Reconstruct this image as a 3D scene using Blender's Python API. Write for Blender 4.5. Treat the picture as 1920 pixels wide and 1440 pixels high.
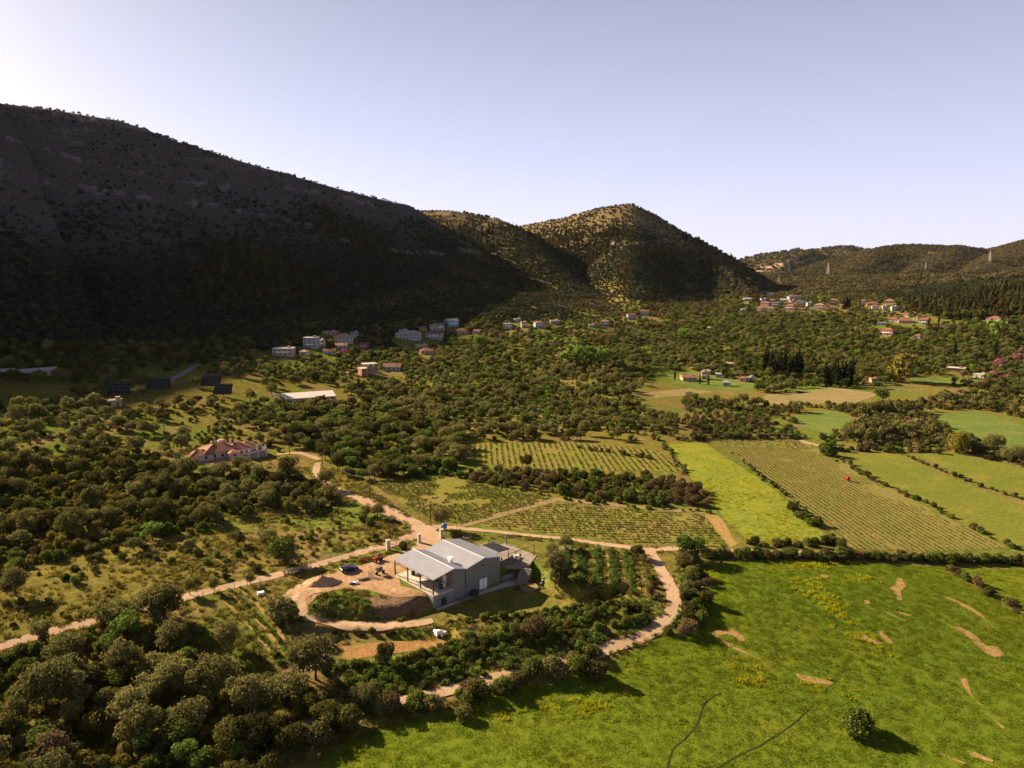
import bpy, math, random
import numpy as np
from mathutils import Vector
from mathutils.geometry import delaunay_2d_cdt

random.seed(7)
rng = np.random.default_rng(7)
SC = bpy.context.scene
for o in list(bpy.data.objects):
    bpy.data.objects.remove(o)
COL = SC.collection

# ------------------------------------------------------------------ camera
CAM_H, F, PITCH = 80.0, 1331.0, math.radians(8.5)
cam_d = bpy.data.cameras.new('camera')
cam_d.sensor_width = 36.0
cam_d.lens = F / 1920 * 36.0
cam_d.clip_start, cam_d.clip_end = 1.0, 40000.0
cam = bpy.data.objects.new('camera', cam_d)
COL.objects.link(cam)
cam.location = (0, 0, CAM_H)
cam.rotation_euler = (math.pi / 2 - PITCH, 0, 0)
SC.camera = cam

# ------------------------------------------------------------------ sky and sun
SUN_EL = math.radians(26.6)
SUN_AZ = math.radians(-57.0)            # from +Y, clockwise positive
to_sun = Vector((math.cos(SUN_EL) * math.sin(SUN_AZ), math.cos(SUN_EL) * math.cos(SUN_AZ), math.sin(SUN_EL)))
world = bpy.data.worlds.new('World')
SC.world = world
world.use_nodes = True
wn, wl = world.node_tree.nodes, world.node_tree.links
wn.clear()
sky = wn.new('ShaderNodeTexSky')
sky.sky_type = 'NISHITA'
sky.sun_disc = False
sky.sun_elevation = SUN_EL
sky.sun_rotation = SUN_AZ % (2 * math.pi)
sky.altitude = 0
sky.air_density, sky.dust_density, sky.ozone_density = 0.8, 2.0, 1.0
tint = wn.new('ShaderNodeMix'); tint.data_type = 'RGBA'; tint.blend_type = 'MULTIPLY'
tint.inputs['Factor'].default_value = 1.0
tint.inputs['B'].default_value = (0.25, 0.26, 0.235, 1)
bg = wn.new('ShaderNodeBackground')
bg.inputs['Strength'].default_value = 0.054
wo = wn.new('ShaderNodeOutputWorld')
wl.new(sky.outputs[0], tint.inputs['A'])
# thin veil of haze over the sky, thickest at the horizon
wtc = wn.new('ShaderNodeTexCoord')
wsx = wn.new('ShaderNodeSeparateXYZ')
wl.new(wtc.outputs['Generated'], wsx.inputs[0])
w1 = wn.new('ShaderNodeMath'); w1.operation = 'SUBTRACT'; w1.use_clamp = True; w1.inputs[0].default_value = 1.0
wl.new(wsx.outputs['Z'], w1.inputs[1])
w2 = wn.new('ShaderNodeMath'); w2.operation = 'POWER'; w2.inputs[1].default_value = 2.0
wl.new(w1.outputs[0], w2.inputs[0])
veil = wn.new('ShaderNodeMix'); veil.data_type = 'RGBA'; veil.blend_type = 'ADD'
veil.inputs['B'].default_value = (5.15, 4.95, 7.05, 1)
wl.new(w2.outputs[0], veil.inputs['Factor'])
wl.new(tint.outputs['Result'], veil.inputs['A'])
wl.new(veil.outputs['Result'], bg.inputs['Color'])
wl.new(bg.outputs[0], wo.inputs['Surface'])

sun_d = bpy.data.lights.new('sun', 'SUN')
sun_d.energy = 5.0
sun_d.angle = math.radians(0.5)
sun_d.color = (1.0, 0.79, 0.52)
sun = bpy.data.objects.new('sun', sun_d)
COL.objects.link(sun)
sun.rotation_euler = to_sun.to_track_quat('Z', 'Y').to_euler()
sun.location = (-300, 200, 400)

SC.view_settings.view_transform = 'Standard'
SC.view_settings.look = 'None'
SC.view_settings.exposure = 1.58
SC.view_settings.gamma = 1.0
SC.view_settings.use_curve_mapping = False
SC.cycles.max_bounces = 5
SC.cycles.diffuse_bounces = 2
SC.cycles.transparent_max_bounces = 4

# ------------------------------------------------------------------ maths helpers
CP, SP = math.cos(PITCH), math.sin(PITCH)


def ray(u, v):
    xc, yc = (u - 960) / F, (v - 720) / F
    return xc, CP - yc * SP, -(SP + yc * CP)


def atY(u, v, Y):
    x, y, z = ray(u, v)
    t = Y / y
    return (x * t, Y, CAM_H + z * t)


def atZ(u, v, z0):
    x, y, z = ray(u, v)
    t = (z0 - CAM_H) / z
    return (x * t, y * t, z0)


def pix(x, y, z):
    dz = z - CAM_H
    dep = y * CP - dz * SP
    return 960 + F * x / dep, 720 - F * (y * SP + dz * CP) / dep


def sst(a, b, x):
    t = np.clip((x - a) / (b - a), 0, 1)
    return t * t * (3 - 2 * t)


def _hash(ix, iy, s):
    with np.errstate(over='ignore'):
        h = (ix.astype(np.int64) * 374761393 + iy.astype(np.int64) * 668265263 + s * 974634599) & 0xffffffff
        h = ((h ^ (h >> 13)) * 1274126177) & 0xffffffff
        h = (h ^ (h >> 16))
    return (h & 0xffffff) / float(0x1000000)


def vn(x, y, s=0):
    x, y = np.asarray(x, float), np.asarray(y, float)
    ix, iy = np.floor(x), np.floor(y)
    fx, fy = x - ix, y - iy
    fx, fy = fx * fx * (3 - 2 * fx), fy * fy * (3 - 2 * fy)
    a, b = _hash(ix, iy, s), _hash(ix + 1, iy, s)
    c, d = _hash(ix, iy + 1, s), _hash(ix + 1, iy + 1, s)
    return (a * (1 - fx) + b * fx) * (1 - fy) + (c * (1 - fx) + d * fx) * fy


def fbm(x, y, s=0, oct=4):
    r, a, n = 0, 1.0, 0
    for k in range(oct):
        r = r + a * vn(x * 2 ** k + 17.3 * k, y * 2 ** k - 9.1 * k, s + k)
        n += a
        a *= 0.5
    return r / n


def inside(px, py, poly):
    px, py = np.asarray(px), np.asarray(py)
    r = np.zeros(px.shape, bool)
    n = len(poly)
    for i in range(n):
        x0, y0 = poly[i][:2]
        x1, y1 = poly[(i + 1) % n][:2]
        if y0 == y1:
            continue
        c = ((y0 > py) != (y1 > py)) & (px < (x1 - x0) * (py - y0) / (y1 - y0) + x0)
        r ^= c
    return r


def linedist(px, py, pts, closed=False):
    """distance to polyline, and parameters (segment index + t)"""
    best = np.full(np.shape(px), 1e18)
    par = np.zeros(np.shape(px))
    n = len(pts)
    for i in range(n if closed else n - 1):
        x0, y0 = pts[i][:2]
        x1, y1 = pts[(i + 1) % n][:2]
        dx, dy = x1 - x0, y1 - y0
        L2 = dx * dx + dy * dy + 1e-9
        t = np.clip(((px - x0) * dx + (py - y0) * dy) / L2, 0, 1)
        d = (px - x0 - t * dx) ** 2 + (py - y0 - t * dy) ** 2
        m = d < best
        best = np.where(m, d, best)
        par = np.where(m, i + t, par)
    return np.sqrt(best), par


# ------------------------------------------------------------------ terrain height
RIDGES = []   # (points xyz, slope, crest radius, noise amp, noise wavelength)


def ridge(pts, k, r=25.0, amp=8.0, wl=120.0, extra_front=(), extra_back=()):
    P = list(extra_front) + [atY(*p) for p in pts] + list(extra_back)
    RIDGES.append((P, k, r, amp, wl))


ridge([(0, 194, 900), (100, 207, 925), (220, 226, 950), (330, 266, 1010), (480, 311, 1110), (640, 356, 1245), (760, 386, 1370)],
      0.655, 14, 10, 110, extra_front=[(-1350, -250, 330), (-1080, 260, 345), (-900, 520, 340), (-735, 720, 338)])
ridge([(640, 398, 1900), (850, 396, 1600), (920, 408, 1550), (965, 428, 1470), (1010, 468, 1360), (1060, 518, 1240), (1120, 560, 1110), (1165, 592, 1000)], 0.60, 25, 12, 140)
ridge([(900, 440, 2050), (975, 425, 1900), (1050, 411, 1780), (1130, 390, 1670), (1180, 384, 1610), (1230, 404, 1625), (1290, 445, 1630), (1370, 490, 1635), (1440, 530, 1640), (1500, 560, 1650), (1550, 580, 1660)], 0.62, 25, 14, 160)
ridge([(1180, 385, 1610), (1190, 425, 1490), (1180, 478, 1300), (1190, 535, 1130), (1212, 585, 980)], 0.64, 25, 10, 140)
ridge([(1290, 446, 1625), (1330, 492, 1450), (1375, 535, 1250), (1420, 572, 1090)], 0.62, 25, 8, 120)
ridge([(1680, 566, 1150), (1760, 552, 1160), (1850, 538, 1170), (1920, 522, 1180), (2150, 490, 1150), (2700, 440, 1000)], 0.20, 40, 8, 150)
ridge([(1560, 572, 1600), (1640, 556, 1680), (1720, 540, 1750), (1800, 525, 1850), (1920, 505, 1900), (2200, 475, 1900), (2800, 450, 1800)], 0.25, 60, 16, 220)
ridge([(1430, 553, 2500), (1480, 535, 2550), (1530, 511, 2650), (1580, 489, 2800), (1620, 475, 2900), (1680, 461, 3000), (1730, 461, 3000), (1800, 465, 3050), (1850, 468, 3100), (1920, 453, 3000), (2150, 440, 2900), (2800, 420, 2600)], 0.36, 90, 60, 460)
ridge([(1650, 466, 2980), (1632, 482, 2650), (1610, 508, 2300), (1592, 536, 2000), (1580, 556, 1750)], 0.48, 40, 14, 160)
ridge([(1790, 462, 3050), (1765, 480, 2650), (1742, 502, 2300), (1720, 525, 2000), (1700, 545, 1750)], 0.48, 40, 14, 160)
ridge([(1925, 452, 3000), (1905, 468, 2600), (1880, 486, 2250), (1850, 505, 1950)], 0.48, 40, 14, 160)
ridge([(1340, 505, 5400), (1385, 490, 5200), (1430, 478, 5000), (1500, 470, 4900), (1522, 471, 4850), (1550, 488, 4750), (1600, 520, 4500)], 0.42, 90, 35, 500)
ridge([(1480, 480, 5900), (1520, 470, 5800), (1560, 464, 5700), (1600, 463, 5600), (1650, 475, 5500), (1760, 490, 5500)], 0.40, 110, 35, 600)

FOOT0, FN = (-283.0, 604.0), (0.859, -0.512)


def smax(a, b, k):
    d = np.clip(0.5 + 0.5 * (b - a) / k, 0, 1)
    return a * (1 - d) + b * d + k * d * (1 - d)


LOW_POLY = [atZ(*p, 2.7)[:2] for p in [(596, 1168), (620, 1160), (680, 1166), (760, 1160), (806, 1142), (850, 1124), (936, 1096), (962, 1083), (985, 1078), (1006, 1084), (1018, 1100), (1040, 1118),
                                       (1090, 1130), (1180, 1122), (1120, 1140), (1000, 1152), (900, 1162), (830, 1178), (760, 1188), (660, 1184)]]
PLOT_POLY = [atZ(*p, 1.4)[:2] for p in [(590, 1206), (640, 1194), (760, 1198), (842, 1194), (846, 1208), (780, 1226), (650, 1240)]]
YARD_POLY = [atZ(*p, 5.7)[:2] for p in [(566, 1112), (570, 1094), (620, 1072), (700, 1046), (790, 1016), (900, 1012), (1004, 1026), (1006, 1040), (985, 1050), (950, 1056), (936, 1064),
                                        (866, 1070), (806, 1112), (740, 1116), (640, 1114), (585, 1116)]]


def h(x, y):
    x, y = np.asarray(x, float), np.asarray(y, float)
    b = 40 * sst(500, 1150, y)
    b = b + 42 * sst(330, 900, x) * sst(480, 950, y)
    s = (x - FOOT0[0]) * FN[0] + (y - FOOT0[1]) * FN[1]
    b = b + 10 * sst(260, 10, s)
    b = b + 5.7 * sst(150, 60, x) * sst(112, 168, y)
    b = b + 12 * sst(-60, -270, x) * sst(160, 330, y)
    und = (fbm(x / 60, y / 60, 3, 3) - 0.5) * 2
    b = b + und * (1.2 + 6 * sst(500, 900, y)) * sst(40, -60, x - 0.25 * (y - 300) * (y > 330))
    # terraces round the barn
    near = (np.abs(x) < 140) & (y > 90) & (y < 260)
    if near.any():
        xn, yn, bn = x[near], y[near], b[near]
        for poly, z, w in ((LOW_POLY, 2.7, 2.6), (PLOT_POLY, 1.4, 2.2), (YARD_POLY, 5.7, 1.8)):
            d, _ = linedist(xn, yn, poly, True)
            sd = np.where(inside(xn, yn, poly), d, -d)
            m = sst(-w, 0.3, sd)
            bn = bn * (1 - m) + z * m
        b = b.copy()
        b[near] = bn
    far = (y > 380) | (x < -380)
    if far.any():
        xf, yf, bf = x[far], y[far], b[far]
        for P, k, r, amp, wl in RIDGES:
            d, par = linedist(xf, yf, P)
            zc = np.interp(par, np.arange(len(P)), [p[2] for p in P])
            rn = 1 - np.abs(2 * fbm(xf / wl, yf / wl, int(wl), 4) - 1)
            zr = zc - k * (np.sqrt(d * d + r * r) - r) + amp * (rn - 0.75) * np.clip(d / (1.2 * wl), 0.06, 1.0) * 2
            bf = smax(bf, zr, 9.0)
        b = b.copy()
        b[far] = bf
    return b


def h1(x, y):
    return float(h(np.array([x]), np.array([y]))[0])


_T = np.geomspace(70, 9000, 520)


def G(u, v):
    x, y, z = ray(u, v)
    d = CAM_H + z * _T - h(x * _T, y * _T)
    i = int(np.argmax(d < 0))
    if d[i] >= 0:
        i = len(_T) - 1
    t = np.linspace(_T[max(i - 1, 0)], _T[i], 40)
    d = CAM_H + z * t - h(x * t, y * t)
    j = int(np.argmax(d < 0))
    t = t[j] if d[j] < 0 else t[-1]
    return (x * t, y * t, CAM_H + z * t)


# ------------------------------------------------------------------ materials
def M(name, col, rough=0.9, var=0.0, scale=1.0, col2=None, bump=0.0, bscale=None, metal=0.0, spec=0.2, coords='Object'):
    m = bpy.data.materials.new(name)
    m.use_nodes = True
    n, l = m.node_tree.nodes, m.node_tree.links
    p = n['Principled BSDF']
    p.inputs['Roughness'].default_value = rough
    p.inputs['Metallic'].default_value = metal
    p.inputs['Specular IOR Level'].default_value = spec
    c = tuple(col) + (1,)
    p.inputs['Base Color'].default_value = c
    m.diffuse_color = c
    tc = n.new('ShaderNodeTexCoord')
    if col2 is not None or var:
        tx = n.new('ShaderNodeTexNoise')
        tx.inputs['Scale'].default_value = scale
        tx.inputs['Detail'].default_value = 6
        tx.inputs['Roughness'].default_value = 0.65
        l.new(tc.outputs[coords], tx.inputs['Vector'])
        rp = n.new('ShaderNodeValToRGB')
        c2 = tuple(col2) if col2 is not None else tuple(max(0, q * (1 - var)) for q in col)
        rp.color_ramp.elements[0].position, rp.color_ramp.elements[1].position = 0.36, 0.64
        rp.color_ramp.elements[0].color = c2 + (1,)
        rp.color_ramp.elements[1].color = c
        l.new(tx.outputs['Fac'], rp.inputs['Fac'])
        l.new(rp.outputs['Color'], p.inputs['Base Color'])
    if bump:
        t2 = n.new('ShaderNodeTexNoise')
        t2.inputs['Scale'].default_value = bscale or scale * 4
        t2.inputs['Detail'].default_value = 5
        l.new(tc.outputs[coords], t2.inputs['Vector'])
        bp = n.new('ShaderNodeBump')
        bp.inputs['Strength'].default_value = 1.0
        bp.inputs['Distance'].default_value = bump
        l.new(t2.outputs['Fac'], bp.inputs['Height'])
        l.new(bp.outputs['Normal'], p.inputs['Normal'])
    return m


def leaf_mat(name, col, col2, trans=0.25, hue=0.03, val=0.35, nscale=0.6):
    """foliage: colour varies per plant and per clump; some light passes through the leaves"""
    m = bpy.data.materials.new(name)
    m.use_nodes = True
    n, l = m.node_tree.nodes, m.node_tree.links
    n.clear()
    out = n.new('ShaderNodeOutputMaterial')
    tc = n.new('ShaderNodeTexCoord')
    tx = n.new('ShaderNodeTexNoise')
    tx.inputs['Scale'].default_value = nscale
    tx.inputs['Detail'].default_value = 4
    l.new(tc.outputs['Object'], tx.inputs['Vector'])
    oi = n.new('ShaderNodeObjectInfo')
    ad = n.new('ShaderNodeMath'); ad.operation = 'MULTIPLY_ADD'
    ad.inputs[1].default_value = 0.7; 
    l.new(oi.outputs['Random'], ad.inputs[0])
    sb = n.new('ShaderNodeMath'); sb.operation = 'SUBTRACT'; sb.inputs[1].default_value = 0.35
    l.new(tx.outputs['Fac'], sb.inputs[0])
    l.new(sb.outputs[0], ad.inputs[2])
    mx = n.new('ShaderNodeMix'); mx.data_type = 'RGBA'
    mx.inputs['A'].default_value = tuple(col) + (1,)
    mx.inputs['B'].default_value = tuple(col2) + (1,)
    l.new(ad.outputs[0], mx.inputs['Factor'])
    hs = n.new('ShaderNodeHueSaturation')
    rm = n.new('ShaderNodeMapRange')
    rm.inputs['To Min'].default_value, rm.inputs['To Max'].default_value = 1 - val, 1 + val
    fr = n.new('ShaderNodeMath'); fr.operation = 'FRACT'
    mu = n.new('ShaderNodeMath'); mu.operation = 'MULTIPLY'; mu.inputs[1].default_value = 7.31
    l.new(oi.outputs['Random'], mu.inputs[0]); l.new(mu.outputs[0], fr.inputs[0])
    ge = n.new('ShaderNodeNewGeometry')
    ri = n.new('ShaderNodeMath'); ri.operation = 'MULTIPLY_ADD'; ri.inputs[1].default_value = 0.9
    l.new(ge.outputs['Random Per Island'], ri.inputs[0])
    hf = n.new('ShaderNodeMath'); hf.operation = 'MULTIPLY_ADD'; hf.inputs[1].default_value = 1.0; hf.inputs[2].default_value = -0.45
    l.new(fr.outputs[0], hf.inputs[0]); l.new(hf.outputs[0], ri.inputs[2])
    rm.clamp = False
    l.new(ri.outputs[0], rm.inputs['Value'])
    l.new(rm.outputs[0], hs.inputs['Value'])
    l.new(mx.outputs['Result'], hs.inputs['Color'])
    d = n.new('ShaderNodeBsdfDiffuse')
    l.new(hs.outputs[0], d.inputs['Color'])
    if trans:
        t = n.new('ShaderNodeBsdfTranslucent')
        l.new(hs.outputs[0], t.inputs['Color'])
        ms = n.new('ShaderNodeMixShader')
        ms.inputs[0].default_value = trans
        l.new(d.outputs[0], ms.inputs[1]); l.new(t.outputs[0], ms.inputs[2])
        l.new(ms.outputs[0], out.inputs['Surface'])
    else:
        l.new(d.outputs[0], out.inputs['Surface'])
    m.diffuse_color = tuple(col) + (1,)
    return m


LM = {
    'olive': leaf_mat('olive_leaf', (0.195, 0.172, 0.060), (0.132, 0.132, 0.042), 0.38),
    'green': leaf_mat('green_leaf', (0.140, 0.165, 0.032), (0.090, 0.122, 0.024), 0.4),
    'bright': leaf_mat('spring_leaf', (0.170, 0.225, 0.045), (0.105, 0.165, 0.032), 0.4),
    'dark': leaf_mat('evergreen_leaf', (0.115, 0.100, 0.027), (0.066, 0.066, 0.020), 0.28),
    'yellow': leaf_mat('yellow_green_leaf', (0.200, 0.160, 0.032), (0.125, 0.110, 0.026), 0.35),
    'brown': leaf_mat('bare_twig', (0.165, 0.115, 0.055), (0.105, 0.080, 0.036), 0.32),
    'cypress': leaf_mat('cypress_leaf', (0.036, 0.038, 0.016), (0.020, 0.024, 0.010), 0.1),
    'pine': leaf_mat('pine_leaf', (0.085, 0.068, 0.026), (0.050, 0.048, 0.019), 0.15),
    'pink': leaf_mat('pink_blossom', (0.340, 0.130, 0.160), (0.230, 0.090, 0.110), 0.3),
    'shaded_maquis': leaf_mat('shaded_maquis_leaf', (0.070, 0.070, 0.036), (0.042, 0.050, 0.026), 0.2),  # hill scrub, colour kept darker to carry the big mountain's shade
    'sunlit_maquis': leaf_mat('sunlit_maquis_leaf', (0.150, 0.118, 0.058), (0.098, 0.086, 0.040), 0.2),  # same hill scrub, sunlight of the brighter hills put into the colour
    'grass': leaf_mat('grass_blade', (0.145, 0.175, 0.013), (0.112, 0.155, 0.012), 0.45, val=0.15),
    'flower': leaf_mat('yellow_flower', (0.400, 0.370, 0.014), (0.300, 0.300, 0.014), 0.35, val=0.15),
    'weed': leaf_mat('weed_blade', (0.200, 0.150, 0.036), (0.130, 0.130, 0.028), 0.35),
    'vine': leaf_mat('vine_leaf', (0.120, 0.135, 0.026), (0.080, 0.100, 0.020), 0.35),
    'crop': leaf_mat('crop_leaf', (0.130, 0.175, 0.036), (0.090, 0.140, 0.026), 0.4),
}
BARK = M('bark', (0.075, 0.055, 0.038), var=0.5, scale=3)
SOIL = M('road_dirt', (0.52, 0.335, 0.215), var=0.28, scale=0.35, bump=0.08, bscale=1.5, coords='Object')
CONC = M('concrete', (0.50, 0.45, 0.40), var=0.25, scale=1.2)
WHITE = M('white_paint', (0.80, 0.78, 0.76), var=0.08, scale=2)
STEEL = M('dark_steel', (0.035, 0.040, 0.045), rough=0.5)
WOODP = M('pole_wood', (0.10, 0.065, 0.035), var=0.4, scale=4)
STONE = M('stone', (0.30, 0.27, 0.24), var=0.5, scale=2.5, bump=0.05)
GLASS = M('window_glass', (0.02, 0.025, 0.03), rough=0.15, spec=0.5)


# ------------------------------------------------------------------ object helpers
def link(o, parent=None):
    COL.objects.link(o)
    if parent is not None:
        o.parent = parent
    return o


def tag(o, label=None, cat=None, group=None, kind=None):
    if label:
        o['label'] = label
    if cat:
        o['category'] = cat
    if group:
        o['group'] = group
    if kind:
        o['kind'] = kind
    return o


def empty(name, loc=(0, 0, 0), rz=0.0, label=None, cat=None, group=None):
    o = bpy.data.objects.new(name, None)
    o.empty_display_size = 0.3
    link(o)
    o.location = loc
    o.rotation_euler = (0, 0, rz)
    return tag(o, label, cat, group)


def npmesh(name, V, Fq, mat, smooth=False):
    """mesh from numpy vertices and an (n,4) or (n,3) face array"""
    me = bpy.data.meshes.new(name)
    V = np.asarray(V, np.float32); Fq = np.asarray(Fq, np.int32)
    k = Fq.shape[1]
    me.vertices.add(len(V)); me.vertices.foreach_set('co', V.ravel())
    me.loops.add(Fq.size); me.loops.foreach_set('vertex_index', Fq.ravel())
    me.polygons.add(len(Fq))
    me.polygons.foreach_set('loop_start', np.arange(0, Fq.size, k, dtype=np.int32))
    me.polygons.foreach_set('loop_total', np.full(len(Fq), k, np.int32))
    me.update(calc_edges=True)
    if smooth:
        me.polygons.foreach_set('use_smooth', np.ones(len(Fq), bool))
    if mat:
        me.materials.append(mat)
    return me


class MB:
    def __init__(s):
        s.v, s.f = [], []

    def add(s, vs, fs):
        b = len(s.v)
        s.v += [tuple(p) for p in vs]
        s.f += [tuple(b + i for i in f) for f in fs]
        return s

    def box(s, c, d, rz=0.0):
        cx, cy, cz = c
        a, b, e = d[0] / 2, d[1] / 2, d[2] / 2
        co, si = math.cos(rz), math.sin(rz)
        vs = []
        for x, y, z in ((-a, -b, -e), (a, -b, -e), (a, b, -e), (-a, b, -e), (-a, -b, e), (a, -b, e), (a, b, e), (-a, b, e)):
            vs.append((cx + x * co - y * si, cy + x * si + y * co, cz + z))
        return s.add(vs, [(0, 3, 2, 1), (4, 5, 6, 7), (0, 1, 5, 4), (1, 2, 6, 5), (2, 3, 7, 6), (3, 0, 4, 7)])

    def tube(s, pts, rad, n=6, cap=True):
        rings = []
        for i, p in enumerate(pts):
            a = Vector(pts[max(i - 1, 0)]); b = Vector(pts[min(i + 1, len(pts) - 1)])
            d = (b - a).normalized()
            r = rad[i] if hasattr(rad, '__len__') else rad
            ux = d.orthogonal().normalized(); uy = d.cross(ux)
            rings.append([Vector(p) + ux * r * math.cos(2 * math.pi * k / n) + uy * r * math.sin(2 * math.pi * k / n) for k in range(n)])
        vs = [q for rr in rings for q in rr]
        fs = []
        for i in range(len(rings) - 1):
            for k in range(n):
                fs.append((i * n + k, i * n + (k + 1) % n, (i + 1) * n + (k + 1) % n, (i + 1) * n + k))
        if cap:
            fs.append(tuple(range(n))[::-1]); fs.append(tuple((len(rings) - 1) * n + k for k in range(n)))
        return s.add(vs, fs)

    def prism(s, poly, z0, z1):
        n = len(poly)
        vs = [(p[0], p[1], z0) for p in poly] + [(p[0], p[1], z1) for p in poly]
        fs = [tuple(range(n))[::-1], tuple(range(n, 2 * n))] + [(i, (i + 1) % n, n + (i + 1) % n, n + i) for i in range(n)]
        return s.add(vs, fs)

    def side(s, prof, y0, y1):
        """profile in x,z swept along y"""
        n = len(prof)
        vs = [(p[0], y0, p[1]) for p in prof] + [(p[0], y1, p[1]) for p in prof]
        fs = [tuple(range(n)), tuple(range(n, 2 * n))[::-1]] + [(i, n + i, n + (i + 1) % n, (i + 1) % n) for i in range(n)]
        return s.add(vs, fs)

    def lathe(s, prof, c=(0, 0, 0), n=16, axis='z'):
        vs, fs = [], []
        for r, z in prof:
            for k in range(n):
                a = 2 * math.pi * k / n
                p = (r * math.cos(a), r * math.sin(a), z)
                if axis == 'y':
                    p = (p[0], p[2], p[1])
                vs.append((c[0] + p[0], c[1] + p[1], c[2] + p[2]))
        for i in range(len(prof) - 1):
            for k in range(n):
                fs.append((i * n + k, i * n + (k + 1) % n, (i + 1) * n + (k + 1) % n, (i + 1) * n + k))
        return s.add(vs, fs)

    def build(s, name, mat, parent=None, loc=None, rz=None, smooth=False):
        me = bpy.data.meshes.new(name)
        me.from_pydata(s.v, [], s.f)
        me.update()
        if smooth:
            me.polygons.foreach_set('use_smooth', [True] * len(me.polygons))
        if mat:
            me.materials.append(mat)
        o = bpy.data.objects.new(name, me)
        link(o, parent)
        if loc is not None:
            o.location = loc
        if rz is not None:
            o.rotation_euler = (0, 0, rz)
        return o

# ------------------------------------------------------------------ ground sheets: fields, roads, yards
HOLES = []    # ('poly', pts) or ('line', pts, halfwidth): where the terrain is let down a little under a sheet


def catmull(P, step):
    P = [np.array(p, float) for p in P]
    out = []
    for i in range(len(P) - 1):
        p0 = P[max(i - 1, 0)]; p1 = P[i]; p2 = P[i + 1]; p3 = P[min(i + 2, len(P) - 1)]
        n = max(2, int(np.linalg.norm(p2 - p1) / step))
        for k in range(n):
            t = k / n
            out.append(0.5 * ((2 * p1) + (-p0 + p2) * t + (2 * p0 - 5 * p1 + 4 * p2 - p3) * t * t + (-p0 + 3 * p1 - 3 * p2 + p3) * t ** 3))
    out.append(P[-1])
    return np.array(out)


def world_poly(pp, step=3.0, jit=0.35, seed=0):
    W = [G(*p)[:2] for p in pp]
    out = []
    n = len(W)
    for i in range(n):
        a, b = np.array(W[i]), np.array(W[(i + 1) % n])
        L = np.linalg.norm(b - a)
        m = max(1, int(L / step))
        nr = np.array([-(b - a)[1], (b - a)[0]]) / max(L, 1e-6)
        for k in range(m):
            p = a + (b - a) * k / m
            j = (float(vn(np.array(p[0] / 4.0), np.array(p[1] / 4.0), 40 + seed)) - 0.5) * 2 * jit + (float(vn(np.array(p[0] / 15.0), np.array(p[1] / 15.0), 41 + seed)) - 0.5) * 3 * jit
            out.append(tuple(p + nr * j))
    return out


def sheet(name, poly, mat, off=0.05, res=6.0, hole=True, kind='structure', label=None):
    P = np.array(poly)
    x0, y0 = P.min(0); x1, y1 = P.max(0)
    gx, gy = np.meshgrid(np.arange(x0 + res / 2, x1, res), np.arange(y0 + res / 2, y1, res))
    gx, gy = gx.ravel(), gy.ravel()
    d, _ = linedist(gx, gy, poly, True)
    m = inside(gx, gy, poly) & (d > res * 0.35)
    vs = [Vector(p) for p in poly] + [Vector((a, b)) for a, b in zip(gx[m], gy[m])]
    r = delaunay_2d_cdt(vs, [], [list(range(len(poly)))], 1, 1e-4)
    V = np.array([tuple(p) for p in r[0]])
    z = h(V[:, 0], V[:, 1]) + off
    me = npmesh(name, np.column_stack([V, z]), np.array([f for f in r[2] if len(f) == 3]), mat, True)
    o = link(bpy.data.objects.new(name, me))
    if hole:
        HOLES.append(('poly', poly))
    return tag(o, label=label, kind=kind)


def ribbon(name, pp, width, mat, off=0.09, step=2.0, world=False, jit=0.3):
    W = pp if world else [G(*p)[:2] for p in pp]
    C = catmull(W, step)
    T = np.gradient(C, axis=0)
    T /= np.linalg.norm(T, axis=1)[:, None] + 1e-9
    N = np.column_stack([-T[:, 1], T[:, 0]])
    w = np.interp(np.linspace(0, 1, len(C)), np.linspace(0, 1, len(width)), width) if hasattr(width, '__len__') else np.full(len(C), width)
    cols = np.array([-0.5, -0.3, -0.1, 0.1, 0.3, 0.5])
    s = np.arange(len(C))
    V, A = [], []
    for k, c in enumerate(cols):
        j = (vn(s * 0.6, s * 0 + k, 77) - 0.5) * 2 * jit if k in (0, 5) else 0
        p = C + N * (w * c + j)[:, None]
        V.append(p)
    V = np.stack(V, 1)
    z = h(V[..., 0].ravel(), V[..., 1].ravel()) + off
    VV = np.column_stack([V.reshape(-1, 2), z])
    n, k = len(C), 6
    idx = np.arange(n * k).reshape(n, k)
    Fq = np.stack([idx[:-1, :-1], idx[:-1, 1:], idx[1:, 1:], idx[1:, :-1]], -1).reshape(-1, 4)[:, ::-1]
    me = npmesh(name, VV, Fq, mat, True)
    at = me.attributes.new('across', 'FLOAT', 'POINT')
    at.data.foreach_set('value', np.tile(cols * 2, n).astype(np.float32))
    o = link(bpy.data.objects.new(name, me))
    HOLES.append(('line', [tuple(p) for p in C], float(np.min(w)) / 2 - 0.2))
    return tag(o, kind='structure')


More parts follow.
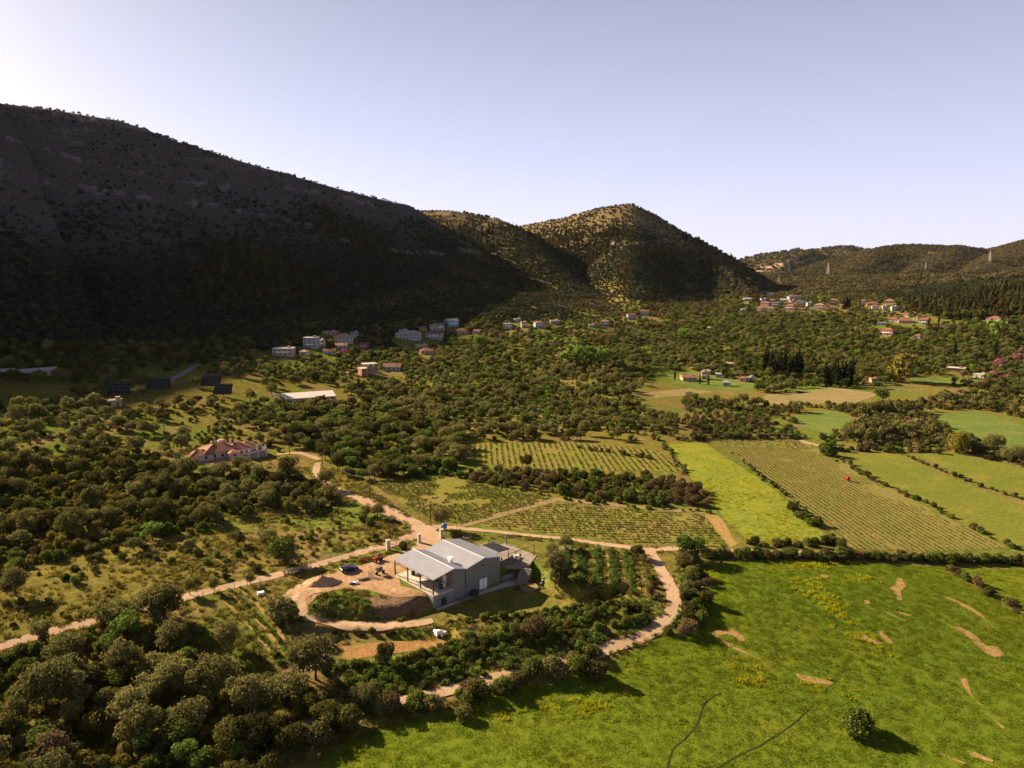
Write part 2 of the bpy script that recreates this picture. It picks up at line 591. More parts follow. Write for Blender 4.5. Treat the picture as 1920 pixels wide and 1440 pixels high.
def field_mat(name, cols, scale=0.05, fine=2.0, bump=0.1, bfine=3.0, stripe=None, vr=0.3):
    """cols: three colours blended by two noises"""
    m = bpy.data.materials.new(name)
    m.use_nodes = True
    n, l = m.node_tree.nodes, m.node_tree.links
    p = n['Principled BSDF']
    p.inputs['Roughness'].default_value = 1.0
    p.inputs['Specular IOR Level'].default_value = 0.0
    tc = n.new('ShaderNodeTexCoord')

    def noise(sc, det, vec=None):
        t = n.new('ShaderNodeTexNoise')
        t.inputs['Scale'].default_value = sc
        t.inputs['Detail'].default_value = det
        t.inputs['Roughness'].default_value = 0.6
        l.new(vec or tc.outputs['Object'], t.inputs['Vector'])
        return t

    def sharpen(fac, a, b):
        r = n.new('ShaderNodeMapRange')
        r.inputs['From Min'].default_value, r.inputs['From Max'].default_value = a, b
        l.new(fac, r.inputs['Value'])
        return r.outputs[0]

    def mix(f, a, b):
        x = n.new('ShaderNodeMix'); x.data_type = 'RGBA'
        l.new(f, x.inputs['Factor'])
        for k, q in (('A', a), ('B', b)):
            if isinstance(q, tuple):
                x.inputs[k].default_value = q + (1,)
            else:
                l.new(q, x.inputs[k])
        return x.outputs['Result']
    c = mix(sharpen(noise(scale, 5).outputs['Fac'], 0.40, 0.60), cols[0], cols[1])
    c = mix(sharpen(noise(scale * 2.7, 6).outputs['Fac'], 0.50, 0.68), c, cols[2])
    if stripe:
        ang, per, scol, thr = stripe
        mp = n.new('ShaderNodeMapping')
        mp.inputs['Rotation'].default_value = (0, 0, ang)
        l.new(tc.outputs['Object'], mp.inputs['Vector'])
        w = n.new('ShaderNodeTexWave')
        w.inputs['Scale'].default_value = 2 * math.pi / per / 20.0
        w.inputs['Distortion'].default_value = 0.6
        w.inputs['Detail'].default_value = 2
        l.new(mp.outputs[0], w.inputs['Vector'])
        c = mix(sharpen(w.outputs['Fac'], thr, thr + 0.25), c, scol)
    f2 = noise(fine, 6).outputs['Fac']
    hs = n.new('ShaderNodeHueSaturation')
    l.new(c, hs.inputs['Color'])
    r = n.new('ShaderNodeMapRange')
    r.inputs['From Min'].default_value, r.inputs['From Max'].default_value = 0.3, 0.7
    r.inputs['To Min'].default_value, r.inputs['To Max'].default_value = 1 - vr, 1 + vr
    l.new(f2, r.inputs['Value']); l.new(r.outputs[0], hs.inputs['Value'])
    l.new(hs.outputs[0], p.inputs['Base Color'])
    bp = n.new('ShaderNodeBump')
    bp.inputs['Distance'].default_value = bump
    bp.inputs['Strength'].default_value = 1.0
    l.new(noise(bfine, 6).outputs['Fac'], bp.inputs['Height'])
    l.new(bp.outputs[0], p.inputs['Normal'])
    m.diffuse_color = cols[0] + (1,)
    return m


def track_mat(name, grass_mid=0.5):
    """dirt with pale wheel tracks and weeds down the middle"""
    m = field_mat(name, ((0.40, 0.275, 0.185), (0.355, 0.24, 0.155), (0.44, 0.31, 0.21)), 0.10, 2.2, 0.05, 3.0, vr=0.16)
    n, l = m.node_tree.nodes, m.node_tree.links
    p = n['Principled BSDF']
    src = p.inputs['Base Color'].links[0].from_socket
    at = n.new('ShaderNodeAttribute'); at.attribute_name = 'across'
    ab = n.new('ShaderNodeMath'); ab.operation = 'ABSOLUTE'
    l.new(at.outputs['Fac'], ab.inputs[0])
    ns = n.new('ShaderNodeTexNoise'); ns.inputs['Scale'].default_value = 0.5; ns.inputs['Detail'].default_value = 5
    tc = n.new('ShaderNodeTexCoord'); l.new(tc.outputs['Object'], ns.inputs['Vector'])
    ad = n.new('ShaderNodeMath'); ad.operation = 'MULTIPLY_ADD'; ad.inputs[1].default_value = 1.1
    l.new(ns.outputs['Fac'], ad.inputs[0]); l.new(ab.outputs[0], ad.inputs[2])
    r = n.new('ShaderNodeMapRange')
    r.inputs['From Min'].default_value, r.inputs['From Max'].default_value = 0.45 + 0.3 * grass_mid, 0.25 + 0.3 * grass_mid
    l.new(ad.outputs[0], r.inputs['Value'])
    x = n.new('ShaderNodeMix'); x.data_type = 'RGBA'
    l.new(r.outputs[0], x.inputs['Factor']); l.new(src, x.inputs['A'])
    x.inputs['B'].default_value = (0.16, 0.12, 0.045, 1)
    l.new(x.outputs['Result'], p.inputs['Base Color'])
    return m


GRASS = field_mat('meadow_grass', ((0.116, 0.150, 0.013), (0.100, 0.143, 0.013), (0.142, 0.154, 0.015)), 0.02, 2.2, 0.12, 2.2, vr=0.16)
GRASS2 = field_mat('pasture', ((0.145, 0.155, 0.028), (0.115, 0.142, 0.026), (0.185, 0.165, 0.036)), 0.03, 0.8, 0.12, 1.5)
GRASS3 = field_mat('far_meadow', ((0.130, 0.165, 0.040), (0.098, 0.142, 0.034), (0.165, 0.170, 0.046)), 0.03, 0.6, 0.15, 1.2)
YELLOWF = field_mat('flowering_meadow', ((0.205, 0.220, 0.030), (0.165, 0.195, 0.030), (0.250, 0.240, 0.026)), 0.035, 0.8, 0.12, 1.6)
VINEG = field_mat('vineyard_ground', ((0.165, 0.160, 0.032), (0.200, 0.155, 0.050), (0.140, 0.155, 0.028)), 0.06, 1.0, 0.10, 1.6)
VINEG2 = field_mat('big_vineyard_ground', ((0.180, 0.165, 0.045), (0.200, 0.160, 0.052), (0.158, 0.158, 0.040)), 0.05, 1.0, 0.12, 1.4)
DRYG = field_mat('dry_field', ((0.24, 0.185, 0.085), (0.20, 0.17, 0.07), (0.28, 0.20, 0.10)), 0.03, 0.6, 0.12, 1.2)
PLOUGH = field_mat('ploughed_soil', ((0.27, 0.150, 0.060), (0.23, 0.140, 0.050), (0.31, 0.180, 0.085)), 0.15, 1.6, 0.18, 1.8)
BARE = field_mat('bare_soil', ((0.33, 0.205, 0.085), (0.27, 0.180, 0.065), (0.17, 0.165, 0.030)), 0.45, 1.8, 0.10, 3.0)
YARDM = field_mat('yard_dirt', ((0.37, 0.235, 0.148), (0.31, 0.19, 0.10), (0.41, 0.27, 0.18)), 0.08, 1.0, 0.10, 2.0)
LAWN = field_mat('rough_lawn', ((0.150, 0.140, 0.030), (0.115, 0.130, 0.022), (0.240, 0.165, 0.060)), 0.10, 1.2, 0.15, 2.0)
TRACK, TRACK2 = track_mat('dirt_track_soil', 0.45), track_mat('farm_road_soil', 0.0)

FIELD_PX = {
    'green': [(470, 1530), (600, 1425), (660, 1388), (760, 1350), (880, 1322), (1000, 1288), (1120, 1258), (1190, 1226), (1240, 1196), (1290, 1192), (1325, 1150), (1322, 1100),
              (1316, 1060), (1420, 1052), (1600, 1054), (1765, 1062), (1830, 1102), (1920, 1158), (2060, 1240), (2400, 1600), (1700, 1900), (700, 1900)],
    'right': [(1800, 1066), (2050, 1062), (2060, 1190), (1930, 1150), (1862, 1104)],
    'yellow': [(1252, 834), (1318, 829), (1440, 908), (1500, 958), (1552, 1006), (1530, 1019), (1402, 1017), (1340, 950), (1290, 888)],
    'bigvine': [(1368, 842), (1538, 842), (1700, 932), (1890, 1028), (1600, 1030), (1556, 1000), (1500, 956), (1440, 906)],
    'strip': [(1318, 824), (1490, 824), (1534, 839), (1372, 838)],
    'fa': [(1566, 852), (1682, 850), (1800, 905), (1960, 962), (1960, 1024), (1892, 1022), (1760, 960)],
    'fb': [(1702, 851), (1790, 848), (1960, 890), (1960, 950), (1880, 926), (1780, 884)],
    'fc': [(1746, 775), (1835, 772), (1960, 806), (1960, 848), (1835, 832), (1790, 812)],
    'vine1': [(690, 908), (830, 893), (1036, 936), (868, 982), (806, 972)],
    'vine2': [(900, 986), (1040, 944), (1190, 955), (1322, 965), (1364, 1026), (1230, 1021), (1050, 1003)],
    'vine3': [(864, 832), (1060, 829), (1240, 846), (1272, 884), (1120, 882), (960, 876), (872, 862)],
    'soilstrip': [(1322, 965), (1344, 965), (1388, 1022), (1366, 1027)],
    'dry': [(1432, 742), (1560, 727), (1655, 738), (1600, 756), (1440, 758)],
    'dry2': [(1180, 740), (1290, 728), (1340, 735), (1230, 746)],
    'm1': [(1235, 700), (1300, 698), (1420, 720), (1410, 734), (1300, 728)],
    'm2': [(1700, 708), (1790, 708), (1850, 714), (1790, 720), (1716, 716)],
    'm3': [(1480, 730), (1560, 722), (1570, 728), (1500, 738)],
    'm4': [(1490, 780), (1560, 768), (1640, 800), (1560, 815), (1500, 800)],
}
FW = {k: world_poly(p, 3.0 if k != 'green' else 4.0, 0.5, i) for i, (k, p) in enumerate(FIELD_PX.items())}
FMAT = {'green': GRASS, 'right': GRASS, 'yellow': YELLOWF, 'bigvine': VINEG2, 'strip': VINEG2, 'fa': GRASS2, 'fb': GRASS2, 'fc': GRASS3, 'vine1': VINEG, 'vine2': VINEG,
        'vine3': VINEG, 'soilstrip': BARE, 'dry': DRYG, 'dry2': DRYG, 'm1': GRASS3, 'm2': GRASS3, 'm3': GRASS3, 'm4': GRASS3}
FNAME = {'green': 'grass_field', 'right': 'grass_field', 'yellow': 'flowering_field', 'bigvine': 'vineyard_field', 'strip': 'vineyard_field', 'fa': 'pasture_field', 'fb': 'pasture_field',
         'fc': 'meadow_field', 'vine1': 'vineyard_field', 'vine2': 'vineyard_field', 'vine3': 'vineyard_field', 'soilstrip': 'bare_soil_field', 'dry': 'dry_field', 'dry2': 'dry_field',
         'm1': 'meadow_field', 'm2': 'meadow_field', 'm3': 'meadow_field', 'm4': 'meadow_field'}
for k in FIELD_PX:
    sheet(FNAME[k], FW[k], FMAT[k], 0.06, 5.0 if k not in ('fa', 'fb', 'fc', 'dry', 'm1') else 9.0)

# mown and scraped strips in the green field
BARE_PX = [
    [(1336, 1186), (1348, 1183), (1370, 1182), (1390, 1190), (1396, 1202), (1388, 1203), (1380, 1194), (1362, 1188), (1344, 1193), (1352, 1204), (1378, 1208), (1368, 1214), (1345, 1204)],
    [(1360, 1208), (1384, 1215), (1410, 1228), (1445, 1243), (1440, 1245), (1400, 1230), (1372, 1218)],
    [(1680, 1084), (1692, 1084), (1700, 1100), (1688, 1108), (1692, 1126), (1684, 1127), (1676, 1110), (1668, 1102), (1682, 1100)],
    [(1655, 1148), (1664, 1148), (1702, 1166), (1698, 1168)], [(1656, 1140), (1666, 1142), (1712, 1155), (1700, 1155)],
    [(1620, 1126), (1630, 1126), (1633, 1134), (1622, 1134)], [(1643, 1184), (1654, 1184), (1676, 1208), (1666, 1207)],
    [(1612, 1190), (1624, 1190), (1628, 1198), (1655, 1206), (1640, 1207), (1618, 1198)],
    [(1764, 1117), (1790, 1124), (1826, 1142), (1846, 1156), (1858, 1172), (1860, 1178), (1850, 1178), (1842, 1160), (1820, 1146), (1790, 1130)],
    [(1778, 1176), (1800, 1178), (1826, 1192), (1846, 1212), (1868, 1214), (1880, 1228), (1866, 1232), (1846, 1222), (1824, 1200), (1804, 1184)],
    [(1492, 1266), (1520, 1271), (1562, 1281), (1556, 1284), (1512, 1277)],
    [(1800, 1272), (1812, 1274), (1826, 1306), (1846, 1326), (1864, 1346), (1886, 1366), (1880, 1368), (1856, 1346), (1834, 1322), (1812, 1302)],
    [(1684, 1382), (1694, 1382), (1704, 1388), (1694, 1390)], [(1754, 1410), (1776, 1416), (1816, 1432), (1812, 1438), (1780, 1426)],
    [(1812, 1409), (1830, 1412), (1866, 1428), (1860, 1432), (1824, 1420)], [(1540, 1080), (1548, 1078), (1552, 1082), (1544, 1085)]]
for i, pp in enumerate(BARE_PX):
    sheet('bare_patch', world_poly(pp, 0.5, 0.34, 60 + i), BARE, 0.12, 1.5, hole=False)
# narrow drainage furrows cut across the field
FURROW = M('furrow_soil', (0.040, 0.048, 0.012), var=0.4, scale=1)
for pp in ([(1352, 1300), (1322, 1318), (1310, 1352), (1292, 1378), (1262, 1405), (1252, 1440), (1246, 1475)], [(1516, 1331), (1480, 1363), (1430, 1395), (1380, 1420), (1330, 1452)]):
    ribbon('furrow', pp, 0.30, FURROW, 0.13, 1.2, jit=0.14)

# yards and plots
sheet('yard', world_poly([(528, 1120), (545, 1103), (590, 1085), (640, 1070), (690, 1057), (735, 1043), (770, 1034), (800, 1060), (745, 1078), (752, 1100), (800, 1112), (800, 1122),
                          (740, 1122), (690, 1108), (640, 1106), (596, 1118), (560, 1150), (540, 1140)], 1.5, 0.35, 3), YARDM, 0.08, 2.0)
sheet('ploughed_plot', world_poly([(640, 1212), (700, 1204), (760, 1202), (840, 1196), (844, 1206), (780, 1222), (690, 1234), (640, 1238)], 1.5, 0.3, 4), PLOUGH, 0.08, 2.0)
sheet('earth_bank', world_poly([(690, 1121), (760, 1121), (803, 1124), (807, 1140), (770, 1154), (720, 1160), (696, 1150)], 1.0, 0.3, 9), M('bank_earth', (0.20, 0.115, 0.065), var=0.45, scale=0.8, bump=0.25, bscale=1.2), 0.10, 0.8)
sheet('lawn', world_poly([(830, 1178), (850, 1130), (950, 1104), (1000, 1112), (1060, 1128), (1120, 1132), (1040, 1142), (960, 1156), (890, 1164)], 1.5, 0.3, 5), LAWN, 0.07, 2.0)
sheet('lawn', world_poly([(860, 1006), (960, 1010), (1080, 1022), (1050, 1032), (1016, 1040), (960, 1018), (900, 1014)], 1.5, 0.3, 6), LAWN, 0.07, 2.0)
sheet('dirt_verge', world_poly([(1368, 1030), (1600, 1036), (1940, 1046), (1940, 1050), (1600, 1042), (1368, 1038)], 2, 0.3, 8), YELLOWF, 0.06, 4.0)

# roads and tracks
ROAD_MAIN = [(596, 868), (594, 890), (625, 914), (680, 938), (735, 962), (785, 988), (775, 1004), (735, 1020), (655, 1042), (560, 1068), (470, 1091), (380, 1112), (280, 1137), (190, 1163), (90, 1187), (-60, 1230)]
ROAD_VINE = [(785, 988), (860, 991), (960, 1001), (1060, 1011), (1140, 1022), (1215, 1031), (1262, 1029)]
ROAD_LOOP = [(1216, 1028), (1226, 1048), (1246, 1080), (1262, 1115), (1262, 1142), (1244, 1168), (1212, 1190), (1150, 1213), (1080, 1237), (1000, 1258), (925, 1274), (830, 1298), (740, 1318), (625, 1345), (520, 1375)]
ROAD_GATE = [(790, 990), (806, 1006), (802, 1022), (776, 1038), (730, 1052)]
ROAD_YARD = [(600, 1105), (563, 1118), (556, 1140), (580, 1158), (625, 1170), (690, 1174), (760, 1172), (812, 1164)]
ribbon('dirt_road', ROAD_MAIN, [2.6, 3.2, 4.2, 5.5, 4.5, 3.6, 3.4, 3.4, 3.2], TRACK2)
ribbon('dirt_road', ROAD_VINE, [3.4, 2.4, 2.2, 2.4, 3.0], TRACK2, 0.12)
ribbon('dirt_track', ROAD_LOOP, [3.4, 3.2, 3.8, 3.8, 3.4, 2.8, 2.4, 2.2], TRACK, 0.15)
ribbon('driveway', ROAD_GATE, [7.0, 7.5, 6.5, 6.0], TRACK2, 0.18)
ribbon('dirt_track', ROAD_YARD, [4.0, 4.2, 3.6, 3.4, 2.6], TRACK, 0.14)
ribbon('dirt_track', [(1320, 1034), (1500, 1036), (1700, 1042), (1940, 1048)], 1.5, TRACK, 0.1)
HEDGE_EXTRA = [(1322, 1043), (1420, 1044), (1520, 1045), (1640, 1047), (1770, 1052), (1950, 1054)]
ribbon('dirt_track', [(1262, 1029), (1320, 1034)], 2.6, TRACK2, 0.11)
ribbon('grass_path', [(850, 990), (930, 968), (1034, 940), (1060, 938), (1200, 952), (1330, 962)], [3.5, 3.5, 3.0, 2.5], M('path_grass', (0.27, 0.19, 0.075), var=0.35, scale=0.6, bump=0.05), 0.08)
ribbon('dirt_path', [(520, 852), (560, 850), (600, 862)], 3.0, TRACK2, 0.1)
ribbon('dirt_path', [(848, 804), (880, 800), (900, 806)], 3.0, TRACK2, 0.1)
ribbon('dirt_path', [(1500, 826), (1520, 832), (1545, 838)], 3.5, TRACK2, 0.1)
ribbon('dirt_road', [(640, 702), (660, 695), (690, 688)], 3.0, TRACK2, 0.15)
ribbon('dirt_road', [(300, 722), (345, 700), (390, 676), (440, 662), (480, 655)], 4.0, M('asphalt', (0.20, 0.19, 0.18), var=0.2, scale=0.3), 0.25, 4.0)

# ------------------------------------------------------------------ terrain
azs = np.radians(np.unique(np.concatenate([np.arange(-180, -60, 3.0), np.arange(-60, -40, 0.5), np.arange(-40, 40.01, 0.115), np.arange(40.5, 60, 0.5), np.arange(60, 181, 3.0)])))
rads = np.concatenate([[2, 20, 40, 55], np.geomspace(70, 420, 235), np.geomspace(424, 7000, 285), [8200, 10000, 14000, 22000]])
A, R = np.meshgrid(azs, rads)
TX, TY = (R * np.sin(A)).ravel(), (R * np.cos(A)).ravel()
TZ = h(TX, TY)
BASEZ = TZ.copy()
for hl in HOLES:
    P = np.array(hl[1])
    x0, y0 = P.min(0) - 3; x1, y1 = P.max(0) + 3
    m = np.where((TX > x0) & (TX < x1) & (TY > y0) & (TY < y1))[0]
    if not len(m):
        continue
    if hl[0] == 'poly':
        ins = inside(TX[m], TY[m], hl[1])
        d, _ = linedist(TX[m], TY[m], hl[1], True)
        m2 = m[ins & (d > 0.012 * np.hypot(TX[m], TY[m]))]
        TZ[m2] = np.minimum(TZ[m2], BASEZ[m2] - 0.30)
    else:
        d, _ = linedist(TX[m], TY[m], hl[1])
        m2 = m[d < np.maximum(hl[2] - 0.004 * np.hypot(TX[m], TY[m]), 0.3)]
        TZ[m2] = np.minimum(TZ[m2], BASEZ[m2] - 0.22)
n, k = len(rads), len(azs)
idx = np.arange(n * k).reshape(n, k)
TF = np.stack([idx[:-1, :-1], idx[1:, :-1], idx[1:, 1:], idx[:-1, 1:]], -1).reshape(-1, 4)[:, ::-1]
# ground cover colours (soil, grass, rock): where each grows
def ground_cover(x, y, z):
    n = len(x)
    c = np.empty((n, 3))
    a = fbm(x / 45, y / 45, 11, 4)[:, None]
    b = fbm(x / 14, y / 14, 21, 4)[:, None]
    grass, olive, dry = np.array([0.118, 0.142, 0.026]), np.array([0.155, 0.130, 0.032]), np.array([0.185, 0.132, 0.052])
    c[:] = grass * (1 - sst(0.42, 0.58, a)) + olive * sst(0.42, 0.58, a)
    k2 = sst(0.55, 0.70, b)
    c = c * (1 - k2) + dry * k2
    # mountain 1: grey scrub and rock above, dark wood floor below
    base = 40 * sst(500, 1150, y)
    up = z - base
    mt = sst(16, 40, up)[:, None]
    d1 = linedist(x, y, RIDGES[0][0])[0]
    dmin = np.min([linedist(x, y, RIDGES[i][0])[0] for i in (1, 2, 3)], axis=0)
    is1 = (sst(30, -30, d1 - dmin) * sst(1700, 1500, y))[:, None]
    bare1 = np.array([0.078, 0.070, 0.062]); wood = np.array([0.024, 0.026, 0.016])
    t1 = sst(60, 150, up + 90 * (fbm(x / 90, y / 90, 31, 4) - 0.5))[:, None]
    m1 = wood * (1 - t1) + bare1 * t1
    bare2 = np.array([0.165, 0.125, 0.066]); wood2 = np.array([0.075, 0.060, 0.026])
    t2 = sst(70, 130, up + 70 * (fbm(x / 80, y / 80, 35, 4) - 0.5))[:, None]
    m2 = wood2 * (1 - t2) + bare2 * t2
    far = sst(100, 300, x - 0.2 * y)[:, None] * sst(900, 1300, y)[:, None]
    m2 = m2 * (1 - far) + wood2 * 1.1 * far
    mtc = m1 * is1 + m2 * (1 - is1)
    return c * (1 - mt) + mtc * mt, up, is1[:, 0]


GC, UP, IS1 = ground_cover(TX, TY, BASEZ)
# limestone bands on the big mountain: outcrops that stand proud of the slope
u_, v_ = pix(TX, np.maximum(TY, 50), BASEZ)
BANDS = [[(0, 305), (70, 330), (140, 360), (200, 370)], [(150, 352), (290, 372), (400, 388), (470, 402), (540, 418), (620, 434)], [(200, 315), (300, 338), (430, 352)],
         [(0, 255), (60, 280), (160, 300)], [(520, 350), (600, 365), (700, 385)], [(560, 440), (700, 465), (850, 480)], [(100, 215), (220, 240), (300, 255)],
         [(860, 470), (900, 474)], [(1150, 460), (1250, 450)]]
rock = np.zeros(len(TX))
msk = np.where((UP > 40) & (np.abs(A.ravel()) < 0.75) & (TY > 600) & (TY < 2300))[0]
for bi, bd in enumerate(BANDS):
    d, _ = linedist(u_[msk], v_[msk] + 6 * (vn(u_[msk] / 30, v_[msk] / 30, 51) - 0.5), bd)
    r = sst(8, 1, d + 9 * (fbm(u_[msk] / 18, v_[msk] / 9, 52 + bi, 3) - 0.35) * 2)
    rock[msk] = np.maximum(rock[msk], r)
rn = sst(0.60, 0.70, fbm(TX / 40, TZ / 10, 57, 4)) * sst(110, 180, UP) * IS1 * 0.6
rock = np.maximum(rock, rn)
TZ += rock * 3.0 * (0.5 + vn(TX / 9, TY / 9, 58))
# quarry scar on the far hill
qm = inside(u_, v_, [(1398, 512), (1420, 500), (1470, 492), (1505, 486), (1500, 494), (1450, 504), (1415, 513)]) & (TY > 3500)
GC[qm] = (0.42, 0.26, 0.17)
qm = inside(u_, v_, [(1425, 520), (1450, 516), (1500, 512), (1480, 519), (1440, 524)]) & (TY > 2000)
GC[qm] = (0.30, 0.20, 0.13)

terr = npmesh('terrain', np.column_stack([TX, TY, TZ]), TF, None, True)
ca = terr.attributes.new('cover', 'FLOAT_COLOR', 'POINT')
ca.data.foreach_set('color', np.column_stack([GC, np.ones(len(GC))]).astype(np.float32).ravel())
ra = terr.attributes.new('rock', 'FLOAT', 'POINT')
ra.data.foreach_set('value', rock.astype(np.float32))
tm = bpy.data.materials.new('ground_cover')
tm.use_nodes = True
tn, tl = tm.node_tree.nodes, tm.node_tree.links
tp = tn['Principled BSDF']
tp.inputs['Roughness'].default_value = 1.0
tp.inputs['Specular IOR Level'].default_value = 0.0
tat = tn.new('ShaderNodeAttribute'); tat.attribute_name = 'cover'
tco = tn.new('ShaderNodeTexCoord')
t1 = tn.new('ShaderNodeTexNoise'); t1.inputs['Scale'].default_value = 0.45; t1.inputs['Detail'].default_value = 8; t1.inputs['Roughness'].default_value = 0.7
t2 = tn.new('ShaderNodeTexNoise'); t2.inputs['Scale'].default_value = 0.06; t2.inputs['Detail'].default_value = 6
tl.new(tco.outputs['Object'], t1.inputs['Vector']); tl.new(tco.outputs['Object'], t2.inputs['Vector'])
tmr = tn.new('ShaderNodeMapRange'); tmr.inputs['From Min'].default_value, tmr.inputs['From Max'].default_value = 0.3, 0.7
tmr.inputs['To Min'].default_value, tmr.inputs['To Max'].default_value = 0.5, 1.5
tl.new(t1.outputs['Fac'], tmr.inputs['Value'])
ths = tn.new('ShaderNodeHueSaturation')
tra = tn.new('ShaderNodeAttribute'); tra.attribute_name = 'rock'
tmp = tn.new('ShaderNodeMapping'); tmp.inputs['Scale'].default_value = (0.16, 0.16, 0.30)
tl.new(tco.outputs['Object'], tmp.inputs['Vector'])
t3 = tn.new('ShaderNodeTexNoise'); t3.inputs['Scale'].default_value = 1.0; t3.inputs['Detail'].default_value = 7; t3.inputs['Roughness'].default_value = 0.7
tl.new(tmp.outputs[0], t3.inputs['Vector'])
tsum = tn.new('ShaderNodeMath'); tsum.operation = 'MULTIPLY_ADD'; tsum.inputs[1].default_value = 0.42
tl.new(tra.outputs['Fac'], tsum.inputs[0]); tl.new(t3.outputs['Fac'], tsum.inputs[2])
trr = tn.new('ShaderNodeMapRange'); trr.inputs['From Min'].default_value, trr.inputs['From Max'].default_value = 0.72, 0.86
tl.new(tsum.outputs[0], trr.inputs['Value'])
trm = tn.new('ShaderNodeMix'); trm.data_type = 'RGBA'; trm.inputs['B'].default_value = (0.15, 0.135, 0.12, 1)
tl.new(trr.outputs[0], trm.inputs['Factor']); tl.new(tat.outputs['Color'], trm.inputs['A'])
tl.new(trm.outputs['Result'], ths.inputs['Color']); tl.new(tmr.outputs[0], ths.inputs['Value'])
tl.new(ths.outputs[0], tp.inputs['Base Color'])
tb = tn.new('ShaderNodeBump'); tb.inputs['Distance'].default_value = 0.45
tl.new(t1.outputs['Fac'], tb.inputs['Height']); tl.new(tb.outputs[0], tp.inputs['Normal'])
terr.materials.append(tm)
tag(link(bpy.data.objects.new('ground', terr)), kind='structure')

# ------------------------------------------------------------------ foliage prototypes
def leaf_quads(pos, nrm, size, rg, stretch=1.5):
    """irregular leaf-clump faces at pos, facing nrm"""
    n = len(pos)
    t = rg.normal(size=(n, 3))
    t -= (t * nrm).sum(1)[:, None] * nrm
    t /= np.linalg.norm(t, axis=1)[:, None] + 1e-9
    b = np.cross(nrm, t)
    sa = size * rg.uniform(0.6, 1.35, n) * 0.5
    sb = sa / rg.uniform(1.0, stretch, n)
    V = np.empty((n, 4, 3))
    for k, (p, q) in enumerate(((-1, -0.35), (0.15, -1), (1, 0.3), (-0.2, 1))):
        V[:, k] = pos + t * (sa * p * rg.uniform(0.75, 1.2, n))[:, None] + b * (sb * q * rg.uniform(0.75, 1.2, n))[:, None] + nrm * (rg.uniform(-0.2, 0.2, n) * sa)[:, None]
    return V.reshape(-1, 3), np.arange(n * 4).reshape(n, 4)


def crown_geo(lobes, nq, leaf, rg, fluff=0.55, inner=0.12, ragged=0.14):
    L = np.array([l[0] for l in lobes], float); Rr = np.array([l[1] for l in lobes], float)
    if Rr.ndim == 1:
        Rr = np.repeat(Rr[:, None], 3, 1)
    w = (Rr.prod(1)) ** (2 / 3); w /= w.sum()
    n = int(nq * 1.7)
    ci = rg.choice(len(L), n, p=w)
    d = rg.normal(size=(n, 3)); d[:, 2] += 0.15
    d /= np.linalg.norm(d, axis=1)[:, None]
    rr = rg.uniform(0.78, 1.06, n)
    inn = rg.random(n) < inner
    rr[inn] = rg.uniform(0.3, 0.75, inn.sum())
    outl = rg.random(n) < ragged
    rr[outl] = rg.uniform(1.02, 1.38, outl.sum())
    p = L[ci] + d * Rr[ci] * rr[:, None]
    # drop what lies deep in another lobe
    keep = np.ones(n, bool)
    for k in range(len(L)):
        q = (((p - L[k]) / Rr[k]) ** 2).sum(1)
        keep &= ~((q < 0.45) & (ci != k) & ~inn)
    p, d = p[keep][:nq], d[keep][:nq]
    nr = d + rg.normal(size=d.shape) * fluff
    nr /= np.linalg.norm(nr, axis=1)[:, None]
    return leaf_quads(p, nr, leaf, rg)


def blob_lobes(kind, H, W, rg):
    """crown lobes for a tree or shrub of height H and width W"""
    out = []
    if kind == 'tree':
        n = rg.integers(13, 20)
        zc = H * 0.62
        for i in range(n):
            a = rg.uniform(0, 2 * math.pi); r = W * 0.5 * math.sqrt(rg.uniform(0.08, 0.68))
            z = zc + (H * 0.27) * rg.uniform(-0.8, 0.9) * (1 - 0.3 * r / (W * 0.5))
            s = W * rg.uniform(0.095, 0.20)
            out.append(((r * math.cos(a), r * math.sin(a), z), (s, s, s * 0.85)))
        out.append(((0, 0, zc + H * 0.1), (W * 0.28, W * 0.28, H * 0.22)))
    elif kind == 'bush':
        n = rg.integers(9, 15)
        for i in range(n):
            a = rg.uniform(0, 2 * math.pi); r = W * 0.5 * rg.uniform(0.15, 0.75)
            s = W * rg.uniform(0.10, 0.21)
            z = max(s * 0.5, H * rg.uniform(0.25, 0.85) - s * 0.8 * (r / W))
            out.append(((r * math.cos(a), r * math.sin(a), z), (s, s, s * 0.8)))
        out.append(((0, 0, H * 0.42), (W * 0.34, W * 0.34, H * 0.45)))
    elif kind == 'column':
        for i in range(8):
            t = i / 7
            s = W * 0.5 * (0.55 + 0.5 * math.sin(math.pi * (0.15 + 0.8 * t))) * (1.0 if t < 0.75 else 0.62)
            out.append(((rg.normal() * 0.06 * W, rg.normal() * 0.06 * W, H * (0.10 + 0.84 * t)), (s, s, H * 0.10)))
    elif kind == 'cone':
        for i in range(7):
            t = i / 6
            s = W * 0.5 * (1.0 - 0.82 * t) * rg.uniform(0.9, 1.1)
            out.append(((rg.normal() * 0.05 * W, rg.normal() * 0.05 * W, H * (0.22 + 0.72 * t)), (s, s, H * 0.10)))
    return out


def trunk_geo(H, W, lobes, rg, thin=1.0):
    mb = MB()
    lean = rg.normal(size=2) * 0.03 * H
    top = Vector((lean[0], lean[1], H * 0.42))
    r = 0.028 * H * thin
    mb.tube([(0, 0, -0.3), (lean[0] * 0.2, lean[1] * 0.2, H * 0.12), (lean[0] * 0.7, lean[1] * 0.5, H * 0.28), tuple(top)], [r * 1.4, r, r * 0.85, r * 0.6], 6)
    for (c, s) in lobes[:6]:
        b = Vector((lean[0] * 0.6, lean[1] * 0.5, H * rg.uniform(0.22, 0.36)))
        e = Vector(c)
        m = b.lerp(e, 0.5) + Vector((rg.normal(), rg.normal(), 0)) * 0.02 * H
        mb.tube([tuple(b), tuple(m), tuple(e)], [r * 0.55, r * 0.38, r * 0.14], 5)
    return mb


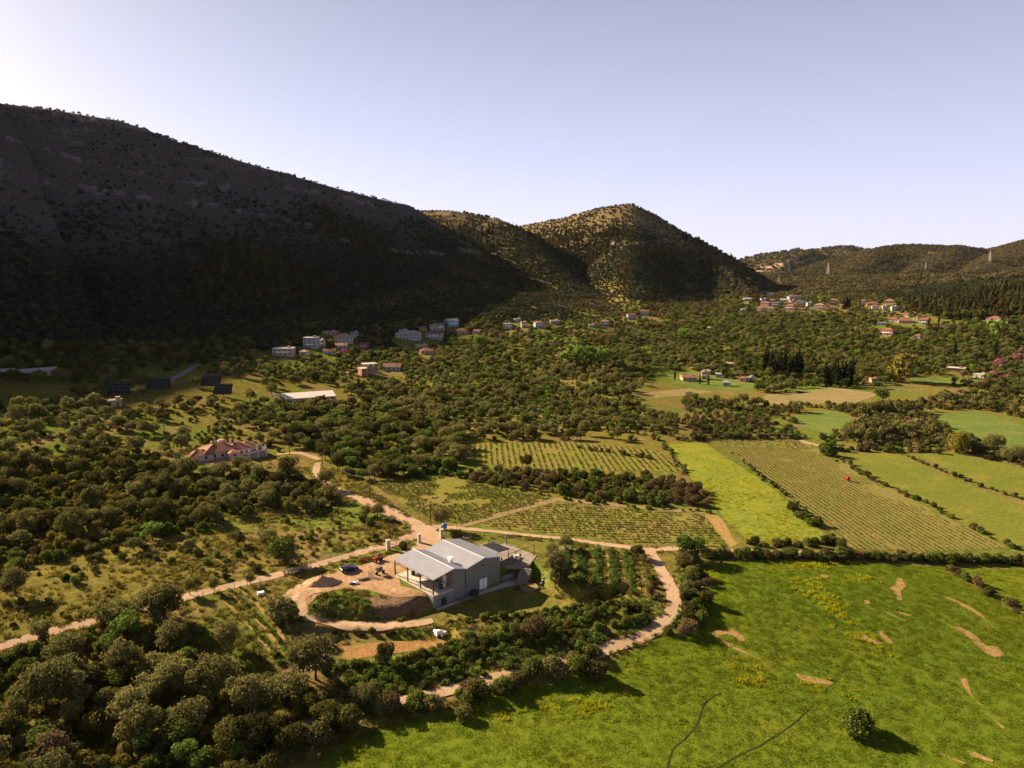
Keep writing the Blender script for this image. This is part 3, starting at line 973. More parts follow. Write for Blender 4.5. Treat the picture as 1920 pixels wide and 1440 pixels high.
SPEC = {  # kind, H, W, leaf material, near quads, leaf size
    'olive': ('tree', 7.5, 7.5, 'olive', 2600, 0.42), 'green': ('tree', 6.5, 6.2, 'green', 2200, 0.42), 'bright': ('tree', 6.0, 5.6, 'bright', 1300, 0.42),
    'dark': ('tree', 6.5, 7.0, 'dark', 2600, 0.42), 'yellow': ('bush', 3.6, 4.6, 'yellow', 1500, 0.36), 'brown': ('bush', 3.4, 4.4, 'brown', 1300, 0.30),
    'bush': ('bush', 3.2, 4.2, 'green', 1700, 0.34), 'obush': ('bush', 3.6, 4.4, 'olive', 1700, 0.34), 'dbush': ('bush', 3.0, 4.2, 'dark', 1700, 0.34),
    'bbush': ('bush', 2.6, 3.2, 'bright', 1200, 0.32), 'cypress': ('column', 13.0, 2.6, 'cypress', 1800, 0.45), 'pine': ('cone', 12.0, 6.0, 'pine', 1500, 0.6),
    'pink': ('tree', 5.5, 5.5, 'pink', 1200, 0.42),
}
PROTO = {}   # (species, lod) -> list of (crown mesh, trunk mesh)
for si, (sp, (kind, H, W, lm, nq, lf)) in enumerate(SPEC.items()):
    for lod, (fq, fl, nv) in {'near': (1.0, 1.0, 4), 'mid': (0.24, 1.9, 4)}.items():
        lst = []
        for vi in range(nv):
            rg = np.random.default_rng(1000 + si * 50 + vi)
            lobes = blob_lobes(kind, H, W, rg)
            V, Fq = crown_geo(lobes, int(nq * fq), lf * fl, rg, 0.7 if kind in ('tree', 'bush') else 0.45)
            cm = npmesh('crown', V, Fq, LM[lm])
            tmb = trunk_geo(H, W, lobes, rg, 1.0 if kind == 'tree' else 0.6)
            tme = bpy.data.meshes.new('trunk'); tme.from_pydata(tmb.v, [], tmb.f); tme.materials.append(BARK)
            lst.append((cm, tme))
        PROTO[sp, lod] = lst


PCOL = {}    # unlinked collections of prototypes for scattered masses


def proto_collection(key, meshes):
    c = bpy.data.collections.new('masses_' + key)
    for i, me in enumerate(meshes):
        c.objects.link(bpy.data.objects.new('p%02d_%s' % (i, key), me))
    PCOL[key] = c
    return c


def merged(cm, tm):
    """crown and trunk in one mesh for far masses"""
    V, Fc, mats = [], [], []
    me = bpy.data.meshes.new('plant')
    vs = [tuple(v.co) for v in cm.vertices]; fs = [tuple(p.vertices) for p in cm.polygons]
    b = len(vs)
    vs += [tuple(v.co) for v in tm.vertices]; fs2 = [tuple(b + i for i in p.vertices) for p in tm.polygons]
    me.from_pydata(vs, [], fs + fs2)
    me.materials.append(cm.materials[0]); me.materials.append(BARK)
    me.polygons.foreach_set('material_index', [0] * len(fs) + [1] * len(fs2))
    return me


def scatter(name, key, P, S, Rz, I, label=None, kind='stuff', SZ=None):
    me = bpy.data.meshes.new(name)
    n = len(P)
    me.vertices.add(n)
    me.vertices.foreach_set('co', np.asarray(P, np.float32).ravel())
    S = np.asarray(S, np.float32)
    a = me.attributes.new('scl', 'FLOAT_VECTOR', 'POINT')
    a.data.foreach_set('vector', np.column_stack([S, S, S if SZ is None else SZ]).astype(np.float32).ravel())
    a = me.attributes.new('rot', 'FLOAT_VECTOR', 'POINT')
    a.data.foreach_set('vector', np.column_stack([np.zeros(n), np.zeros(n), Rz]).astype(np.float32).ravel())
    a = me.attributes.new('pick', 'INT', 'POINT')
    a.data.foreach_set('value', np.asarray(I, np.int32))
    o = link(bpy.data.objects.new(name, me))
    ng = bpy.data.node_groups.new('scatter_' + name, 'GeometryNodeTree')
    ng.interface.new_socket('Geometry', in_out='INPUT', socket_type='NodeSocketGeometry')
    ng.interface.new_socket('Geometry', in_out='OUTPUT', socket_type='NodeSocketGeometry')
    gi, go = ng.nodes.new('NodeGroupInput'), ng.nodes.new('NodeGroupOutput')
    ip = ng.nodes.new('GeometryNodeInstanceOnPoints')
    ci = ng.nodes.new('GeometryNodeCollectionInfo')
    ci.inputs['Collection'].default_value = PCOL[key]
    ci.inputs['Separate Children'].default_value = True
    ci.inputs['Reset Children'].default_value = True
    ip.inputs['Pick Instance'].default_value = True

    def attr(nm, ty):
        q = ng.nodes.new('GeometryNodeInputNamedAttribute')
        q.data_type = ty
        q.inputs['Name'].default_value = nm
        return [s for s in q.outputs if s.enabled and s.name == 'Attribute'][0]
    L = ng.links.new
    L(gi.outputs[0], ip.inputs['Points']); L(ci.outputs[0], ip.inputs['Instance'])
    L(attr('pick', 'INT'), ip.inputs['Instance Index'])
    L(attr('rot', 'FLOAT_VECTOR'), ip.inputs['Rotation'])
    L(attr('scl', 'FLOAT_VECTOR'), ip.inputs['Scale'])
    L(ip.outputs[0], go.inputs[0])
    md = o.modifiers.new('scatter', 'NODES')
    md.node_group = ng
    return tag(o, label=label, kind=kind)


def on_ground(x, y, dz=0.0):
    return np.column_stack([x, y, h(x, y) + dz])


ALLF = [FW[k] for k in FW]
ROADS_W = [hl for hl in HOLES if hl[0] == 'line']
POLYS_W = [hl[1] for hl in HOLES if hl[0] == 'poly']
CLEAR = []      # (x, y, r): room kept round buildings and things


def free(x, y, r=1.5, road=1.0):
    """true where nothing built, driven or farmed is in the way"""
    ok = np.ones(len(x), bool)
    for P in POLYS_W:
        Q = np.array(P)
        m = np.where((x > Q[:, 0].min() - 4) & (x < Q[:, 0].max() + 4) & (y > Q[:, 1].min() - 4) & (y < Q[:, 1].max() + 4))[0]
        if len(m):
            d, _ = linedist(x[m], y[m], P, True)
            ok[m] &= ~(inside(x[m], y[m], P) | (d < r))
    for hl in ROADS_W:
        Q = np.array(hl[1])
        m = np.where((x > Q[:, 0].min() - 6) & (x < Q[:, 0].max() + 6) & (y > Q[:, 1].min() - 6) & (y < Q[:, 1].max() + 6))[0]
        if len(m):
            d, _ = linedist(x[m], y[m], hl[1])
            ok[m] &= d > hl[2] + road
    for cx, cy, cr in CLEAR:
        ok &= (x - cx) ** 2 + (y - cy) ** 2 > cr * cr
    return ok

# ------------------------------------------------------------------ the barn
def corrugated(name, corners, mat, parent, pitch=0.75, dep=0.085, along=True):
    """trapezoidal sheet metal between four corners a,b (ridge side) and c,d (eave side); ribs run from ridge to eave"""
    a, b, c, d = [Vector(p) for p in corners]          # a->b along ridge, d->c along eave
    L = (b - a).length
    n = int(L / pitch)
    nr = (b - a).cross(d - a).normalized()
    if nr.z < 0:
        nr = -nr
    vs, fs = [], []
    prof = ((0.0, 0), (0.45, 0), (0.55, 1), (0.9, 1))
    cols = [((i + p) / n, q) for i in range(n) for p, q in prof] + [(1.0, 0)]
    for t, q in cols:
        vs += [a.lerp(b, t) + nr * dep * q, d.lerp(c, t) + nr * dep * q]
    for i in range(len(cols) - 1):
        fs.append((2 * i, 2 * i + 1, 2 * i + 3, 2 * i + 2))
    m = len(vs)
    vs += [a - nr * 0.08, b - nr * 0.08, c - nr * 0.08, d - nr * 0.08]
    fs += [(m, m + 1, m + 2, m + 3)]
    return MB().add(vs, fs).build(name, mat, parent)


ROOFM = M('barn_roof_metal', (0.43, 0.425, 0.47), rough=0.5, var=0.15, scale=0.5, spec=0.3)
PANELM = M('barn_wall_panel', (0.23, 0.215, 0.185), rough=0.7, var=0.28, scale=6.0, bump=0.02, bscale=8)
FLASH = M('roof_flashing', (0.62, 0.60, 0.62), rough=0.4)
Gd, Rd = Vector((-0.735, -0.678, 0)), Vector((-0.678, 0.735, 0))      # along the gable (to the left), along the ridge (backwards)
O0 = Vector((-3.04, 172.36, 0))
BZ = math.atan2(Gd.y, Gd.x)


def B(u, v, z):
    p = O0 + Gd * u + Rd * v
    return (p.x, p.y, z)


def bwall(name, pts, thick, mat, parent):
    """flat wall panel from points (u,v,z) with thickness towards dirn (u,v)"""
    n = len(pts)
    vs = [B(*p) for p in pts] + [B(p[0] + thick[0], p[1] + thick[1], p[2]) for p in pts]
    fs = [tuple(range(n)), tuple(range(n, 2 * n))[::-1]] + [(i, n + i, n + (i + 1) % n, (i + 1) % n) for i in range(n)]
    return MB().add(vs, fs).build(name, mat, parent)


barn = empty('barn', (0, 0, 0), 0, 'large grey metal barn with pale corrugated roofs and an open-sided canopy', 'barn')
LN = 16.3
gab = bwall('wall', [(0, 0, 1.5), (11.3, 0, 1.5), (11.3, 0, 9.75), (5.65, 0, 10.95), (0, 0, 9.75)], (0, 0.15), PANELM, barn)
for k in range(1, 11):
    bwall('panel_joint', [(k * 1.03 - 0.012, -0.004, 2.6), (k * 1.03 + 0.012, -0.004, 2.6), (k * 1.03 + 0.012, -0.004, 9.7), (k * 1.03 - 0.012, -0.004, 9.7)], (0, 0.003), STEEL, gab)
bwall('wall', [(11.34, 0.02, 1.5), (15.2, 0.02, 1.5), (15.2, 0.02, 10.85), (11.34, 0.02, 9.75)], (0, 0.15), PANELM, barn)
bwall('downpipe', [(11.26, -0.06, 2.6), (11.40, -0.06, 2.6), (11.40, -0.06, 9.7), (11.26, -0.06, 9.7)], (0, 0.055), STEEL, barn)
bwall('wall', [(0, 0.16, 1.5), (0, LN, 1.5), (0, LN, 9.7), (0, 0.16, 9.7)], (0.15, 0), PANELM, barn)
bwall('wall', [(0, LN, 4.5), (15.2, LN, 4.5), (15.2, LN, 10.8), (11.3, LN, 9.7), (5.65, LN, 10.9), (0, LN, 9.7)], (0, -0.15), PANELM, barn)
INW = M('canopy_back_wall', (0.34, 0.26, 0.19), var=0.4, scale=0.8)
bw = bwall('wall', [(15.2, 0.18, 5.9), (15.2, LN - 0.2, 5.9), (15.2, LN - 0.2, 10.8), (15.2, 0.18, 10.8)], (-0.15, 0), INW, barn)
for k, v in enumerate((2.6, 6.2, 9.0, 12.2)):
    bwall('doorway', [(15.23, v, 5.95), (15.23, v + 1.5, 5.95), (15.23, v + 1.5, 8.3), (15.23, v, 8.3)], (0.02, 0), STEEL if k % 2 else WHITE, bw)
oh = 0.35
corrugated('roof', [B(5.65, -oh, 11.05), B(5.65, LN + oh, 11.05), B(11.32, LN + oh, 9.82), B(11.32, -oh, 9.82)], ROOFM, barn)
corrugated('roof', [B(5.65, -oh, 11.05), B(5.65, LN + oh, 11.05), B(-0.35, LN + oh, 9.74), B(-0.35, -oh, 9.74)], ROOFM, barn)
corrugated('roof', [B(15.2, -oh, 11.0), B(15.2, LN + oh, 11.0), B(11.34, LN + oh, 9.84), B(11.34, -oh, 9.84)], ROOFM, barn)
corrugated('roof', [B(15.2, -oh, 11.0), B(15.2, LN + oh, 11.0), B(21.3, LN + oh, 9.95), B(21.3, -oh, 9.95)], ROOFM, barn)
for uu, zz in ((5.65, 11.12), (15.2, 11.07)):
    MB().tube([B(uu, -oh - 0.02, zz), B(uu, LN + oh + 0.02, zz)], 0.10, 6).build('ridge_cap', FLASH, barn)
for (a, b) in (((5.65, 11.06), (11.32, 9.83)), ((5.65, 11.06), (-0.35, 9.75)), ((15.2, 11.01), (11.34, 9.85)), ((15.2, 11.01), (21.3, 9.96))):
    MB().tube([B(a[0], -oh, a[1]), B(b[0], -oh, b[1])], 0.06, 5).build('verge_trim', FLASH, barn)
# canopy slab, retaining wall, posts, beams
slab = MB().add([B(15.25, -0.1, 5.55), B(21.2, -0.1, 5.55), B(21.2, LN, 5.55), B(15.25, LN, 5.55), B(15.25, -0.1, 5.9), B(21.2, -0.1, 5.9), B(21.2, LN, 5.9), B(15.25, LN, 5.9)],
                [(0, 3, 2, 1), (4, 5, 6, 7), (0, 1, 5, 4), (1, 2, 6, 5), (2, 3, 7, 6), (3, 0, 4, 7)]).build('floor_slab', M('slab_concrete', (0.56, 0.48, 0.40), var=0.2, scale=0.7), barn)
CONCD = M('grey_concrete', (0.25, 0.235, 0.22), var=0.3, scale=0.8)
rw = bwall('retaining_wall', [(15.25, -0.08, 1.5), (21.2, -0.08, 1.5), (21.2, -0.08, 5.5), (15.25, -0.08, 5.5)], (0, 0.3), CONCD, barn)
bwall('hatch', [(17.3, -0.14, 2.6), (18.9, -0.14, 2.6), (18.9, -0.14, 4.6), (17.3, -0.14, 4.6)], (0, 0.05), STEEL, rw)
bwall('retaining_wall', [(21.2, 0.22, 1.5), (21.2, 9.5, 4.5), (21.2, 9.5, 5.5), (21.2, 0.22, 5.5)], (-0.3, 0), CONCD, barn)
for v in (0.1, 5.3, 10.6, LN - 0.1):
    MB().box(B(21.0, v, 7.9), (0.24, 0.24, 4.1), BZ).build('post', STEEL, barn)
for v in (0.1, 8.0, LN - 0.1):
    MB().tube([B(21.0, v, 9.78), B(15.3, v, 10.75)], 0.12, 5).build('rafter', STEEL, barn)
for z in (9.72, 9.1):
    MB().tube([B(21.0, 0, z), B(21.0, LN, z)], 0.07 if z < 9.5 else 0.11, 5).build('beam', STEEL, barn)
for z in (6.9, 6.4):
    MB().tube([B(21.1, 0.1, z), B(21.1, LN - 0.1, z)], 0.035, 4).build('rail', STEEL, barn)
# gable doors, lamp and roof vent
door = bwall('door', [(4.35, -0.05, 2.75), (7.05, -0.05, 2.75), (7.05, -0.05, 5.75), (4.35, -0.05, 5.75)], (0, 0.045), STEEL, barn)
for a in (4.45, 5.75):
    bwall('door_leaf', [(a, -0.09, 2.8), (a + 1.2, -0.09, 2.8), (a + 1.2, -0.09, 5.65), (a, -0.09, 5.65)], (0, 0.035), WHITE, door)
MB().box(B(5.7, -0.22, 9.2), (0.35, 0.3, 0.3), BZ).build('lamp', STEEL, barn)
vent = MB().box(B(11.9, 5.2, 10.35), (0.9, 0.9, 0.9), BZ).build('roof_vent', FLASH, barn)
MB().box(B(11.9, 5.2, 11.15), (0.85, 1.6, 0.55), BZ).build('cowl', WHITE, vent)
for s in (-0.35, 0.35):
    MB().tube([B(11.9 + s, 5.2, 10.8), B(11.9 + s, 5.2, 11.0)], 0.04, 4).build('bracket', STEEL, vent)
CLEAR.append((B(10, 8, 0)[0], B(10, 8, 0)[1], 17))

# things stored under the canopy
for i, (u, v, k) in enumerate(((16.3, 2.2, 0), (17.4, 2.0, 0), (16.5, 4.2, 1), (16.4, 9.5, 1), (16.3, 12.8, 0), (17.6, 13.2, 0))):
    x, y, z = B(u, v, 5.9)
    if k == 0:
        o = MB().lathe([(0.0, 0), (0.5, 0), (0.55, 0.25), (0.55, 0.85), (0.5, 1.1), (0.0, 1.1)], n=14).build('barrel', [M('barrel_plastic', (0.55, 0.5, 0.45)), STEEL][i % 2], None, (x, y, z), smooth=True)
        tag(o, ['pale plastic barrel beside the canopy front post', 'dark barrel next to the pale one under the canopy', '', '', 'pale barrel near the back of the canopy', 'dark barrel near the back of the canopy'][i], 'barrel', 'barrels under the barn canopy')
    else:
        t = empty('work_table', (x, y, z), BZ, ['wooden work table under the canopy near its front', 'wooden work table halfway along the canopy wall'][i - 2], 'table', 'tables under the barn canopy')
        wm = M('table_wood', (0.30, 0.19, 0.10), var=0.3, scale=3)
        MB().box((0, 0, 0.8), (0.9, 1.9, 0.06)).build('table_top', wm, t)
        for a in (-0.38, 0.38):
            for b in (-0.85, 0.85):
                MB().box((a, b, 0.38), (0.08, 0.08, 0.76)).build('leg', wm, t)

rgx = np.random.default_rng(15)
x, y, z = B(9.4, -1.0, 2.75)
Vv, Fq = [], []
for i in range(7):
    for k in range(14):
        a = 2 * math.pi * k / 14
        r = (1 - (i / 6) ** 2) ** 0.5 * (1 + 0.12 * rgx.normal()) if i < 6 else 0.02
        Vv.append((1.3 * r * math.cos(a), 0.75 * r * math.sin(a), 1.5 * i / 6))
Fq = [(i * 14 + k, i * 14 + (k + 1) % 14, (i + 1) * 14 + (k + 1) % 14, (i + 1) * 14 + k) for i in range(6) for k in range(14)]
tp_ = link(bpy.data.objects.new('tarpaulin_heap', npmesh('tarpaulin_heap', Vv, Fq, M('dark_tarpaulin', (0.03, 0.032, 0.035), rough=0.6))))
tp_.location = (x, y, z); tp_.rotation_euler = (0, 0, BZ)
tag(tp_, 'dark tarpaulin-covered heap against the gable wall', 'heap')
ps = empty('pipe_stack', B(12.4, -1.0, 2.75), BZ, 'stack of dark pipes lying along the gable wall', 'pipes')
for k in range(9):
    MB().tube([(-1.9 + 0.2 * rgx.normal(), -0.4 + 0.2 * (k % 5), 0.1 + 0.19 * (k // 5)), (1.9 + 0.2 * rgx.normal(), -0.4 + 0.2 * (k % 5), 0.1 + 0.19 * (k // 5))], 0.09, 7).build('pipe', STEEL if k % 3 else CONC, ps)
for uu, zz, v0 in ((21.36, 9.88, 0), (-0.42, 9.66, 0)):
    MB().tube([B(uu, -0.35, zz), B(uu, LN + 0.35, zz)], 0.09, 6).build('gutter', STEEL, barn)

# path along the gable and front pad
sheet('gable_path', [B(*p, 0)[:2] for p in [(20.9, -0.5), (14, -0.5), (5, -0.4), (-1, -0.5), (-5.5, -1.2), (-6.8, -3.2), (-3.5, -4.2), (1, -3.0), (9, -1.9), (16, -1.7), (21, -1.9)]], CONC, 0.10, 1.5, hole=False)
# ------------------------------------------------------------------ patio, pavilion, pergola, steps
pat = MB().prism([B(*p, 0)[:2] for p in [(-0.2, 2.6), (-3.0, 2.4), (-6.0, -1.0), (-8.6, -2.0), (-14.1, 1.0), (-14.1, 13.8), (-0.2, 13.8)]], 4.9, 5.86).build('patio', M('patio_paving', (0.30, 0.24, 0.20), var=0.25, scale=0.8))
tag(pat, kind='structure')
CLEAR.append((B(-7, 6, 0)[0], B(-7, 6, 0)[1], 11))
DARKR = M('dark_roof_sheet', (0.085, 0.080, 0.090), rough=0.5, var=0.2, scale=0.6)
pav = empty('pavilion', B(-3, 7, 5.86), 0, 'small dark-roofed open pavilion on the patio behind the barn', 'pavilion')
pm = pav.matrix_world.copy()
for o in (corrugated('roof', [B(-2.95, 4.0, 9.0), B(-2.95, 10.6, 9.0), B(-0.4, 10.6, 8.15), B(-0.4, 4.0, 8.15)], ROOFM, None, 0.4),
          corrugated('roof', [B(-2.95, 4.0, 9.0), B(-2.95, 10.6, 9.0), B(-7.2, 10.6, 8.72), B(-7.2, 4.0, 8.72)], DARKR, None, 0.4),
          *[MB().box(B(u, v, 6.98), (0.16, 0.16, 2.25), BZ).build('post', STEEL) for u in (-0.7, -6.8) for v in (4.3, 10.3)],
          MB().tube([B(-6.8, 4.3, 8.45), B(-6.8, 10.3, 8.45)], 0.08, 4).build('beam', STEEL)):
    o.parent = pav
    o.location = Vector(o.location) - pav.location
per = empty('pergola', B(-10, 6, 5.86), 0, 'black steel pergola frame with wires over the outer patio', 'pergola')
PG = [(-7.0, 1.6), (-13.6, 1.5), (-13.6, 12.5), (-7.0, 12.5)]
for i, (u, v) in enumerate(PG):
    o = MB().box(B(u, v, 7.35), (0.16, 0.16, 2.98), BZ).build('post', STEEL, per); o.location = -Vector(per.location)
    a, b = B(u, v, 8.8), B(*PG[(i + 1) % 4], 8.8)
    o = MB().tube([a, b], 0.07, 4).build('beam', STEEL, per); o.location = -Vector(per.location)
for k in range(5):
    u = -8.2 - k * 1.1
    o = MB().tube([B(u, 1.6, 8.82), B(u, 12.5, 8.82)], 0.02, 4).build('wire', STEEL, per); o.location = -Vector(per.location)
for i, (u, v, lb) in enumerate(((-9.0, 3.6, 'round white-topped table under the pergola'), (-3.4, 4.9, 'round white-topped table at the pavilion edge'))):
    t = empty('patio_table', B(u, v, 5.86), 0, lb, 'table', 'tables on the patio')
    MB().lathe([(0, 0.72), (0.65, 0.72), (0.65, 0.77), (0, 0.77)], n=16).build('table_top', WHITE, t)
    MB().lathe([(0.3, 0), (0.3, 0.04), (0.05, 0.06), (0.05, 0.72)], n=10).build('pedestal', STEEL, t)
    for k in range(4):
        a = k * math.pi / 2 + 0.5
        ch = empty('patio_chair', B(u + 1.1 * math.cos(a), v + 1.1 * math.sin(a), 5.86), BZ + a - math.pi / 2, 'dark chair ' + ['nearest', 'left', 'back', 'right'][k] + ' of the ' + lb, 'chair', 'chairs on the patio')
        MB().box((0, 0, 0.45), (0.45, 0.45, 0.05)).build('seat', STEEL, ch)
        MB().box((0, 0.21, 0.72), (0.45, 0.04, 0.48)).build('backrest', STEEL, ch)
        for sx in (-0.19, 0.19):
            for sy in (-0.19, 0.19):
                MB().box((sx, sy, 0.21), (0.04, 0.04, 0.42)).build('leg', STEEL, ch)
st = empty('garden_steps', (3.6, 174.7, 2.7), math.radians(-22), 'stone garden steps climbing from the gable path to the patio', 'steps')
for k in range(10):
    MB().box((0.12 * math.sin(k), -0.42 * (9 - k), 0.15 + 0.29 * k - 0.6), (2.9, 0.5, 1.45)).build('step', STONE, st)
# stone terraces between barn and steps, kerb wall beside the steps
for i, (u0, v0, u1, v1, z, lb) in enumerate(((-0.4, 0.2, -4.6, -0.3, 4.3, 'upper dry stone terrace wall between the barn and the steps'), (-0.4, -0.4, -4.2, -1.8, 3.2, 'lower dry stone terrace wall between the barn and the steps'))):
    w = empty('stone_wall', B(u0, v0, 2.6), 0, lb, 'wall', 'stone terrace walls')
    a, b = Vector(B(u0, v0, 0)), Vector(B(u1, v1, 0))
    n = 7
    for k in range(n):
        for r in range(2):
            p = a.lerp(b, (k + 0.5 + 0.25 * r) / (n + 0.3)) - Vector(B(u0, v0, 0))
            MB().box((p.x, p.y, (z - 2.6) * (0.3 + 0.45 * r)), ((b - a).length / n * 0.96, 0.45 + 0.08 * ((k + r) % 2), (z - 2.6) * 0.44), math.atan2((b - a).y, (b - a).x)).build('stone', STONE, w)
w = empty('kerb_wall', (5.6, 174.5, 2.7), 0, 'low curved stone kerb wall edging the steps and patio corner', 'wall')
KP = catmull([(1.6, -4.2), (3.0, -1.5), (5.0, 1.6), (6.0, 4.2), (4.6, 6.5)], 0.9)
for k in range(len(KP) - 1):
    a, b = KP[k], KP[k + 1]
    c = (a + b) / 2
    zz = 0.4 + 2.7 * min(1, max(0, (c[1] + 4.2) / 6.0))
    MB().box((c[0], c[1], zz - 0.8), (np.linalg.norm(b - a) * 0.95, 0.4, 2.0), math.atan2(b[1] - a[1], b[0] - a[0])).build('stone', STONE, w)

# ring planters
def planter(name, u, v, r, lb):
    x, y, z = G(u, v)
    t = empty(name, (x, y, z), 0, lb, 'planter', 'round stone planters')
    n = int(2 * math.pi * r / 0.7)
    for k in range(n):
        a = 2 * math.pi * k / n
        MB().box((r * math.cos(a), r * math.sin(a), 0.22), (0.36, 0.64, 0.5 + 0.06 * (k % 3)), a).build('stone', STONE, t)
    MB().lathe([(0, 0.36), (r - 0.15, 0.34)], n=16).build('soil', BARE, t)


planter('planter', 992, 1103, 2.1, 'large round stone planter at the foot of the garden steps')
planter('planter', 1063, 1031, 1.0, 'small round stone planter under the leaning olive behind the patio')
planter('planter', 876, 1009, 1.2, 'round stone planter on the rough ground behind the barn')

# ------------------------------------------------------------------ vehicles and yard things
def wheel(parent, x, y, r, w, rimmat):
    t = MB().lathe([(r * 0.55, -w / 2), (r * 0.92, -w / 2), (r, -w * 0.3), (r, w * 0.3), (r * 0.92, w / 2), (r * 0.55, w / 2)], n=18, axis='y').build('wheel', M('tyre', (0.02, 0.02, 0.02)), parent, (x, y, r), smooth=True)
    MB().lathe([(0, -w * 0.42), (r * 0.56, -w * 0.45), (r * 0.56, w * 0.45), (0, w * 0.42)], n=12, axis='y').build('rim', rimmat, t)


x, y, z = G(655, 1071)
car = empty('parked_car', (x, y, z + 0.08), math.radians(212), 'dark blue estate car parked beside the sand heap in the yard', 'car')
CARP = M('car_paint', (0.012, 0.016, 0.040), rough=0.2, spec=0.6)
MB().side([(-2.15, 0.35), (-2.2, 0.75), (-2.05, 0.95), (-1.0, 1.02), (2.0, 1.02), (2.18, 0.9), (2.2, 0.4), (2.0, 0.28), (-1.9, 0.28)], -0.88, 0.88).build('body', CARP, car)
cab = MB().add([(-1.0, -0.84, 1.02), (2.05, -0.84, 1.02), (2.05, 0.84, 1.02), (-1.0, 0.84, 1.02), (-0.25, -0.66, 1.52), (1.75, -0.66, 1.55), (1.75, 0.66, 1.55), (-0.25, 0.66, 1.52)],
               [(0, 3, 2, 1), (4, 5, 6, 7), (0, 1, 5, 4), (1, 2, 6, 5), (2, 3, 7, 6), (3, 0, 4, 7)]).build('cabin', CARP, car)
for s in (-1, 1):
    MB().add([(-0.75, s * 0.835, 1.07), (1.9, s * 0.83, 1.07), (1.68, s * 0.69, 1.48), (-0.18, s * 0.69, 1.47)], [(0, 1, 2, 3)]).build('side_window', GLASS, cab)
MB().add([(-0.98, -0.78, 1.05), (-0.98, 0.78, 1.05), (-0.30, 0.64, 1.50), (-0.30, -0.64, 1.50)], [(0, 1, 2, 3)]).build('windscreen', GLASS, cab)
MB().add([(2.06, -0.76, 1.08), (2.06, 0.76, 1.08), (1.79, 0.62, 1.50), (1.79, -0.62, 1.50)], [(0, 1, 2, 3)]).build('rear_window', GLASS, cab)
for s in (-0.66, 0.66):
    MB().box((-2.17, s, 0.72), (0.1, 0.36, 0.16)).build('headlight', WHITE, car)
    MB().box((2.19, s * 1.15, 0.78), (0.06, 0.2, 0.22)).build('tail_light', M('red_lamp', (0.4, 0.01, 0.01)), car)
RIM = M('alloy_rim', (0.45, 0.45, 0.46), rough=0.4)
for a in (-1.38, 1.32):
    for s in (-0.80, 0.80):
        wheel(car, a, s, 0.34, 0.24, RIM)
CLEAR.append((x, y, 4))

x, y, z = G(709, 1052)
tr = empty('tractor', (x, y, z + 0.08), math.radians(240), 'small red tractor parked by the yard edge', 'tractor')
RED = M('red_paint', (0.34, 0.035, 0.02), rough=0.45)
MB().side([(0.1, 0.55), (1.7, 0.6), (1.75, 1.15), (1.5, 1.25), (0.1, 1.3)], -0.32, 0.32).build('bonnet', RED, tr)
MB().box((-0.55, 0, 0.75), (1.3, 0.5, 0.5)).build('chassis', STEEL, tr)
for s in (-0.62, 0.62):
    MB().side([(-1.2, 1.0), (-0.9, 1.32), (-0.3, 1.32), (0.0, 0.95), (-0.3, 1.2), (-0.9, 1.2)], s - 0.17, s + 0.17).build('mudguard', RED, tr)
    wheel(tr, -0.6, s, 0.62, 0.36, RED)
    wheel(tr, 1.25, s * 0.85, 0.36, 0.24, RED)
MB().box((-0.75, 0, 1.15), (0.45, 0.5, 0.12)).build('seat', STEEL, tr)
MB().box((-0.98, 0, 1.4), (0.08, 0.5, 0.45)).build('seat_back', STEEL, tr)
MB().tube([(0.0, 0, 1.25), (-0.25, 0, 1.55)], 0.03, 5).build('steering_column', STEEL, tr)
MB().tube([(1.1, 0.15, 1.2), (1.1, 0.15, 1.9)], 0.04, 6).build('exhaust', STEEL, tr)
for s in (-0.55, 0.55):
    MB().tube([(-1.1, s, 1.0), (-1.1, s, 2.1)], 0.035, 5).build('roll_bar', STEEL, tr)

# heap of sand
x, y, z = G(604, 1094)
V = []; rgx = np.random.default_rng(5)
nn, rr_ = 26, 9
for i in range(rr_ + 1):
    for k in range(nn):
        a = 2 * math.pi * k / nn
        r = 3.0 * i / rr_
        q = 1 + 0.22 * math.sin(a * 2 + 1) + 0.10 * math.sin(a * 5)
        V.append((r * q * math.cos(a) * 1.35, r * q * math.sin(a), 2.15 * (1 - i / rr_) ** 0.85 * (1 + 0.08 * rgx.normal()) - 0.05 + 0.35 * math.sin(a * 3) * (i / rr_) * (1 - i / rr_)))
Fq = [(i * nn + k, (i + 1) * nn + k, (i + 1) * nn + (k + 1) % nn, i * nn + (k + 1) % nn) for i in range(rr_) for k in range(nn)]
sp_ = link(bpy.data.objects.new('sand_heap', npmesh('sand_heap', V, Fq, M('sand', (0.47, 0.27, 0.16), var=0.2, scale=1.5, bump=0.12, bscale=3), True)))
sp_.location = (x, y, z)
tag(sp_, 'conical heap of reddish building sand in the yard', 'sand heap')
CLEAR.append((x, y, 4.5))

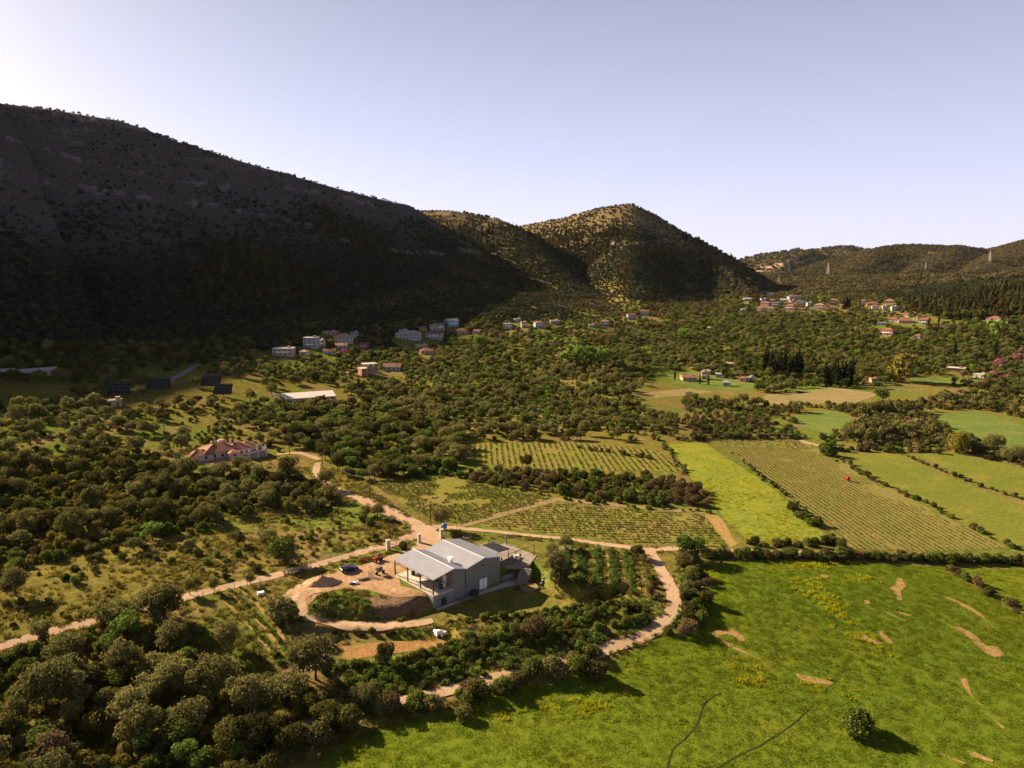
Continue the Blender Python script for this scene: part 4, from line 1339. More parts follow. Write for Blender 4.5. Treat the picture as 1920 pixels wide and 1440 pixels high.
# cultivator, timber stack, sacks, flower bed, white boxes
x, y, z = G(714, 1078)
cu = empty('cultivator', (x, y, z + 0.05), 0.6, 'dark field cultivator standing on weeds left of the canopy', 'farm machine')
MB().box((0, 0, 1.0), (2.2, 0.2, 0.18)).build('frame', STEEL, cu)
MB().box((-0.3, 0.3, 1.6), (1.6, 0.9, 0.9), 0.2).build('hopper', M('hopper_metal', (0.16, 0.15, 0.14), var=0.3), cu)
for k in range(5):
    MB().tube([(-0.9 + k * 0.45, 0, 1.0), (-0.9 + k * 0.45, -0.35, 0.5), (-0.8 + k * 0.45, -0.1, 0.02)], 0.05, 5).build('tine', STEEL, cu)
for s in (-0.9, 0.9):
    wheel(cu, s, 0.45, 0.42, 0.2, STEEL)
x, y, z = G(683, 1086)
tb_ = empty('timber_stack', (x, y, z), 0.4, 'weathered stack of boards and posts left of the cultivator', 'timber')
wm = M('weathered_board', (0.33, 0.23, 0.15), var=0.35, scale=2)
for k in range(9):
    MB().box((random.uniform(-0.4, 0.4), -0.6 + 0.3 * (k % 4), 0.12 + 0.22 * (k // 4)), (2.6, 0.24, 0.16), random.uniform(-0.15, 0.15)).build('plank', wm, tb_)
for k in range(5):
    MB().tube([(1.2 + 0.35 * k, 0.3, 0), (1.2 + 0.35 * k, 0.35, 1.7 + 0.3 * random.random())], 0.09, 6).build('post', wm, tb_)
for i, (u, v) in enumerate(((661, 1096), (666, 1095))):
    x, y, z = G(u, v)
    o = MB().lathe([(0, 0), (0.45, 0.02), (0.6, 0.2), (0.5, 0.42), (0, 0.5)], n=12).build('sack', [M('blue_sack', (0.05, 0.08, 0.2)), WHITE][i], None, (x, y, z + 0.05), smooth=True)
    o.scale = (1.5, 0.9, 1)
    tag(o, ['blue plastic sack lying at the yard edge', 'white plastic sack lying beside the blue one'][i], 'sack')
for i, (u, v) in enumerate(((676, 1054), (682, 1052), (688, 1051), (694, 1050))):
    x, y, z = G(u, v)
    rg = np.random.default_rng(300 + i)
    Vv, Fq = crown_geo([((rg.normal() * 0.4, rg.normal() * 0.3, 0.35), (0.7, 0.6, 0.4)) for k in range(3)], 160, 0.22, rg)
    o = link(bpy.data.objects.new('flower_clump', npmesh('flower_clump', Vv, Fq, M('red_blossom%d' % i, (0.28, 0.05, 0.03)))))
    o.location = (x, y, z)
    tag(o, ['first', 'second', 'third', 'fourth'][i] + ' red flower clump, counted from the car towards the tractor', 'flowers', 'red flowers along the yard edge')
x, y, z = G(489, 1115)
t = empty('white_box', (x, y, z + 0.05), 0.5, 'small white box left on the grass beside the vegetable rows', 'box')
MB().box((0, 0, 0.3), (1.5, 1.0, 0.6)).build('body', WHITE, t)
MB().box((0, 0, 0.63), (1.56, 1.06, 0.06)).build('lid', WHITE, t)
for i, (u, v, s) in enumerate(((820, 1189, 1.0), (827, 1190, 0.8), (834, 1188, 0.6), (824, 1186, 0.7))):
    x, y, z = G(u, v)
    rg = np.random.default_rng(70 + i)
    mb = MB()
    a = [(rg.uniform(-1, 1) * 0.2, rg.uniform(-1, 1) * 0.2) for _ in range(8)]
    mb.add([(-0.9 + a[0][0], -0.6, 0), (0.9, -0.6 + a[1][0], 0), (0.8 + a[2][0], 0.6, 0), (-0.8, 0.7 + a[3][0], 0), (-0.6, -0.4 + a[4][0], 0.9), (0.7, -0.3, 0.7 + a[5][0]), (0.5, 0.5, 0.9), (-0.6 + a[6][0], 0.5, 1.0)],
           [(0, 3, 2, 1), (4, 5, 6, 7), (0, 1, 5, 4), (1, 2, 6, 5), (2, 3, 7, 6), (3, 0, 4, 7)])
    o = mb.build('stone_block', WHITE, None, (x, y, z), rg.uniform(0, 3))
    o.scale = (s * 1.3, s * 1.1, s * 1.2)
    tag(o, ['largest white rubble block at the end of the ploughed plot', 'white rubble block beside the largest one on the ploughed plot', 'small white rubble block nearest the green bank', 'white rubble block behind the others on the ploughed plot'][i], 'rubble', 'white blocks by the ploughed plot')

# gate pillars, gate mesh, blue tank, poles
def pillar(u, v, w, hh, lb, cap=True):
    x, y, z = G(u, v)
    t = empty('gate_pillar', (x, y, z - 0.1), 0.5, lb, 'pillar', 'concrete pillars at the farm gate')
    MB().box((0, 0, hh / 2), (w, w, hh)).build('shaft', CONC, t)
    if cap:
        MB().box((0, 0, hh + 0.08), (w * 1.2, w * 1.2, 0.16)).build('cap', CONC, t)
    CLEAR.append((x, y, 2))
    return x, y, z


pillar(728, 1032, 1.0, 3.0, 'thick grey pillar at the near end of the front fence')
g1 = pillar(786, 1018, 0.8, 2.6, 'grey pillar in the middle of the front fence')
g2 = pillar(828, 1011, 0.9, 3.0, 'grey gate pillar with the blue tank beside it')
x, y, z = G(833, 1004)
t = empty('water_tank', (x, y, z), 0, 'blue plastic water tank on a stand by the gate pillar', 'tank')
MB().lathe([(0, 2.2), (0.7, 2.25), (0.85, 2.6), (0.85, 3.2), (0.6, 3.6), (0, 3.7)], n=16).build('vessel', M('tank_blue', (0.07, 0.16, 0.36), rough=0.4), t, smooth=True)
for a in (-0.5, 0.5):
    for b in (-0.5, 0.5):
        MB().tube([(a, b, -0.2), (a, b, 2.3)], 0.06, 5).build('leg', STEEL, t)


def wire_fence(pp, lb, hh=1.5, step=2.5):
    W = [G(*p) for p in pp]
    C = catmull([w[:2] for w in W], step)
    x0, y0 = C[0]
    z0 = h1(x0, y0)
    t = empty('wire_fence', (x0, y0, z0), 0, lb, 'fence')
    zz = h(C[:, 0], C[:, 1])
    pm = bpy.data.meshes.new('post')
    mb = MB().tube([(0, 0, -0.2), (0, 0, hh)], 0.05, 5)
    pm.from_pydata(mb.v, [], mb.f); pm.materials.append(WOODP)
    for (a, b), c in zip(C, zz):
        o = link(bpy.data.objects.new('post', pm), t)
        o.location = (a - x0, b - y0, c - z0)
    for k in (0.5, 1.0, 1.4):
        mb = MB()
        mb.tube([(a - x0, b - y0, c - z0 + k) for (a, b), c in zip(C, zz)], 0.018, 4)
        mb.build('wire', STEEL, t)


wire_fence([(560, 1060), (620, 1046), (680, 1034), (726, 1024)], 'wire fence along the near side of the dirt road before the gate')
wire_fence([(730, 1024), (760, 1016), (786, 1009)], 'short mesh fence between the two front pillars')
wire_fence([(665, 915), (720, 945), (770, 970), (800, 976), (830, 984)], 'post and wire fence along the small vineyard beside the road')
wire_fence([(856, 990), (930, 970), (1034, 943)], 'post and wire fence along the grassy path between the vineyards')
wire_fence([(1206, 1040), (1212, 1070), (1213, 1120)], 'wire fence between the vegetable garden and the curved track', 1.8)
wire_fence([(505, 1090), (440, 1104), (380, 1120), (420, 1160), (500, 1225)], 'wire fence round the vegetable rows left of the yard')

POLE_TOP = {}


def pole(u, v, hh, lb, arm=True):
    x, y, z = G(u, v)
    t = empty('utility_pole', (x, y, z), 0.6, lb, 'pole', 'wooden utility poles')
    MB().tube([(0, 0, -0.5), (0, 0, hh)], [0.17, 0.12], 8).build('shaft', WOODP, t)
    if arm:
        MB().box((0, 0, hh - 0.35), (1.3, 0.1, 0.12)).build('crossarm', WOODP, t)
        for s in (-0.55, 0.55):
            MB().lathe([(0, 0), (0.05, 0), (0.06, 0.12), (0, 0.16)], (s, 0, hh - 0.29), 6).build('insulator', WHITE, t)
    POLE_TOP[u] = (x, y, z + hh - 0.2)
    CLEAR.append((x, y, 1.5))


pole(731, 1020, 8.0, 'wooden utility pole beside the road just behind the thick gate pillar')
pole(808, 987, 8.0, 'wooden utility pole at the road junction behind the barn')
pole(694, 938, 8.5, 'utility pole at the near corner of the small vineyard')
pole(605, 886, 8.0, 'utility pole by the bend of the dirt road above the bushes')
pole(543, 852, 8.0, 'utility pole in the trees right of the stone-walled villa')
pole(403, 864, 9.0, 'utility pole standing in front of the tiled villa')
pole(309, 820, 7.0, 'utility pole on the grassy slope left of the villa')
pole(152, 800, 6.0, 'bare pole in the meadow at the upper left', False)
pole(1535, 730, 9.0, 'utility pole standing in the dry field', False)
pole(1345, 770, 9.0, 'pale utility pole in the dark thicket below the farmhouses', False)
pole(452, 716, 8.0, 'utility pole beside the solar frames in the shade')


WIREM = M('power_wire', (0.45, 0.38, 0.30), rough=0.4, metal=0.6)


def wire(a, b, sag, lb, r=0.035):
    a, b = Vector(a), Vector(b)
    P = []
    for k in range(17):
        t = k / 16
        p = a.lerp(b, t)
        p.z -= sag * 4 * t * (1 - t)
        P.append(tuple(p - a))
    o = MB().tube(P, r, 4).build('power_line', WIREM, None, a)
    tag(o, lb, 'wire', 'overhead wires along the valley road')


wire(POLE_TOP[694], POLE_TOP[605], 3.0, 'overhead wire from the vineyard pole to the road bend pole')
wire(POLE_TOP[605], POLE_TOP[543], 4.0, 'overhead wire from the road bend pole to the pole by the villa trees')
wire(POLE_TOP[694], POLE_TOP[808], 3.0, 'overhead wire from the vineyard pole to the junction pole')
wire(POLE_TOP[808], POLE_TOP[731], 1.5, 'overhead wire from the junction pole to the gate pole')
wire(POLE_TOP[309], (G(378, 846)[0], G(378, 846)[1], G(378, 846)[2] + 5.0), 2.0, 'overhead wire from the slope pole to the villa roof')
wire(POLE_TOP[403], (G(425, 846)[0], G(425, 846)[1], G(425, 846)[2] + 5.0), 0.6, 'overhead wire from the villa pole to its roof')

# ------------------------------------------------------------------ houses
WALLM = {'white': M('render_white', (0.38, 0.365, 0.355), var=0.12, scale=0.6), 'cream': M('render_cream', (0.62, 0.50, 0.36), var=0.15, scale=0.6), 'grey': M('render_grey', (0.38, 0.36, 0.34), var=0.2, scale=0.6),
         'pink': M('render_pink', (0.50, 0.30, 0.25), var=0.15, scale=0.6), 'tan': M('render_tan', (0.46, 0.35, 0.24), var=0.2, scale=0.6), 'stone': STONE, 'yellow': M('render_yellow', (0.60, 0.44, 0.20), var=0.12, scale=0.6),
         'blue': M('render_blue', (0.25, 0.38, 0.50), var=0.1, scale=0.6), 'brick': M('brick_red', (0.34, 0.15, 0.09), var=0.3, scale=1.5)}


def tile_mat(name, col):
    m = M(name, col, var=0.3, scale=1.2)
    n, l = m.node_tree.nodes, m.node_tree.links
    tc = n.new('ShaderNodeTexCoord')
    w = n.new('ShaderNodeTexWave'); w.inputs['Scale'].default_value = 1.4; w.inputs['Distortion'].default_value = 0.3
    l.new(tc.outputs['Object'], w.inputs['Vector'])
    b = n.new('ShaderNodeBump'); b.inputs['Distance'].default_value = 0.06
    l.new(w.outputs['Fac'], b.inputs['Height']); l.new(b.outputs[0], n['Principled BSDF'].inputs['Normal'])
    return m


TILEM = {'red': tile_mat('tile_red', (0.29, 0.115, 0.07)), 'orange': tile_mat('tile_orange', (0.38, 0.19, 0.11)), 'brown': tile_mat('tile_brown', (0.25, 0.12, 0.08)),
         'tan': tile_mat('tile_tan', (0.48, 0.32, 0.19)), 'grey': M('roof_grey', (0.36, 0.34, 0.34), var=0.2, scale=0.5), 'white': M('roof_white', (0.50, 0.45, 0.43), var=0.12, scale=0.4)}
_wm = MB().box((0, 0, 0.62), (0.95, 0.06, 1.25))
WIN_ME = bpy.data.meshes.new('window'); WIN_ME.from_pydata(_wm.v, [], _wm.f); WIN_ME.materials.append(GLASS)
_wm = MB().box((0, 0, -0.05), (1.15, 0.12, 0.10))
SILL_ME = bpy.data.meshes.new('sill'); SILL_ME.from_pydata(_wm.v, [], _wm.f); SILL_ME.materials.append(WHITE)
_wm = MB().box((0, 0, 1.05), (1.0, 0.07, 2.1))
DOOR_ME = bpy.data.meshes.new('door'); DOOR_ME.from_pydata(_wm.v, [], _wm.f); DOOR_ME.materials.append(M('door_wood', (0.12, 0.07, 0.04)))


def put(me, name, parent, loc, rz=0.0):
    o = link(bpy.data.objects.new(name, me), parent)
    o.location = loc
    o.rotation_euler = (0, 0, rz)
    return o


def roof_mb(kind, w, d, z, rise, ov=0.45):
    a, b = w / 2 + ov, d / 2 + ov
    mb = MB()
    if kind == 'hip':
        if a >= b:
            r = a - b
            rp = [(-r, 0), (r, 0)]
        else:
            r = b - a
            rp = [(0, -r), (0, r)]
        vs = [(-a, -b, z), (a, -b, z), (a, b, z), (-a, b, z), (rp[0][0], rp[0][1], z + rise), (rp[1][0], rp[1][1], z + rise), (-a, -b, z - 0.15), (a, -b, z - 0.15), (a, b, z - 0.15), (-a, b, z - 0.15)]
        if a >= b:
            fs = [(0, 1, 5, 4), (1, 2, 5), (2, 3, 4, 5), (3, 0, 4)]
        else:
            fs = [(0, 1, 4), (1, 2, 5, 4), (2, 3, 5), (3, 0, 4, 5)]
        fs += [(6, 9, 8, 7), (0, 6, 7, 1), (1, 7, 8, 2), (2, 8, 9, 3), (3, 9, 6, 0)]
        mb.add(vs, fs)
    elif kind == 'gable':
        vs = [(-a, -b, z), (a, -b, z), (a, b, z), (-a, b, z), (-a, 0, z + rise), (a, 0, z + rise), (-a, -b, z - 0.15), (a, -b, z - 0.15), (a, b, z - 0.15), (-a, b, z - 0.15)]
        mb.add(vs, [(0, 1, 5, 4), (2, 3, 4, 5), (1, 2, 5), (3, 0, 4), (6, 9, 8, 7), (0, 6, 7, 1), (1, 7, 8, 2), (2, 8, 9, 3), (3, 9, 6, 0)])
    else:
        mb.box((0, 0, z + 0.13), (2 * a - 0.3, 2 * b - 0.3, 0.26))
    return mb


def house(u, v, wpx, fl, roof, wall, tile, lb, yaw=None, dr=0.8, group='houses of the village', windows=True, chim=True, rise=None, fh=2.9):
    x, y, z = G(u, v)
    dep = y * CP - (z - CAM_H) * SP
    w = max(4.0, wpx * dep / F)
    d = max(4.0, min(w * dr, 12.0))
    H = fl * fh
    yaw = random.uniform(-0.45, 0.45) if yaw is None else yaw
    rz = -math.atan2(x, y) + yaw
    t = empty('village_house' if 'village' in group else 'farm_building', (x, y, z), rz, lb, 'house', group)
    # front face at y = 0, body behind
    c = empty_off = d / 2
    wl_ = MB().box((0, c, H / 2 - 1.0), (w, d, H + 2.0)).build('wall', WALLM[wall], t)
    rise = rise if rise is not None else min(w, d) * 0.24
    r = roof_mb(roof, w, d, H, rise).build('roof', TILEM[tile], t, (0, c, 0))
    if chim and roof != 'flat':
        MB().box((w * 0.22, c - d * 0.1, H + rise * 0.6 + 0.3), (0.6, 0.6, 1.6)).build('chimney', WALLM[wall], t)
    if roof == 'flat' and chim:
        MB().box((w * 0.25, c, H + 0.9), (2.2, 2.2, 1.4)).build('stair_head', WALLM[wall], t)
    if windows:
        nw = max(1, int(w / 3.2))
        for f in range(fl):
            for k in range(nw):
                px = (k + 0.5) / nw * w - w / 2
                if f == 0 and k == nw // 2:
                    put(DOOR_ME, 'door', t, (px, -0.02, 0.0))
                    continue
                wo_ = put(WIN_ME, 'window', t, (px, -0.015, f * fh + 0.95))
                put(SILL_ME, 'sill', wo_, (0, -0.03, 0))
            for s in (-1, 1):
                wo_ = put(WIN_ME, 'window', t, (s * (w / 2 + 0.015), c, f * fh + 0.95), math.pi / 2)
        if fl >= 2 and random.random() < 0.6:
            bal = MB().box((0, -0.6, fh - 0.08), (w * 0.6, 1.2, 0.16)).build('balcony', CONC, t)
            MB().box((0, -1.17, fh + 0.5), (w * 0.6, 0.06, 0.9)).build('railing', WHITE, bal)
    CLEAR.append((x - math.sin(rz) * c, y + math.cos(rz) * c, max(w, d) * 0.62 + 1.0))
    L_ = math.hypot(x, y)
    CLEAR.append((x - x / L_ * 9, y - y / L_ * 9, w * 0.6 + 3)); CLEAR.append((x - x / L_ * 22, y - y / L_ * 22, w * 0.6 + 2)); CLEAR.append((x - x / L_ * 36, y - y / L_ * 36, w * 0.5))
    return t


SETTLE = 'houses of the village at the mountain foot'
VILL = 'houses of the village in the valley gap'
HOUSES = [
    (530, 668, 37, 2, 'flat', 'tan', 'grey', 'tan two-storey house, leftmost of the sunlit houses at the mountain foot', SETTLE),
    (581, 653, 25, 3, 'flat', 'grey', 'grey', 'tall pale grey block with a flat roof at the mountain foot', SETTLE),
    (604, 651, 14, 2, 'flat', 'white', 'grey', 'low white annex just right of the tall grey block', SETTLE),
    (645, 644, 34, 2, 'hip', 'white', 'tan', 'wide white house with a tan hipped roof at the mountain foot', SETTLE),
    (639, 654, 22, 1, 'gable', 'grey', 'orange', 'low grey house with orange roof below the wide tan-roofed one', SETTLE),
    (618, 665, 22, 1, 'gable', 'white', 'red', 'white cottage with a red roof beside the pink tree', SETTLE),
    (568, 666, 15, 1, 'hip', 'cream', 'tan', 'small cottage with a pale tan hipped roof below the grey block', SETTLE),
    (616, 628, 25, 1, 'flat', 'pink', 'grey', 'pinkish flat-roofed house standing alone in the shade uphill', SETTLE),
    (664, 635, 13, 2, 'flat', 'white', 'grey', 'white cube house in the shade behind the tan-roofed house', SETTLE),
    (684, 652, 18, 1, 'gable', 'pink', 'brown', 'small pink house with a tall chimney right of the white cottage', SETTLE),
    (734, 695, 32, 1, 'gable', 'white', 'brown', 'long white bungalow right of the unfinished brick building', SETTLE),
    (801, 664, 24, 1, 'hip', 'white', 'red', 'white bungalow with a bright red hipped roof on a green clearing', SETTLE),
    (790, 653, 22, 1, 'flat', 'pink', 'grey', 'pink low house directly behind the red-roofed bungalow', SETTLE),
    (764, 637, 46, 2, 'hip', 'grey', 'grey', 'wide grey house on pillars in the mountain shade', SETTLE),
    (757, 624, 17, 1, 'flat', 'grey', 'grey', 'small grey house uphill of the wide grey one', SETTLE),
    (813, 636, 30, 2, 'hip', 'white', 'red', 'white two-storey house with red roof in the mountain shade', SETTLE),
    (812, 620, 12, 2, 'flat', 'grey', 'grey', 'narrow grey house uphill of the shaded white house', SETTLE),
    (826, 619, 15, 2, 'gable', 'white', 'brown', 'steep-gabled white house in the shade', SETTLE),
    (850, 612, 22, 2, 'gable', 'blue', 'grey', 'bluish house, topmost of the shaded cluster', SETTLE),
    (792, 620, 14, 1, 'gable', 'tan', 'brown', 'small tan house left of the narrow grey house in shade', SETTLE),
    (868, 625, 20, 1, 'hip', 'pink', 'red', 'red-roofed house catching the first sun at the grove edge', SETTLE),
    (893, 626, 14, 1, 'gable', 'white', 'red', 'small white house right of the sunlit red roof', SETTLE),
    (952, 617, 17, 2, 'flat', 'cream', 'grey', 'pale green-cream two-storey house alone at the grove edge', SETTLE),
    (971, 603, 12, 1, 'flat', 'grey', 'grey', 'small grey house in shade above the cream two-storey one', SETTLE),
    (983, 614, 10, 2, 'gable', 'white', 'orange', 'narrow white house with an orange roof right of the cream one', SETTLE),
    (1013, 615, 18, 2, 'hip', 'white', 'orange', 'white house with orange roof among the olives below the dark slope', SETTLE),
    (1041, 606, 18, 1, 'flat', 'white', 'grey', 'long white house at the edge of the dark slope', SETTLE),
    (1110, 614, 12, 1, 'flat', 'white', 'grey', 'small white cube house left of the pinkish hipped house', SETTLE),
    (1134, 612, 16, 2, 'hip', 'white', 'orange', 'pinkish-white hipped house among the olives', SETTLE),
    (1185, 599, 15, 2, 'gable', 'grey', 'brown', 'shaded grey house where two hill slopes meet', SETTLE),
    (1208, 592, 15, 2, 'gable', 'white', 'red', 'sunlit white house below the pointed hill', SETTLE),
    (1328, 619, 8, 1, 'gable', 'white', 'tan', 'tiny white hut in the olive grove below the pointed hill', SETTLE),
    (1431, 550, 27, 1, 'flat', 'white', 'grey', 'long white school-like house highest on the dark slope', VILL),
    (1402, 564, 13, 1, 'gable', 'white', 'grey', 'white house in shade left of the village', VILL),
    (1396, 584, 9, 1, 'gable', 'blue', 'grey', 'bluish hut at the shaded left edge of the village', VILL),
    (1433, 567, 11, 2, 'flat', 'white', 'grey', 'white cube house on the shaded side of the village', VILL),
    (1447, 566, 11, 1, 'hip', 'cream', 'orange', 'cream house with orange roof next to the shaded white cube', VILL),
    (1444, 557, 16, 2, 'flat', 'grey', 'grey', 'grey block behind the orange-roofed house', VILL),
    (1462, 560, 8, 2, 'flat', 'brick', 'grey', 'red brick block at the upper edge of the village', VILL),
    (1452, 575, 16, 2, 'flat', 'grey', 'grey', 'wide grey house in the middle of the shaded part of the village', VILL),
    (1433, 576, 16, 2, 'gable', 'pink', 'brown', 'dark pink house with brown roof in village shade', VILL),
    (1424, 585, 12, 2, 'hip', 'pink', 'orange', 'pink house with orange roof at the lower left of the village', VILL),
    (1444, 586, 15, 2, 'hip', 'cream', 'orange', 'cream house with a peaked orange roof at the lower edge of the village', VILL),
    (1480, 581, 18, 2, 'hip', 'pink', 'red', 'broad pink house with red roof in the middle of the village', VILL),
    (1471, 566, 14, 1, 'gable', 'grey', 'grey', 'grey-roofed house behind the broad pink one', VILL),
    (1492, 563, 24, 2, 'hip', 'white', 'brown', 'large house with a red-brown hipped roof at the top of the village', VILL),
    (1487, 567, 10, 1, 'flat', 'white', 'grey', 'small white house below the large hipped one', VILL),
    (1479, 571, 13, 1, 'hip', 'white', 'orange', 'white house with pale orange roof above the broad pink one', VILL),
    (1502, 572, 15, 2, 'flat', 'white', 'grey', 'bright white house with balcony right of the large hipped one', VILL),
    (1519, 575, 10, 2, 'flat', 'white', 'grey', 'white cube house left of the pale green tree', VILL),
    (1504, 583, 10, 1, 'gable', 'stone', 'brown', 'stone cottage at the lower edge of the village', VILL),
    (1517, 583, 8, 1, 'flat', 'white', 'grey', 'tiny bright white house right of the stone cottage', VILL),
    (1535, 580, 20, 2, 'hip', 'cream', 'orange', 'wide cream house with orange roof below the pale green tree', VILL),
    (1543, 571, 9, 2, 'gable', 'white', 'red', 'narrow white gabled house in the village', VILL),
    (1561, 571, 18, 2, 'hip', 'yellow', 'orange', 'yellow house with orange hipped roof at the right of the village', VILL),
    (1547, 582, 10, 1, 'gable', 'grey', 'brown', 'low grey house right of the wide cream one', VILL),
    (1563, 580, 10, 1, 'hip', 'pink', 'red', 'low pink house under the yellow one', VILL),
    (1580, 580, 9, 2, 'gable', 'cream', 'orange', 'cream house just left of the three cypresses', VILL),
    (1617, 572, 9, 2, 'gable', 'white', 'orange', 'white house alone right of the cypresses', VILL),
    (1637, 573, 21, 1, 'hip', 'pink', 'red', 'long house with a red roof on the knoll', VILL),
    (1641, 582, 11, 2, 'hip', 'white', 'orange', 'white house below the long red roof on the knoll', VILL),
    (1660, 582, 10, 2, 'flat', 'white', 'grey', 'bright white cube house in the middle of the knoll', VILL),
    (1678, 583, 11, 2, 'flat', 'white', 'grey', 'white tower-like house at the right of the knoll', VILL),
    (1667, 568, 18, 1, 'hip', 'cream', 'orange', 'long orange-roofed house on top of the knoll by the pines', VILL),
    (1660, 589, 9, 1, 'gable', 'grey', 'brown', 'small grey shed at the foot of the knoll', VILL),
    (1673, 603, 20, 1, 'hip', 'white', 'red', 'white house with a low red roof below the knoll', VILL),
    (1698, 606, 24, 1, 'hip', 'white', 'red', 'large white house with a broad red hipped roof below the knoll', VILL),
    (1695, 594, 16, 1, 'hip', 'cream', 'red', 'house with red roof behind the broad hipped one', VILL),
    (1716, 600, 9, 1, 'flat', 'tan', 'grey', 'small tan house right of the broad red roof', VILL),
    (1731, 609, 16, 2, 'gable', 'white', 'red', 'two-storey white house with red roof at the right end of the row', VILL),
    (1652, 610, 15, 1, 'flat', 'white', 'grey', 'long low white outbuilding on a green terrace', VILL),
    (1661, 629, 22, 2, 'hip', 'pink', 'red', 'pink villa with red roofs above a green lawn', VILL),
    (1719, 634, 11, 1, 'hip', 'white', 'orange', 'tiny white cottage with an orange roof in the olives', VILL),
    (1862, 602, 24, 1, 'hip', 'white', 'red', 'white terraced house with a red roof high on the hillside', VILL),
    (1791, 697, 29, 1, 'flat', 'brick', 'white', 'flat-roofed brick shed beside the bright green meadow', 'farm buildings on the plain'),
    (1835, 709, 19, 1, 'flat', 'grey', 'white', 'grey shed with a pale flat roof near the pink trees', 'farm buildings on the plain'),
    (1294, 715, 26, 1, 'gable', 'tan', 'orange', 'long low farm shed with a pink-tiled roof by two cypresses', 'farm buildings on the plain'),
    (1320, 711, 9, 2, 'flat', 'pink', 'grey', 'narrow pink farmhouse between the two cypresses', 'farm buildings on the plain'),
    (1325, 702, 13, 1, 'hip', 'white', 'tan', 'white farmhouse with a tan hipped roof behind the narrow pink one', 'farm buildings on the plain'),
    (1347, 708, 10, 1, 'gable', 'grey', 'grey', 'small grey shed right of the cypresses', 'farm buildings on the plain'),
    (1362, 724, 12, 1, 'gable', 'grey', 'grey', 'low grey lean-to on the green meadow', 'farm buildings on the plain'),
    (1391, 716, 15, 1, 'hip', 'pink', 'red', 'pink farmhouse with a red roof at the right of the farm', 'farm buildings on the plain'),
    (1408, 715, 12, 1, 'flat', 'grey', 'grey', 'grey block joined to the pink farmhouse', 'farm buildings on the plain'),
    (1640, 717, 12, 1, 'gable', 'tan', 'orange', 'tiny orange-roofed hut behind the yellow-green tree', 'farm buildings on the plain'),
    (214, 762, 26, 1, 'flat', 'tan', 'tan', 'flat-roofed tan hut on the meadow edge by the shaded slope', 'farm buildings on the plain'),
    (1368, 688, 14, 1, 'gable', 'white', 'tan', 'small white outhouse half hidden in trees above the farm', 'farm buildings on the plain'),
]
for (u, v, w, fl, rf, wa, ti, lb, grp) in HOUSES:
    house(u, v, w, fl, rf, wa, ti, lb, group=grp, windows=w > 8)

# long roofed sheds
def shed(u, v, wpx, dpx_m, hh, lb, roofm, wallm, yaw=0.0, rise=0.8):
    x, y, z = G(u, v)
    dep = y * CP - (z - CAM_H) * SP
    w = wpx * dep / F
    t = empty('long_shed', (x, y, z), -math.atan2(x, y) + yaw, lb, 'shed')
    MB().box((0, dpx_m / 2, hh / 2 - 0.8), (w, dpx_m, hh + 1.6)).build('wall', wallm, t)
    a, b = w / 2 + 0.3, dpx_m / 2 + 0.3
    corrugated('roof', [(-a, dpx_m + 0.3, hh + rise), (a, dpx_m + 0.3, hh + rise), (a, -0.3, hh), (-a, -0.3, hh)], roofm, t, 1.2, 0.08)
    n = int(w / 4)
    for k in range(n):
        MB().box(((k + 0.5) / n * w - w / 2, -0.03, hh * 0.45), (1.6, 0.06, hh * 0.5)).build('opening', STEEL, t)
    CLEAR.append((x, y + dpx_m / 2, w * 0.5))


shed(575, 754, 108, 12, 2.6, 'long low shed with a pale pinkish sheet roof in the olive grove', TILEM['white'], WALLM['tan'], 0.12, 1.6)
shed(70, 706, 66, 9, 3.2, 'long dark shed at the foot of the shaded mountain', TILEM['grey'], WALLM['grey'], 0.05)
shed(5, 708, 40, 9, 3.2, 'grey shed half cut by the left picture edge', TILEM['grey'], WALLM['grey'], 0.0)
for hl in (atZ(575, 748, 6)[:2], ):
    CLEAR.append((hl[0] - 10, hl[1] + 4, 13)); CLEAR.append((hl[0] + 10, hl[1] + 4, 13))

# unfinished brick building: frame of slabs and columns with part of the infill
x, y, z = G(694, 706)
ub = empty('unfinished_building', (x, y, z), -math.atan2(x, y) + 0.35, 'unfinished three-storey building of concrete frame and red brick', 'building')
fw, fd, fh_ = 13.0, 9.0, 3.1
for f in range(1, 4):
    wdt = fw if f < 3 else fw * 0.78
    MB().box(((fw - wdt) / 2, fd / 2, f * fh_ - 0.12), (wdt, fd, 0.24)).build('floor_slab', CONC, ub)
for f in range(3):
    for i in range(4):
        if f == 2 and i == 0:
            continue
        for j in range(3):
            MB().box((-fw / 2 + 0.25 + i * (fw - 0.5) / 3, 0.25 + j * (fd - 0.5) / 2, f * fh_ + (fh_ - 0.24) / 2 - (0.5 if f == 0 else 0)), (0.4, 0.4, fh_ - 0.25 + (1.0 if f == 0 else 0))).build('column', CONC, ub)
for f, i, hgt in ((0, 0, 1), (1, 0, 1), (1, 1, 0.9), (1, 2, 0.45), (2, 1, 0.5), (2, 2, 0.4)):
    bx = -fw / 2 + 0.25 + (i + 0.5) * (fw - 0.5) / 3
    hh = (fh_ - 0.28) * hgt
    MB().box((bx, 0.3, f * fh_ + hh / 2), ((fw - 0.5) / 3 - 0.42, 0.2, hh)).build('brick_infill', WALLM['brick'], ub)
for f in range(2):
    MB().box((-fw / 2 + 0.2, fd / 2, f * fh_ + fh_ / 2 - 0.14), (0.2, fd - 1.4, fh_ - 0.3)).build('brick_infill', WALLM['brick'], ub)
MB().box((fw * 0.1, fd - 0.4, fh_), (fw * 0.75, 0.2, fh_ * 2 - 0.4)).build('brick_infill', WALLM['brick'], ub)
CLEAR.append((x, y + 4, 11))

